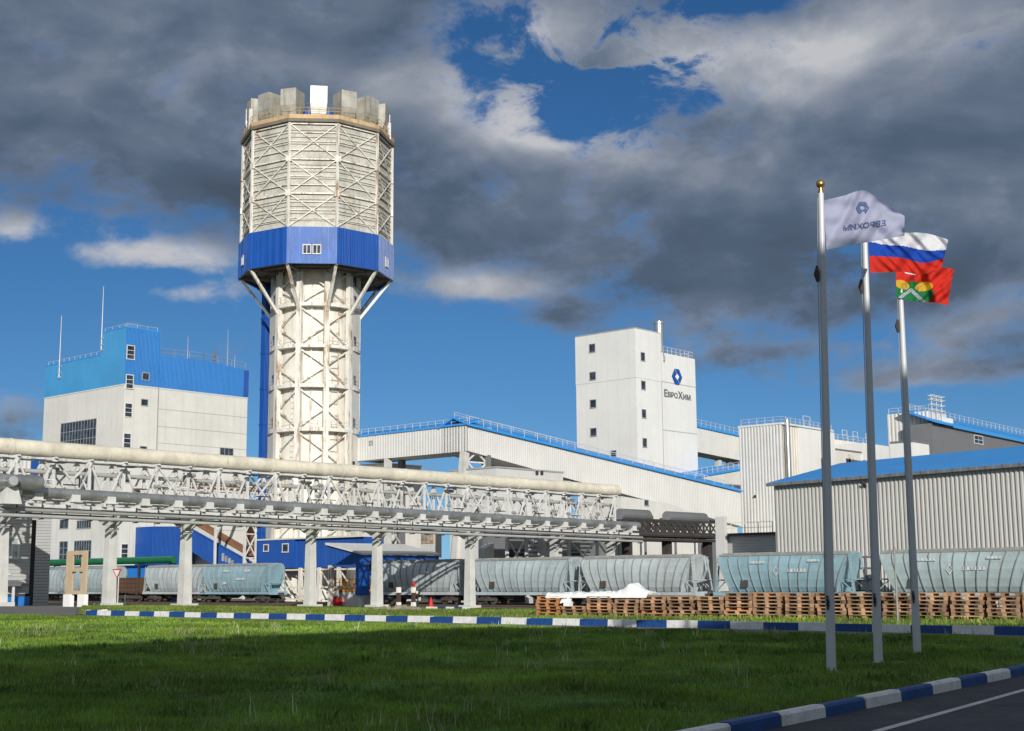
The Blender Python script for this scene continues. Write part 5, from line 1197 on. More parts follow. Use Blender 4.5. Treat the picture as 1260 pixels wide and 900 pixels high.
# struts fanning behind the wagons
sf = thing('braced_frame', 'white steel braced frame behind the wagons under the pipe rack', 'frame', PU(624, 680, QU+4).x, QU+4, Z0)
xs = [PU(x, 680, QU+4).x for x in (624, 648, 700, 735, 760)]; zt4 = PU(620, 662, QU+4).z
for i, v in enumerate(xs):
    mb = MB(); mb.bar((v, QU+4, Z0), (v, QU+4, zt4), 0.3, 0.3); mb.build('post', 'steelwhite', sf)
mb = MB()
for a, b in zip(xs[:-1], xs[1:]):
    mb.bar((a, QU+4.02, 3.5), (b, QU+4.04, zt4), 0.16, 0.16); mb.bar((b, QU+4.0, 3.5), (a, QU+4.06, zt4), 0.16, 0.16); mb.bar((a, QU+4, zt4), (b, QU+4, zt4), 0.2, 0.24)
mb.build('cross_bracing', 'steelwhite', sf)
mb = MB()
rng = random.Random(5)
for k in range(5): zz = zt4-0.5-k*0.5; mb.tube([(xs[1], QU+4.5+k*0.3, zz), (xs[3], QU+4.5+k*0.3, zz+rng.uniform(-0.2, 0.2))], 0.12, 6)
mb.build('pipe_bundle', 'thin', sf)

# ================================================================== RAILWAY
TVc = 105.0
def track(vc, label):
    t = thing('railway_track', label, 'railway track', vc, 40, Z0)
    mb = MB()
    for s in (-0.76, 0.76): mb.box(vc+s-0.04, vc+s+0.04, -20, 230, Z0+0.09, Z0+0.24)
    mb.build('rail', 'rail', t)
    mb = MB()
    for u in np.arange(-19, 229, 0.75): mb.box(vc-1.3, vc+1.3, u-0.12, u+0.12, Z0-0.02, Z0+0.09)
    mb.build('sleeper', 'brownpaint', t)
track(TVc, 'railway track under the row of hopper wagons'); track(111.3, 'second railway track nearer the warehouse wall')
ZRL = Z0+0.24

def make_wagon(name='hopper_wagon'):
    """local axes: x across (towards the lawn is -x), y along; returns an Empty at origin with parts"""
    t = bpy.data.objects.new(name, None); col.objects.link(t); OFF[t.name] = Vector((0, 0, 0))
    # curved body: (half width, z) profile, ends sloping inwards towards the bottom
    prof = [(1.08, 1.32), (1.36, 1.75), (1.53, 2.4), (1.60, 3.1), (1.54, 3.7), (1.34, 4.2), (1.02, 4.5)]
    def yl(z): return 5.15 + (6.35-5.15)*min(1, max(0, (z-1.35)/2.9))
    mb = MB(); sec = []
    pr = [(-x, z) for x, z in prof] + [(-0.5, 4.62), (0.5, 4.62)] + [(x, z) for x, z in prof[::-1]]
    n = len(pr)
    A = [(x, -yl(z), z) for x, z in pr]; B = [(x, yl(z), z) for x, z in pr]
    mb.add(A+B, [(i, i+1, n+i+1, n+i) for i in range(n-1)] + [(n-1, 0, n, 2*n-1), list(range(n))[::-1], [n+i for i in range(n)]])
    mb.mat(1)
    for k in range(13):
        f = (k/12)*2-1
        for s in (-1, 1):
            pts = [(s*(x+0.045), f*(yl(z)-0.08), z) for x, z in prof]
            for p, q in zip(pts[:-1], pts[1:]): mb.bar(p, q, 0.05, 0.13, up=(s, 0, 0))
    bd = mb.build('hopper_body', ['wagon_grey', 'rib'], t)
    mb = MB()
    for s in (-1, 1): mb.bar((s*1.1, -6.35, 4.52), (s*1.1, 6.35, 4.52), 0.14, 0.16)
    for s in (-1, 1): mb.box(s*0.55-0.03, s*0.55+0.03, -6.2, 6.2, 4.62, 4.72)
    for y in np.arange(-6, 6.1, 1.2): mb.box(-1.15, 1.15, y-0.03, y+0.03, 4.60, 4.70)
    mb.build('roof_walkway', 'thin', bd)
    for y in (-4.4, -1.5, 1.5, 4.4):
        mb = MB(); mb.box(-0.45, 0.45, y-0.75, y+0.75, 4.63, 4.74); mb.build('hatch', 'wagon_grey', bd)
    mb = MB(); mb.box(-1.25, 1.25, -6.9, 6.9, 1.02, 1.2); mb.box(-1.38, -1.2, -6.9, 6.9, 1.0, 1.3); mb.box(1.2, 1.38, -6.9, 6.9, 1.0, 1.3); mb.box(-1.3, 1.3, -7.0, -6.85, 0.95, 1.35); mb.box(-1.3, 1.3, 6.85, 7.0, 0.95, 1.35); fr = mb.build('underframe', 'wagon_grey', t)
    mb = MB()
    for s in (-1, 1):
        for y in (-1.9, 1.9): mb.hexa([(s*0.3-0.25, y-0.3, 0.5), (s*0.3+0.25, y-0.3, 0.5), (s*0.3+0.25, y+0.3, 0.5), (s*0.3-0.25, y+0.3, 0.5)], [(s*0.6-0.6, y-1.5, 1.34), (s*0.6+0.6, y-1.5, 1.34), (s*0.6+0.6, y+1.5, 1.34), (s*0.6-0.6, y+1.5, 1.34)])
    mb.build('discharge_hopper', 'running', t)
    for e in (-1, 1):
        y = e*4.9
        mb = MB()
        for s in (-1, 1):
            mb.bar((s*1.0, y-1.2, 0.55), (s*1.0, y+1.2, 0.55), 0.22, 0.28); mb.bar((s*1.0, y-0.9, 0.55), (s*1.0, y, 0.95), 0.16, 0.2); mb.bar((s*1.0, y+0.9, 0.55), (s*1.0, y, 0.95), 0.16, 0.2)
        mb.box(-0.95, 0.95, y-0.25, y+0.25, 0.5, 0.95); bg = mb.build('bogie', 'running', t)
        for yy in (-0.92, 0.92):
            mb = MB()
            for s in (-1, 1): mb.tube([(s*0.70, y+yy, 0.475), (s*0.83, y+yy, 0.475)], 0.475, 18)
            mb.tube([(-1.1, y+yy, 0.475), (1.1, y+yy, 0.475)], 0.09, 8); mb.build('wheelset', 'running', bg, smooth=True)
        # end frame: posts, ladder, brake platform, coupler
        mb = MB()
        for s in (-1, 1):
            mb.bar((s*1.2, e*6.75, 1.3), (s*1.0, e*6.3, 4.4), 0.11, 0.11); mb.bar((s*1.2, e*5.2, 1.3), (s*1.15, e*6.0, 3.4), 0.1, 0.1)
            mb.bar((s*1.2, e*6.72, 1.35), (s*1.2, e*5.3, 2.6), 0.08, 0.08)
        mb.bar((-1.2, e*6.6, 2.35), (1.2, e*6.6, 2.35), 0.1, 0.12); mb.box(-1.2, 1.2, e*6.0, e*6.75, 2.32, 2.37)
        for dx in (-1.32, -0.92): mb.bar((dx, e*6.72, 1.2), (dx, e*6.42, 4.5), 0.06, 0.06)
        for k in range(9): z = 1.5+k*0.34; f = (z-1.2)/3.3; mb.bar((-1.32, e*(6.72-0.3*f), z), (-0.92, e*(6.72-0.3*f), z), 0.045, 0.045)
        mb.build('end_frame', 'wagon_grey', t)
        mb = MB(); mb.bar((0, e*6.9, 1.05), (0, e*7.45, 1.05), 0.28, 0.25); mb.box(-0.25, 0.25, e*7.4, e*7.7, 0.85, 1.2); mb.build('coupler', 'running', t)
    mb = MB(); mb.box(-1.60, -1.5, 3.2, 3.85, 1.75, 2.35); mb.build('control_box', 'running', t)
    return t
proto = make_wagon()
def paint_tree(o, mat):
    for ch in o.children:
        if ch.type == 'MESH' and ch.data.materials[0].name.endswith('wagon_paint') or (ch.type == 'MESH' and 'wagon' in ch.data.materials[0].name):
            ch.material_slots[0].link = 'OBJECT'; ch.material_slots[0].material = M[mat]
        paint_tree(ch, mat)
def WU(px, v): return PV(px, 700, v).y
# (centre u from the pixels of both body ends, track, paint, label)
wag = [((586, 690), TVc, 'wagon_grey', 'pale grey hopper wagon between the rack column and the tallest concrete pier'),
       ((714, 846), TVc, 'wagon_lt', 'light grey hopper wagon behind the tarpaulin-covered pallets'),
       ((881, 1042), TVc, 'wagon_blue', 'blue-grey hopper wagon behind the pallets, left of the flagpoles'),
       ((1090, 1262), TVc, 'wagon_teal', 'faded teal hopper wagon behind the pallets at the right edge'),
       ((462, 557), TVc, 'wagon_lt', 'light grey hopper wagon half shaded beside the blue canopy'),
       ((249, 326), TVc, 'wagon_blue', 'blue hopper wagon below the inclined blue conveyor'),
       ((180, 245), TVc, 'wagon_lt', 'dirty white hopper wagon left of the blue wagon below the conveyor'),
       ((77, 128), TVc, 'wagon_teal', 'pale teal hopper wagon behind the plywood frame'),
       ((32, 76), TVc, 'wagon_grey', 'pale hopper wagon with steep dark end beside the grey office')]
for i, ((x0, x1), v, mat, lab) in enumerate(wag):
    o = proto if i == 0 else copy_tree(proto)
    uc = (WU(x0, v-1.6)+WU(x1, v-1.6))/2
    place(o, v, uc, ZRL); tag(o, lab, 'railway wagon', 'hopper wagons on the loading track')
    paint_tree(o, mat)
o = copy_tree(proto); place(o, 111.3, PU_u if False else (PV(853, 700, 109.8).y+6.4), ZRL); tag(o, 'pale hopper wagon on the second track, only its arched end showing', 'railway wagon'); paint_tree(o, 'wagon_grey')
if 'group' in o: del o['group']
# faint stencils: white rhombus and number bars on the two near wagons
def stencils(o, spec):
    for y, z, w, h, kind in spec:
        x = -1.66; mb = MB()
        if kind == 'r':
            c = [(0, 1), (1, 0), (0, -1), (-1, 0)]; k = 0.68
            mb.add([(x, y+a[0]*w, z+a[1]*h) for a in c]+[(x, y+a[0]*w*k, z+a[1]*h*k) for a in c], [(i, (i+1) % 4, 4+(i+1) % 4, 4+i) for i in range(4)])
        else:
            n = max(3, int(w/0.3))
            vs, fs = [], []
            for q in range(n):
                u_ = y+q*w/n; b = len(vs); vs += [(x, u_, z), (x, u_+w/n*0.7, z), (x, u_+w/n*0.7, z+h), (x, u_, z+h), (x, u_+w/n, z)]
                fs.append((b, b+1, b+2, b+3))
            vs += [(x, y, z), (x, y+w, z), (x, y+w, z+0.05), (x, y, z+0.05)]; fs.append((len(vs)-4, len(vs)-3, len(vs)-2, len(vs)-1))
            mb.add(vs, fs)
        mb.build('stencil', 'stencil', o)
body = lambda o: [c for c in o.children if c.name.startswith('hopper_body')][0]
wl_ = [o for o in col.objects if o.name.startswith('hopper_wagon') and o.type == 'EMPTY']
for o in wl_:
    if 'flagpoles' in o['label'] or 'right edge' in o['label']:
        stencils(o, [(0.3, 3.1, 0.32, 0.42, 'r'), (-2.6, 3.0, 1.9, 0.28, 't'), (1.4, 3.75, 1.6, 0.2, 't'), (-3.9, 3.85, 1.2, 0.2, 't')])
    if 'below the inclined' in o['label']:
        stencils(o, [(-2.4, 2.7, 1.8, 0.3, 't'), (0.6, 3.7, 1.3, 0.25, 't'), (-3.4, 3.7, 1.1, 0.25, 't'), (1.2, 2.2, 0.8, 0.3, 't')])
# brown gondola on the left, pale ribbed gondola on the second track
def gondola(label, v, u0, u1, zt5, mat):
    g_ = thing('gondola_wagon', label, 'railway wagon', v, u0, ZRL)
    mb = MB(); mb.box(v-1.45, v+1.45, u0, u1, ZRL+1.15, ZRL+1.3)
    for s in (-1, 1): mb.box(v+s*1.42-0.05, v+s*1.42+0.05, u0, u1, ZRL+1.3, zt5)
    mb.box(v-1.4, v+1.4, u0, u0+0.1, ZRL+1.3, zt5); mb.box(v-1.4, v+1.4, u1-0.1, u1, ZRL+1.3, zt5); mb.mat(1)
    for u in np.linspace(u0+0.1, u1-0.1, 9):
        for s in (-1, 1): mb.bar((v+s*1.52, u, ZRL+1.1), (v+s*1.52, u, zt5), 0.16, 0.12)
    for s in (-1, 1):
        for f in (0.0, 0.34, 0.67, 1.0): z = ZRL+1.35+(zt5-0.1-ZRL-1.35)*f; mb.bar((v+s*1.5, u0, z), (v+s*1.5, u1, z), 0.12, 0.12)
    for vv in np.linspace(v-1.3, v+1.3, 5): mb.bar((vv, u0-0.05, ZRL+1.2), (vv, u0-0.05, zt5), 0.12, 0.12)
    mb.build('body', [mat, mat if mat != 'greyclad' else 'slate'], g_)
    for y in (u0+2.2, u1-2.2):
        mb = MB(); 
        for s in (-1, 1): mb.bar((v+s*1.0, y-1.3, ZRL+0.6), (v+s*1.0, y+1.3, ZRL+0.6), 0.2, 0.4)
        bg = mb.build('bogie', 'running', g_)
        for yy in (-0.92, 0.92):
            mb = MB()
            for s in (-1, 1): mb.tube([(v+s*0.70, y+yy, ZRL+0.475), (v+s*0.83, y+yy, ZRL+0.475)], 0.475, 16)
            mb.build('wheelset', 'running', bg, smooth=True)
    mb = MB()
    for e in (u0-0.7, u1+0.1): mb.box(v-0.25, v+0.25, e, e+0.6, ZRL+0.9, ZRL+1.2)
    mb.build('coupler', 'running', g_)
ua, ub_ = WU(182, TVc-1.6)+1.6, WU(137, TVc-1.6)
gondola('dark brown slatted gondola wagon right of the give-way sign', TVc, ua, ub_, PV(160, 711, TVc-1.5).z, 'wagon_brown')
ua, ub_ = PV(1077, 700, 109.8).y, PV(1000, 700, 109.8).y
gondola('pale open gondola wagon with dark ribs seen between two flagpoles', 111.3, ua, ub_, PV(1055, 684, 109.8).z, 'greyclad')

# ================================================================== GROUND
def sheet(name, mat, vs_, u0, u1, dz, nu=1, label=None, kind='structure'):
    """strip in plant axes that follows the slope of the ground"""
    mb = MB(); V_ = []
    for v in vs_:
        for u in np.linspace(u0(v) if callable(u0) else u0, u1(v) if callable(u1) else u1, nu+1): V_.append((v, u, gz(v)+dz))
    n = nu+1; F_ = []
    for i in range(len(vs_)-1):
        for j in range(nu): F_.append((i*n+j, (i+1)*n+j, (i+1)*n+j+1, i*n+j+1))
    mb.add(V_, F_)
    o = mb.build(name, mat, None, (0, 0, 0), flip=False); place(o, 0, 0, 0); tag(o, kind=kind)
    for p in o.data.polygons: pass
    return o
sheet('ground', 'terrain', [-3000, -200, 0, 36, 50, 60, 70, 80, 90, 100, 130, 300, 4000], -3500, 3500, -0.03, 8)
VK = 38.8; VR = 35.7; KEND = PV(108, 700, VK+0.5).y-0.35
sheet('far_road', 'asphalt_far', [VR, VK+0.02], -120, 220, 0.0, 4)
ub_ = lambda v: KEND+0.5+1.66*(min(v, 62)-VK)
sheet('yard_paving', 'asphalt_far', [VK+0.02, 44, 50, 54, 58, 62, 68], ub_, 220, 0.0, 4)
sheet('verge', 'verge', [VK+0.3, 44, 50, 55, 60, 66, 72, 80, 88], -60, lambda v: ub_(v)-0.1, 0.01, 6)
sheet('track_bed', 'ballast', [96, 98, 100, 104, 108, 118], -80, 240, 0.03, 6)
sheet('service_path', 'asphalt_far', [73, 78, 84], -20, 46, 0.0, 4)

# far kerb, painted in alternating white and blue stones
BL = 1.27
mb = MB(); k = 0; u = -60.0
pts = []
while u < KEND-0.6: pts.append((VK, u)); u += BL
for a in range(0, 8): pts.append((VK+0.9-0.9*math.cos(R(a*20)), KEND-0.6+0.9*math.sin(R(a*20))))
for i in range(len(pts)-1):
    (v0, u0), (v1, u1) = pts[i], pts[i+1]
    if i < len(pts)-9: cidx = i
    else: cidx = len(pts)-9 + (i-(len(pts)-9))//2
    mb.mat(cidx % 2)
    d = Vector((v1-v0, u1-u0)); d.normalize(); nn = Vector((d.y, -d.x))*0.26
    g1 = 0.012
    a = (v0+d.x*g1, u0+d.y*g1); b = (v1-d.x*g1, u1-d.y*g1)
    jz = rng.uniform(-0.012, 0.012)
    mb.hexa([(a[0], a[1], 0.9), (a[0]+nn.x, a[1]+nn.y, 0.9), (b[0]+nn.x, b[1]+nn.y, 0.9), (b[0], b[1], 0.9)], [(a[0]+0.03, a[1], 1.24+jz), (a[0]+nn.x, a[1]+nn.y, 1.24+jz), (b[0]+nn.x, b[1]+nn.y, 1.24+jz), (b[0]+0.03, b[1], 1.24+jz)])
o = mb.build('far_kerb', ['kerb_white', 'kerb_blue'], None, (0, 0, 0)); place(o, 0, 0, 0); tag(o, kind='structure')
# short stretch of kerb by the cone
ks0, ks1 = PG(526, 751), PG(577, 751)
mb = MB(); n = 5
for i in range(n):
    mb.mat(0 if i % 2 == 0 else 1); a = ks0.lerp(ks1, i/n); b = ks0.lerp(ks1, (i+0.98)/n); mb.bar(a+Vector((0, 0, 0.08)), b+Vector((0, 0, 0.08)), 0.25, 0.3)
o = mb.build('cone_kerb', ['kerb_white', 'kerb_blue'], None, (0, 0, 0)); place(o, 0, 0, 0); tag(o, kind='structure')

# near kerb, road and lawn (world axes)
def XY(p): q = AV*p.x + AU*p.y; return Vector((q.x, q.y))
ZK = 1.15
n0 = XY(PZ(868, 896, ZK)); n1 = XY(PZ(1260, 819.5, ZK))
kd = (n1-n0).normalized(); kn = Vector((kd.y, -kd.x))            # kn points from lawn to road
start = n0 - kd*12*BL
# phase: a white stone begins at photo (975, 879)
ph = (XY(PZ(975, 878.6, ZK))-start).dot(kd) % (2*BL)
mb = MB()
for i in range(-2, 60):
    s0_ = ph+i*BL; mb.mat(i % 2)
    a = start+kd*(s0_+0.012); b = start+kd*(s0_+BL-0.012)
    w0, w1 = -0.17, 0.0
    j = rng.uniform(-0.008, 0.008); j2 = rng.uniform(-0.01, 0.01)
    def P(q, w, z): return (q.x+kn.x*(w+j2), q.y+kn.y*(w+j2), z)
    c = 0.03
    prof = [(w1+0.01, 0.9), (w1, ZK-c), (w1-c, ZK), (w0+0.02, ZK), (w0, ZK-0.02), (w0, 0.9)]
    mb.add([P(a, w, z+(j if z > 0.95 else 0)) for w, z in prof]+[P(b, w, z+(j if z > 0.95 else 0)) for w, z in prof],
           [(q, (q+1) % 6, 6+(q+1) % 6, 6+q) for q in range(6)]+[tuple(range(6))[::-1], tuple(6+q for q in range(6))])
o = mb.build('near_kerb', ['kerb_white', 'kerb_blue'], None, (0, 0, 0)); tag(o, kind='structure')
a = start-kd*10; b = start+kd*120
mb = MB(); mb.add([(a.x+kn.x*0.0, a.y, 1.0), (a.x+kn.x*7.5, a.y+kn.y*7.5, 1.0), (b.x+kn.x*7.5, b.y+kn.y*7.5, 1.0), (b.x, b.y, 1.0)], [(0, 1, 2, 3)])
o = mb.build('near_road', 'asphalt', None, (0, 0, 0), flip=False); tag(o, kind='structure')
l0 = XY(PZ(1085, 898.5, 1.0)); l1 = XY(PZ(1260, 849.5, 1.0)); ld = (l1-l0).normalized(); ln = Vector((ld.y, -ld.x))*0.055
a, b = l0-ld*12, l1+ld*70
mb = MB(); mb.add([(a.x-ln.x, a.y-ln.y, 1.004), (a.x+ln.x, a.y+ln.y, 1.004), (b.x+ln.x, b.y+ln.y, 1.004), (b.x-ln.x, b.y-ln.y, 1.004)], [(0, 1, 2, 3)])
o = mb.build('road_line', 'roadline', None, (0, 0, 0), flip=False); tag(o, kind='structure')
bm = bmesh.new(); S = 1.0
bmesh.ops.create_grid(bm, x_segments=90, y_segments=80, size=0.5)
for v in bm.verts: v.co = Vector((v.co.x*110-15, v.co.y*90+40, 1.0))
def cut(p, nrm): bmesh.ops.bisect_plane(bm, geom=bm.verts[:]+bm.edges[:]+bm.faces[:], plane_co=(*p, 0), plane_no=(*nrm, 0), clear_outer=True)
cut(n0-kn*0.17, kn); cut(AV*(VR-0.05), AV)
from mathutils import noise as mn
for v in bm.verts:
    dk = min(1.0, max(0.0, -((Vector((v.co.x, v.co.y))-n0).dot(kn)+0.17)/1.5)); df = min(1.0, max(0, (VR-Vector((v.co.x, v.co.y)).dot(AV))/2.0))
    v.co.z = 1.02 + 0.09*dk + 0.05*min(dk, df)*mn.noise((v.co.x*0.25, v.co.y*0.25, 0)) - (0.07*(1-df))
me = bpy.data.meshes.new('lawn'); bm.to_mesh(me); bm.free(); me.materials.append(M['soil'])
lawn = bpy.data.objects.new('lawn', me); col.objects.link(lawn); tag(lawn, kind='structure')
def lawn_z(x, y):
    q = Vector((x, y)); dk = min(1.0, max(0.0, -((q-n0).dot(kn)+0.17)/1.5)); df = min(1.0, max(0, (VR-q.dot(AV))/2.0))
    return 1.02+0.09*dk+0.05*min(dk, df)*mn.noise((x*0.25, y*0.25, 0))-0.07*(1-df)

# ------------------------------------------------------------------ grass
def grass_mesh(name, mat, P, H, Wd, seed, bend=0.45):
    """P (n,3) roots, H heights, Wd widths: two-segment blades as one mesh"""
    r = np.random.default_rng(seed); n = len(P)
    a = r.uniform(0, 2*np.pi, n); la = r.uniform(0, 2*np.pi, n); lm = r.uniform(0.05, bend, n)*H
    dx, dy = np.cos(a)*Wd/2, np.sin(a)*Wd/2
    V_ = np.zeros((n, 5, 3))
    V_[:, 0] = P + np.stack([-dx, -dy, np.zeros(n)], 1); V_[:, 1] = P + np.stack([dx, dy, np.zeros(n)], 1)
    mid = P + np.stack([np.cos(la)*lm*0.35, np.sin(la)*lm*0.35, H*0.6], 1)
    V_[:, 2] = mid + np.stack([dx*0.75, dy*0.75, np.zeros(n)], 1); V_[:, 3] = mid - np.stack([dx*0.75, dy*0.75, np.zeros(n)], 1)
    V_[:, 4] = P + np.stack([np.cos(la)*lm, np.sin(la)*lm, H*0.97], 1)
    base = (np.arange(n)*5)[:, None]
    quads = base + np.array([[0, 1, 2, 3]]); tris = base + np.array([[3, 2, 4]])
    me = bpy.data.meshes.new(name)
    me.vertices.add(n*5); me.vertices.foreach_set('co', V_.reshape(-1))
    me.loops.add(n*7); li = np.concatenate([quads, tris], 1).reshape(-1); me.loops.foreach_set('vertex_index', li.astype(np.int32))
    me.polygons.add(n*2)
    st = np.stack([np.arange(n)*7, np.arange(n)*7+4], 1).reshape(-1); me.polygons.foreach_set('loop_start', st.astype(np.int32))
    me.update(calc_edges=True); me.validate()
    me.materials.append(M[mat])
    o = bpy.data.objects.new(name, me); col.objects.link(o); return o
rg = np.random.default_rng(11)
def scatter(n, x0, x1, y0, y1, keep):
    p = np.stack([rg.uniform(x0, x1, n), rg.uniform(y0, y1, n)], 1); return p[keep(p)]
knv = np.array([kn.x, kn.y]); n0v = np.array([n0.x, n0.y]); avv = np.array([AV.x, AV.y])
on_lawn = lambda p: (((p-n0v)@knv) < -0.20) & ((p@avv) < VR-0.02)
def in_view(p, m=4.0): return (p[:, 0] > -0.40*p[:, 1]-m) & (p[:, 0] < 0.40*p[:, 1]+m)
parts_ = []
for (y0, y1, dn, h, w) in ((11, 20, 620, 0.075, 0.011), (20, 30, 330, 0.08, 0.014), (30, 45, 170, 0.085, 0.020), (45, 72, 75, 0.09, 0.032)):
    A_ = 60*(y1-y0); p = scatter(int(A_*dn), -32, 28, y0, y1, lambda q: on_lawn(q) & in_view(q)); parts_.append((p, h, w))
PP, HH, WW = [], [], []
for p, h, w in parts_:
    z = np.array([lawn_z(x, y) for x, y in p])
    cl = np.array([mn.noise((x*0.5, y*0.5, 3.0)) for x, y in p])
    PP.append(np.column_stack([p, z-0.01])); HH.append(h*(0.6+0.65*rg.random(len(p))+0.7*cl)); WW.append(w*(0.7+0.6*rg.random(len(p))))
P_ = np.concatenate(PP); H_ = np.maximum(0.025, np.concatenate(HH)); W_ = np.concatenate(WW)
o = grass_mesh('lawn_grass', 'grass', P_, H_, W_, 1); tag(o, kind='stuff')
# taller pale seed stalks scattered in the unmown shade
# weedy clumps of broad leaves
pw = scatter(420, -26, 24, 11, 46, lambda q: on_lawn(q) & in_view(q))
q_ = np.repeat(pw, 26, 0) + rg.normal(0, 0.13, (len(pw)*26, 2)); q_ = q_[on_lawn(q_)]
z = np.array([lawn_z(x, y) for x, y in q_])
o = grass_mesh('lawn_weeds', 'weed', np.column_stack([q_, z]), rg.uniform(0.06, 0.17, len(q_)), rg.uniform(0.022, 0.045, len(q_)), 7, 1.0); tag(o, kind='stuff')
p = scatter(1700, -26, 24, 11, 48, lambda q: on_lawn(q) & in_view(q))
cl = np.array([mn.noise((x*0.22, y*0.3, 9.0)) + 0.5*mn.noise((x*0.9, y*0.9, 2.0)) for x, y in p]); p = p[cl > 0.08]
k_ = rg.integers(1, 9, len(p)); p = np.repeat(p, k_, 0) + rg.normal(0, 0.07, (k_.sum(), 2)); p = p[on_lawn(p)]
z = np.array([lawn_z(x, y) for x, y in p])
o = grass_mesh('grass_stalks', 'stalk', np.column_stack([p, z]), rg.uniform(0.12, 0.32, len(p)), np.full(len(p), 0.011)*(0.8+p[:, 1]/40), 2, 0.6); tag(o, kind='stuff')
# verge between far kerb and rack
n = 150000
v = rg.uniform(VK+0.35, 76, n); u = rg.uniform(-5, 105, n); m_ = u < KEND+1.66*(np.minimum(v, 62)-VK); v, u = v[m_], u[m_]; n = len(v)
k = mn.noise; cl = np.array([k((a*0.25, b*0.18, 5.0)) for a, b in zip(v, u)]); m_ = (rg.random(n) < 0.75+cl) & ~((v > 62) & (cl < -0.05)); v, u = v[m_], u[m_]
xy = np.outer(v, avv)+np.outer(u, np.array([AU.x, AU.y]))
zz = np.array([gz(a) for a in v])
o = grass_mesh('verge_grass', 'grass_verge', np.column_stack([xy, zz]), rg.uniform(0.07, 0.2, len(v)), rg.uniform(0.03, 0.055, len(v)), 4); tag(o, kind='stuff')
# rubble heap along the verge
ra, rb = PG(455, 752), PG(528, 753)
bm = bmesh.new(); bmesh.ops.create_grid(bm, x_segments=50, y_segments=14, size=0.5)
dvec = rb-ra
for v in bm.verts:
    s_, t_ = v.co.x+0.5, v.co.y+0.5
    q = ra+dvec*s_; w = (t_-0.5)*4.0
    hh = max(0, 1-abs(t_-0.5)*2)**0.7*max(0, 1-abs(s_-0.5)*2)**0.5*(0.45+0.5*mn.noise((s_*14, t_*4, 1)))
    pv = Vector((q.x+w*0.75, q.y+w*0.66, 0)); v.co = Vector((pv.x, pv.y, gz(pv.x)-0.02+max(0, hh)*0.8))
me = bpy.data.meshes.new('rubble'); bm.to_mesh(me); bm.free(); me.materials.append(M['dirt'])
o = bpy.data.objects.new('rubble', me); col.objects.link(o); place(o, 0, 0, 0); tag(o, kind='stuff')

# ================================================================== PALLETS AND TARPAULIN
la, lb_ = PZ(661, 757.9, 1.0), PZ(1262, 764.0, 1.0)
A2, B2 = XY(la), XY(lb_); pd = (B2-A2).normalized(); rotp = math.atan2(pd.y, pd.x)
pn = Vector((-pd.y, pd.x))                       # away from the lawn
def make_pallet():
    r = random.Random(21)
    mb = MB(); Lx, Ly = 1.2, 0.8
    for i in range(5): y = i*(Ly-0.11)/4; mb.box(0, Lx, y, y+0.11, 0.122, 0.144)
    for x in (0, Lx/2-0.07, Lx-0.14): mb.box(x, x+0.14, 0.002, Ly-0.002, 0.100, 0.1205)
    for x in (0.002, Lx/2-0.07, Lx-0.142):
        for y in (0.004, Ly/2-0.05, Ly-0.104): mb.box(x, x+0.14, y, y+0.10, 0.0225, 0.0995)
    for y in (0, Ly/2-0.05, Ly-0.10): mb.box(0, Lx, y, y+0.10, 0, 0.022)
    return mb.build('wooden_pallet', 'wood', None, (0, 0, 0))
pp = make_pallet()
NS = int((B2-A2).length/1.345)+2
ordn = ['first', 'second', 'third', 'fourth', 'fifth', 'sixth', 'seventh', 'eighth', 'ninth', 'tenth', 'eleventh', 'twelfth', 'thirteenth', 'fourteenth', 'fifteenth', 'sixteenth', 'seventeenth', 'eighteenth', 'nineteenth', 'twentieth', 'twenty-first', 'twenty-second', 'twenty-third', 'twenty-fourth', 'twenty-fifth']
lay = ['bottom', 'second lowest', 'third lowest', 'fourth lowest', 'fifth lowest', 'sixth lowest', 'topmost']
rp = random.Random(4); first = True; stack_top = []
for i in range(NS):
    nl = 6 if i < 7 else 7
    if i == 1: nl = 3
    bx_ = A2 + pd*(i*1.345+rp.uniform(-0.03, 0.03)); dy = rp.uniform(-0.06, 0.06)
    for k in range(nl):
        o = pp if first else pp.copy()
        if not first: col.objects.link(o)
        first = False
        jx, jy, ja = rp.uniform(-0.045, 0.045), rp.uniform(-0.05, 0.05), rp.uniform(-0.03, 0.03)
        q = bx_ + pd*jx + pn*(dy+jy)
        o.location = (q.x, q.y, 1.0+0.004+k*0.1455); o.rotation_euler = (0, 0, rotp+ja)
        new = i == 0 or rp.random() < 0.07
        nm = 'topmost' if k == nl-1 else lay[k]
        tag(o, f"{'orange-brown' if new else 'weathered'} wooden pallet, {nm} in the {ordn[i]} stack from the pile's left end", 'pallet', 'stacked pallets along the far verge')
        o.material_slots[0].link = 'OBJECT'; o.material_slots[0].material = M['wood_new' if new else 'wood']
    stack_top.append(1.0+nl*0.1455)
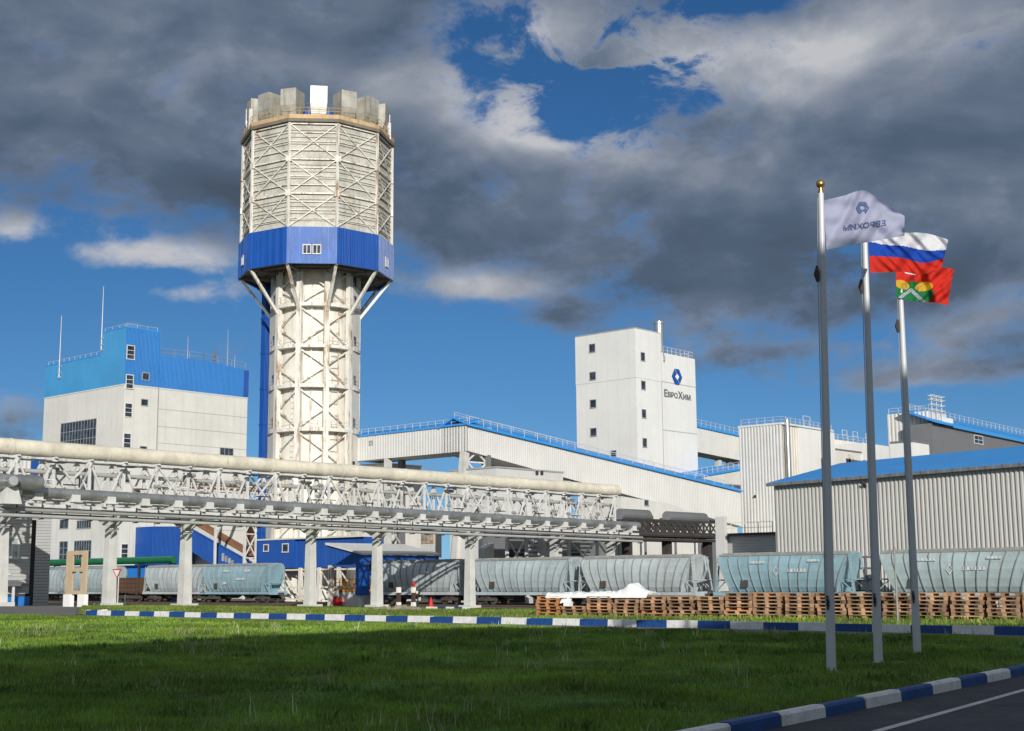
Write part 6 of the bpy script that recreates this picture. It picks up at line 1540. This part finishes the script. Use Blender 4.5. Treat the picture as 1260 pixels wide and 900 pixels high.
# tarpaulin heaped over the left stacks
def tarp(name, s0, s1, hfun, label, depth=1.0, ns=60, nt=14, drop=0.0):
    V_, F_ = [], []
    depth = 0.95
    for i in range(ns+1):
        s = s0+(s1-s0)*i/ns
        for j in range(nt+1):
            w = -0.04+depth*j/nt; q = A2+pd*s+pn*w
            V_.append((q.x, q.y, hfun(s, j/nt)))
    n = len(V_); V2 = [(x, y, z-0.05) for x, y, z in V_]
    for i in range(ns):
        for j in range(nt):
            a = i*(nt+1)+j; F_.append((a, a+1, a+nt+2, a+nt+1)); F_.append((n+a, n+a+nt+1, n+a+nt+2, n+a+1))
    m_ = nt+1
    for i in range(ns):
        a = i*m_; F_.append((a, a+m_, n+a+m_, n+a)); a = i*m_+nt; F_.append((a, n+a, n+a+m_, a+m_))
    for j in range(nt):
        a = j; F_.append((a, n+a, n+a+1, a+1)); a = ns*m_+j; F_.append((a, a+1, n+a+1, n+a))
    mb = MB(); mb.add(V_+V2, F_); o = mb.build(name, 'tarp', None, (A2.x+pd.x*s0, A2.y+pd.y*s0, 1.8), smooth=True); o.location = (A2.x+pd.x*s0, A2.y+pd.y*s0, 1.8); return tag(o, label, 'tarpaulin')
tp6 = 1.0+6*0.1455+0.05
def S_(px):                                     # how far along the pile this pixel column lies
    d = ray(px, 745); d = Vector((d.x, d.y)); a = A2 + pn*0.3
    return (a.y*d.x-a.x*d.y)/(pd.x*d.y-pd.y*d.x)
def mound(s, t):
    nz = mn.noise((s*3.1, t*3, 4)); c = S_(779); 
    f = min(1.0, t/0.18); return tp6+0.07+(0.42*math.exp(-((s-c)/0.5)**2)*(1-abs(t-0.5)**2*2.0)+0.10*nz*(0.4+t)+0.035*mn.noise((s*11, t*8, 3))+0.05)*f-0.13*(1-f)
tarp('tarpaulin', S_(707), S_(800), mound, 'white tarpaulin heaped into a mound on top of the pallet stacks')
def flat_(s, t): f = min(1.0, t/0.18); return tp6+0.03+(0.06+0.06*mn.noise((s*5, t*4, 8))+0.03*mn.noise((s*14, t*9, 8)))*f-0.10*(1-f)
tarp('tarpaulin', S_(676), S_(703), flat_, 'small flat white tarpaulin on the leftmost pallet stack', ns=24)
def drape(s, t):
    f = (s-S_(693.5))/(S_(706)-S_(693.5))
    return (tp6+0.12 if t > 0.35 else 1.62+(t/0.35)*(tp6+0.12-1.62))+0.04*mn.noise((s*6, t*5, 2))
tarp('tarpaulin', S_(694), S_(706.5), drape, 'white tarpaulin hanging down over the low pallet stack', ns=20)
q = A2+pd*S_(697.5)
mb = MB(); mb.box(0, 0.32, 0, 0.3, 0, 0.2); mb.box(0.03, 0.29, 0.03, 0.27, 0.2, 0.23); o = mb.build('foam_block', 'tarp', None, (0, 0, 0)); o.location = (q.x, q.y-0.05, 1.0+3*0.1455); o.rotation_euler = (0, 0, rotp); tag(o, 'small white block resting on the low pallet stack', 'block')

# ================================================================== FLAGPOLES AND FLAGS
def flag_mat(name, c, tr=0.35):
    m, nt, b, g = new_mat(name)
    b.inputs['Base Color'].default_value = (*c, 1); b.inputs['Roughness'].default_value = 0.75; b.inputs['Specular IOR Level'].default_value = 0.2
    t = nt.nodes.new('ShaderNodeBsdfTranslucent'); t.inputs[0].default_value = (*c, 1)
    x = nt.nodes.new('ShaderNodeMixShader'); x.inputs[0].default_value = tr
    out = nt.nodes['Material Output']; nt.links.new(b.outputs[0], x.inputs[1]); nt.links.new(t.outputs[0], x.inputs[2]); nt.links.new(x.outputs[0], out.inputs[0])
    o = objco(nt); n_ = g.noise(o, 7.0, 4, 0.55); bn = nt.nodes.new('ShaderNodeBump'); nt.links.new(n_, bn.inputs['Height']); bn.inputs['Distance'].default_value = 0.03; bn.inputs['Strength'].default_value = 0.5
    nt.links.new(bn.outputs[0], b.inputs['Normal']); nt.links.new(bn.outputs[0], t.inputs['Normal'])
    M[name] = m
flag_mat('flag_white_shaded', (0.44, 0.46, 0.61)); flag_mat('flag_pale', (0.80, 0.80, 0.82)); flag_mat('flag_blue', (0.015, 0.075, 0.45)); flag_mat('flag_red', (0.68, 0.035, 0.02))  # first tone is white cloth darkened to lavender, fold shade put into colour
flag_mat('flag_green', (0.015, 0.20, 0.06)); flag_mat('flag_yellow', (0.75, 0.45, 0.03)); flag_mat('flag_silver', (0.55, 0.56, 0.60)); flag_mat('flag_ink', (0.09, 0.12, 0.24), 0.1)
poles = [((1023, 828), (1010, 238), 'flagpole nearest the road, carrying the white company flag, with a brass ball on top'),
         ((1081, 817), (1063, 262), 'middle flagpole, carrying the white, blue and red flag'),
         ((1129, 805), (1106, 319), 'farthest flagpole, carrying the red flag with the green emblem')]
POLE = []
for (px, py), (tx, ty), lab in poles:
    b = XY(PZ(px, py+1, 1.06)); D = b.y
    tq = PDW(tx, ty, D); zt6 = tq.z; top = Vector((tq.x, D))          # the poles lean a little in the wind
    P3 = lambda z: (b.x+(top.x-b.x)*(z-1.0)/(zt6-1.0), b.y, z)
    t = thing_w('flagpole', lab, 'flagpole', b.x, b.y, 1.0, 'flagpoles on the lawn')
    mb = MB()
    mb.tube([P3(z) for z in (1.0, 2.2, 4.5, 7.5, zt6)], [0.083, 0.080, 0.072, 0.060, 0.050], 20); mb.build('shaft', 'polewhite', t, smooth=True)
    mb = MB(); mb.lathe([(0.13, 1.02), (0.13, 1.09), (0.085, 1.12)], b.x, b.y, 20); mb.build('base_flange', 'polewhite', t, smooth=True)
    mb = MB(); mb.lathe([(0.052, zt6), (0.052, zt6+0.05), (0.03, zt6+0.06), (0.03, zt6+0.10)], top.x, b.y, 14); mb.lathe([(0.08*math.sin(math.pi*k/10)+0.001, zt6+0.17-0.08*math.cos(math.pi*k/10)) for k in range(11)], top.x, b.y, 16); mb.build('finial', 'gold', t, smooth=True)
    h1, h2, h3 = Vector(P3(zt6-0.1)), Vector(P3(zt6-1.55)), Vector(P3(2.3))
    mb = MB(); mb.tube([h1+Vector((-0.07, -0.05, 0)), h2+Vector((-0.10, -0.07, 0)), h3+Vector((-0.095, -0.06, 0))], 0.008, 5); mb.build('halyard', 'thin', t)
    mb = MB(); h4 = Vector(P3(zt6-1.5)); mb.tube([h4+Vector((-0.10, -0.05, 0.16)), h4+Vector((-0.12, -0.06, 0)), h4+Vector((-0.10, -0.05, -0.14))], [0.02, 0.055, 0.025], 8); mb.build('counterweight', 'darksteel', t, smooth=True)
    mb = MB(); c0_ = Vector(P3(2.25)); mb.bar(c0_+Vector((-0.06, -0.09, -0.12)), c0_+Vector((-0.06, -0.09, 0.12)), 0.025, 0.03); mb.bar(c0_+Vector((-0.03, -0.05, 0)), c0_+Vector((-0.06, -0.09, 0)), 0.03, 0.03)
    for k in range(4): mb.tube([c0_+Vector((-0.06+0.03*math.cos(t), -0.09+0.03*math.sin(t), -0.05+0.03*k)) for t in np.linspace(0, 6.28, 9)], 0.008, 5)
    mb.build('cleat', 'darksteel', t)
    mb = MB(); mb.lathe([(0.30, 0.9), (0.29, 1.055), (0.26, 1.075)], b.x, b.y, 18); mb.build('footing', 'conc', t, smooth=True)
    POLE.append((b, D, zt6))
def spline(pts, s):
    n = len(pts)-1; x = min(n-1e-6, max(0, s*n)); i = int(x); f = x-i
    p0 = pts[max(0, i-1)]; p1 = pts[i]; p2 = pts[i+1]; p3 = pts[min(n, i+2)]
    return tuple(0.5*((2*b)+(-a+c)*f+(2*a-5*b+4*c-d)*f*f+(-a+3*b-3*c+d)*f**3) for a, b, c, d in zip(p0, p1, p2, p3))
def make_flag(name, label, D, top, bot, wave, colour, mats, ns=90, nt_=60, bend=0.0):
    def S(s, t, off=0.0):
        a, b = spline(top, s), spline(bot, s); px = a[0]+(b[0]-a[0])*t; py = a[1]+(b[1]-a[1])*t
        dep = D + wave(s, t) + off
        return PDW(px, py, dep)
    o0 = S(0, 0)
    V_ = [S(i/ns, j/nt_) for i in range(ns+1) for j in range(nt_+1)]
    mb = MB()
    F_ = []; mi = []
    for i in range(ns):
        for j in range(nt_):
            a = i*(nt_+1)+j; F_.append((a, a+nt_+1, a+nt_+2, a+1)); mi.append(colour((i+0.5)/ns, (j+0.5)/nt_))
    mb.v = [tuple(p) for p in V_]; mb.f = [list(f) for f in F_]; mb.mi = mi
    o = mb.build(name, mats, None, tuple(o0), smooth=True, flip=False); o.location = o0
    OFF[o.name] = Vector(o0)
    tag(o, label, 'flag')
    return o, S
b, D, zt6 = POLE[0]
wv = lambda s, t: 0.02+0.10*s + 0.030*math.sin(t*16-s*9)*(1-s) + 0.020*math.sin(s*34+t*15)*min(1, s*3) + 0.05*math.sin(t*9+s*8+2*math.sin(s*4))*(0.3+0.7*min(1, s*4)) + 0.20*math.sin(s*7.5+t*2.6+0.4)*min(1, s*2.2) + 0.03*math.sin(s*19-t*5)*s + 0.16*math.sin(t*3.5+s*2.4)*min(1, s*3)
f1, S1 = make_flag('flag', 'white flag with dark blue emblem and mirrored company name, blowing to the right', D,
    [(1013, 247), (1038, 241), (1062, 234.5), (1082, 246), (1113, 266)], [(1017, 308), (1043, 302), (1069, 298), (1090, 294), (1113, 290.5)], wv, lambda s, t: 0, ['flag_white_shaded'])
def on_flag(S, o, name, mat, V_, F_, off=-0.012):
    mb = MB(); n = len(V_)
    mb.add([S(s, t, off) for s, t in V_], F_); return mb.build(name, mat, o, flip=False)
def st1(px, py):                                 # invert flag 1 roughly
    best = None
    for i in range(61):
        s = i/60; a, b_ = spline([(1013, 247), (1038, 241), (1062, 234.5), (1082, 246), (1113, 266)], s), spline([(1017, 308), (1043, 302), (1069, 298), (1090, 294), (1113, 290.5)], s)
        t = (py-a[1])/(b_[1]-a[1]); x = a[0]+(b_[0]-a[0])*t
        if best is None or abs(x-px) < best[0]: best = (abs(x-px), s, t)
    return best[1], best[2]
V_, F_, wd = text_run([('ЕВРОХИМ', 1.0)], 0.05); ht = max(v.y for v in V_)
VV = [st1(1090-(1090-1037)*v.x/wd, (274-(v.y/ht)*0)+(1-v.x/wd)*0 + (281-274)*v.x/wd - (v.y/ht)*7.0+3.5) for v in V_]
on_flag(S1, f1, 'lettering', 'flag_ink', VV, F_)
hx = [(1061+8.5*x, 256+7.5*y) for x, y in ((-0.45, -1), (0.45, -1), (1, 0), (0.45, 1), (-0.45, 1), (-1, 0))]
ring = hx + [(1061+8.5*0.35*x, 256+7.5*0.35*y) for x, y in ((-0.45, -1), (0.45, -1), (1, 0), (0.45, 1), (-0.45, 1), (-1, 0))]
on_flag(S1, f1, 'emblem', 'flag_ink', [st1(*p) for p in ring], [(i, (i+1) % 6, 6+(i+1) % 6, 6+i) for i in range(6)])
b, D, zt6 = POLE[1]
wv2 = lambda s, t: 0.05+0.15*s + 0.030*math.sin(s*26+t*9)*min(1, s*3) + 0.022*math.sin(s*40-t*22)*min(1, s*3) + 0.045*math.sin(t*8-s*11+2*math.sin(s*5))*min(1, s*4) + 0.13*math.sin(s*8.5+t*2.0+1.0)*min(1, s*2.0) + 0.05*math.sin(s*17-t*4)*s
def c2(s, t):
    tt = t + 0.05*math.sin(s*6.0) - 0.04*s
    return 0 if tt < 0.33 else (1 if tt < 0.64 else 2)
make_flag('flag', 'white, blue and red horizontally striped flag on the middle pole', D,
    [(1068, 279), (1090, 288), (1113, 286.5), (1140, 287.5), (1167, 295)], [(1071, 336), (1092, 335), (1113, 335), (1135, 338), (1159, 328)], wv2, c2, ['flag_pale', 'flag_blue', 'flag_red'])
b, D, zt6 = POLE[2]
wv3 = lambda s, t: -0.10+0.3*s + 0.035*math.sin(s*24-t*8)*min(1, s*3) + 0.022*math.sin(s*38+t*20)*min(1, s*3) + 0.05*math.sin(t*9+s*7)*min(1, s*4) + 0.15*math.sin(s*7.0-t*2.2+0.6)*min(1, s*2.0) + 0.05*math.sin(s*16+t*5)*s
T3 = [(1102, 318), (1120, 321), (1140, 327), (1158, 329), (1173.5, 331)]; B3 = [(1103, 366), (1120, 370), (1135, 372), (1150, 372.5), (1166, 376)]
def seg(px, py, a, b_):
    ax, ay = a; bx, by = b_; L = (bx-ax)**2+(by-ay)**2; t = max(0, min(1, ((px-ax)*(bx-ax)+(py-ay)*(by-ay))/L)); return math.hypot(px-ax-t*(bx-ax), py-ay-t*(by-ay))
def c3(s, t):
    a, b_ = spline(T3, s), spline(B3, s); x = a[0]+(b_[0]-a[0])*t; y = a[1]+(b_[1]-a[1])*t
    for (cx_, cy_, rx, ry) in ((1112.5, 352.5, 3.2, 3.8), (1131.5, 355.5, 3.2, 3.8)):
        q = ((x-cx_)/rx)**2+((y-cy_)/ry)**2
        if 0.72 < q < 1.0: return 4
        if q <= 0.72: return 2
    if seg(x, y, (1108, 366), (1121, 357)) < 2.0 or seg(x, y, (1121, 357), (1136, 371)) < 2.0: return 3 if (int(x*0.9)+int(y*0.9)) % 3 else 4
    if ((x-1110)/9)**2+((y-350.5-0.25*(x-1110))/5.5)**2 < 1 or ((x-1137)/11)**2+((y-353+0.1*(x-1137))/5.5)**2 < 1: return 2
    if ((x-1124)/24)**2+((y-361)/14)**2 < 1: return 1
    if seg(x, y, (1114, 336), (1126, 338)) < 0.8: return 5
    if 0.8 < ((x-1124)/24)**2+((y-361)/14)**2 < 1.12 and int(x*0.6) % 2: return 1
    return 0
make_flag('flag', 'red flag with green, yellow and silver emblem on the farthest pole', D, T3, B3, wv3, c3, ['flag_red', 'flag_green', 'flag_yellow', 'flag_silver', 'flag_ink', 'flag_pale'], 120, 90)

# ================================================================== SMALL THINGS
# grey post before the pallets
b = XY(PZ(1105, 768, 1.0)); b = b - pn*0.0
zt7 = PDW(1102, 676, b.y).z
t = thing_w('marker_post', 'slim grey post standing in front of the pallets behind the flagpoles', 'post', b.x, b.y, 1.0)
mb = MB(); mb.tube([(b.x, b.y, 0.95), (b.x, b.y, zt7)], 0.035, 10); mb.build('pole', 'thin', t, smooth=True)
mb = MB(); mb.lathe([(0.05, zt7), (0.05, zt7+0.04), (0.02, zt7+0.07)], b.x, b.y, 10); mb.build('cap', 'slate', t)
# plywood frame on two white blocks
FVv = 54.5
fz = gz(FVv)
fr0, fr1 = PV(81, 705, FVv), PV(106, 705, FVv)
zz = {y: PV(93, y, FVv).z for y in (678, 683, 699.5, 703.5, 727, 731.5)}
pf = thing('plywood_stand', 'raw plywood ladder-like frame standing on two white blocks at the left', 'stand', FVv, fr0.y, fz)
uu = [fr0.y, PV(89, 705, FVv).y, PV(99.5, 705, FVv).y, fr1.y]
mb = MB()
mb.box(FVv, FVv+0.12, uu[0], uu[1], zz[731.5], zz[678]); mb.box(FVv, FVv+0.12, uu[2], uu[3], zz[731.5], zz[678])
mb.build('upright', 'ply', pf)
mb = MB()
for a, b_ in ((683, 678), (703.5, 699.5), (731.5, 727)): mb.box(FVv+0.004, FVv+0.116, uu[1], uu[2], zz[a], zz[b_]-0.003)
mb.build('crosspiece', 'ply', pf)
for x0, x1 in ((79, 87.2), (96.5, 104.5)):
    a, b_ = PV(x0, 740, FVv), PV(x1, 740, FVv); mb = MB(); mb.box(FVv-0.1, FVv+0.25, a.y, b_.y, fz-0.1, zz[731.5]-0.003); mb.build('foot_block', 'tarp', pf)
mb = MB()
for x, y in ((100, 684), (91, 704.5), (100, 704.5)): q = PV(x, y, FVv); mb.box(FVv-0.05, FVv+0.1, q.y-0.15, q.y+0.15, q.z-0.05, q.z+0.05)
mb.build('bolt_plate', 'darksteel', pf)
# give-way sign
GVv = 57.0; s0 = PV(143.5, 745, GVv); gz0 = gz(GVv)
gs = thing('give_way_sign', 'white triangular give-way sign with red border beside the rack column', 'sign', GVv, s0.y, gz0)
a, b_, c = PV(138.2, 700.4, GVv), PV(149.2, 700.4, GVv), PV(143.8, 712.8, GVv)
mb = MB(); mb.extr([a, b_, c], (0.03, 0, 0)); pl_ = mb.build('sign_border', 'red', gs)
cen = (a+b_+c)/3; mb = MB(); mb.extr([Vector((GVv-0.012, 0, 0))+Vector((0, *(p.yz))) for p in (cen.lerp(a, 0.68), cen.lerp(b_, 0.68), cen.lerp(c, 0.68))], (0.01, 0, 0)); mb.build('sign_face', 'signwhite', gs)
mb = MB(); mb.tube([(GVv+0.08, s0.y, gz0), (GVv+0.08, s0.y, a.z)], 0.04, 8); mb.build('post', 'polewhite', gs)
# little white post
q = PG(153.5, 746); mb = MB(); mb.bar((q.x, q.y, q.z-0.1), (q.x, q.y, q.z+0.85), 0.09, 0.09); mb.bar((q.x, q.y, q.z+0.85), (q.x, q.y, q.z+0.95), 0.13, 0.13)
solo(mb, 'bollard', 'signwhite', 'thin short white post in front of the brown wagon', 'bollard', q.x, q.y, q.z)
# banded marker posts and the round signal
for (px, yt, head, lab) in ((490.5, 721, False, 'white and brown banded post without a head, left of the other'), (508.8, 721, True, 'white and brown banded post topped by a small red lamp')):
    q = PG(px, 748); D_ = XY(q).y; mpx = D_/FPX
    t = thing('banded_post', lab, 'post', q.x, q.y, q.z, 'banded track posts')
    h = 24.5*mpx; w = 4.6*mpx
    def band(z0, z1, mat, nm, ww=w): mb = MB(); mb.hexa([(q.x-ww/2, q.y-ww/2, q.z+z0), (q.x+ww/2, q.y-ww/2, q.z+z0), (q.x+ww/2, q.y+ww/2, q.z+z0), (q.x-ww/2, q.y+ww/2, q.z+z0)], [(q.x-ww*0.46, q.y-ww*0.46, q.z+z1), (q.x+ww*0.46, q.y-ww*0.46, q.z+z1), (q.x+ww*0.46, q.y+ww*0.46, q.z+z1), (q.x-ww*0.46, q.y+ww*0.46, q.z+z1)]); mb.build(nm, mat, t)
    band(-0.1, h*0.27, 'signwhite', 'base'); band(h*0.272, h*0.73, 'brownpaint', 'brown_band', w*0.88); band(h*0.732, h, 'signwhite', 'white_band', w*0.95)
    if head:
        mb = MB(); mb.tube([(q.x, q.y, q.z+h), (q.x, q.y, q.z+h+1.5*mpx)], 0.06, 8); mb.lathe([(0.01, q.z+h+1.2*mpx), (2.2*mpx, q.z+h+3*mpx), (2.4*mpx, q.z+h+4.6*mpx), (1.2*mpx, q.z+h+6.2*mpx), (0.01, q.z+h+6.6*mpx)], q.x, q.y, 12); mb.build('lamp', 'red', t, smooth=True)
q = PG(514, 748.5); D_ = XY(q).y; mpx = D_/FPX
t = thing('round_signal', 'small round white signal disc with dark rim beside the banded posts', 'signal', q.x, q.y, q.z)
mb = MB(); mb.bar((q.x, q.y, q.z-0.05), (q.x, q.y, q.z+18*mpx), 0.1, 0.1); mb.build('post', 'darksteel', t)
mb = MB(); mb.tube([(q.x-0.07, q.y, q.z+19*mpx), (q.x+0.1, q.y, q.z+19*mpx)], 3.2*mpx, 16); mb.build('rim', 'darksteel', t)
mb = MB(); mb.tube([(q.x-0.09, q.y, q.z+19*mpx), (q.x-0.069, q.y, q.z+19*mpx)], 1.9*mpx, 16); mb.build('disc', 'signwhite', t)
# traffic cone
q = PG(530.3, 748); D_ = XY(q).y; mpx = D_/FPX
t = thing('traffic_cone', 'large red traffic cone on the short kerb by the wagons', 'traffic cone', q.x, q.y, q.z)
mb = MB(); w = 4.6*mpx; mb.box(q.x-w, q.x+w, q.y-w, q.y+w, q.z+0.02, q.z+0.1); mb.build('base', 'red', t)
mb = MB(); mb.lathe([(3.9*mpx, q.z+0.1), (2.2*mpx, q.z+6*mpx), (0.9*mpx, q.z+11.5*mpx), (0.5*mpx, q.z+12.5*mpx)], q.x, q.y, 20); mb.build('cone', 'red', t, smooth=True)

# ================================================================== the tall block behind the camera whose shade lies on the lawn
H = 21.0; Lh = (H-1.0)/math.tan(R(SUN_EL)); sh = Vector((sdir.x, sdir.y)).normalized()*Lh      # shade edge on the lawn, moved back along the sun
roof = [tuple(Vector(p)+sh) for p in ((-20.5, 22.9), (-12.5, 33.2), (-4.2, 44.0), (6.1, 46.9), (16.4, 45.4), (58, 40))]
print('ROOF', roof)
roof += [(roof[-1][0], -75.0), (roof[0][0], -75.0)]
mb = MB(); mb.extr([(x, y, 0.9) for x, y in roof], (0, 0, H-0.9))
ob = mb.build('office_block', 'officewall', None, (0, 0, 0)); tag(ob, 'tall plain block outside the picture whose shade covers the lawn', 'building', kind='structure')
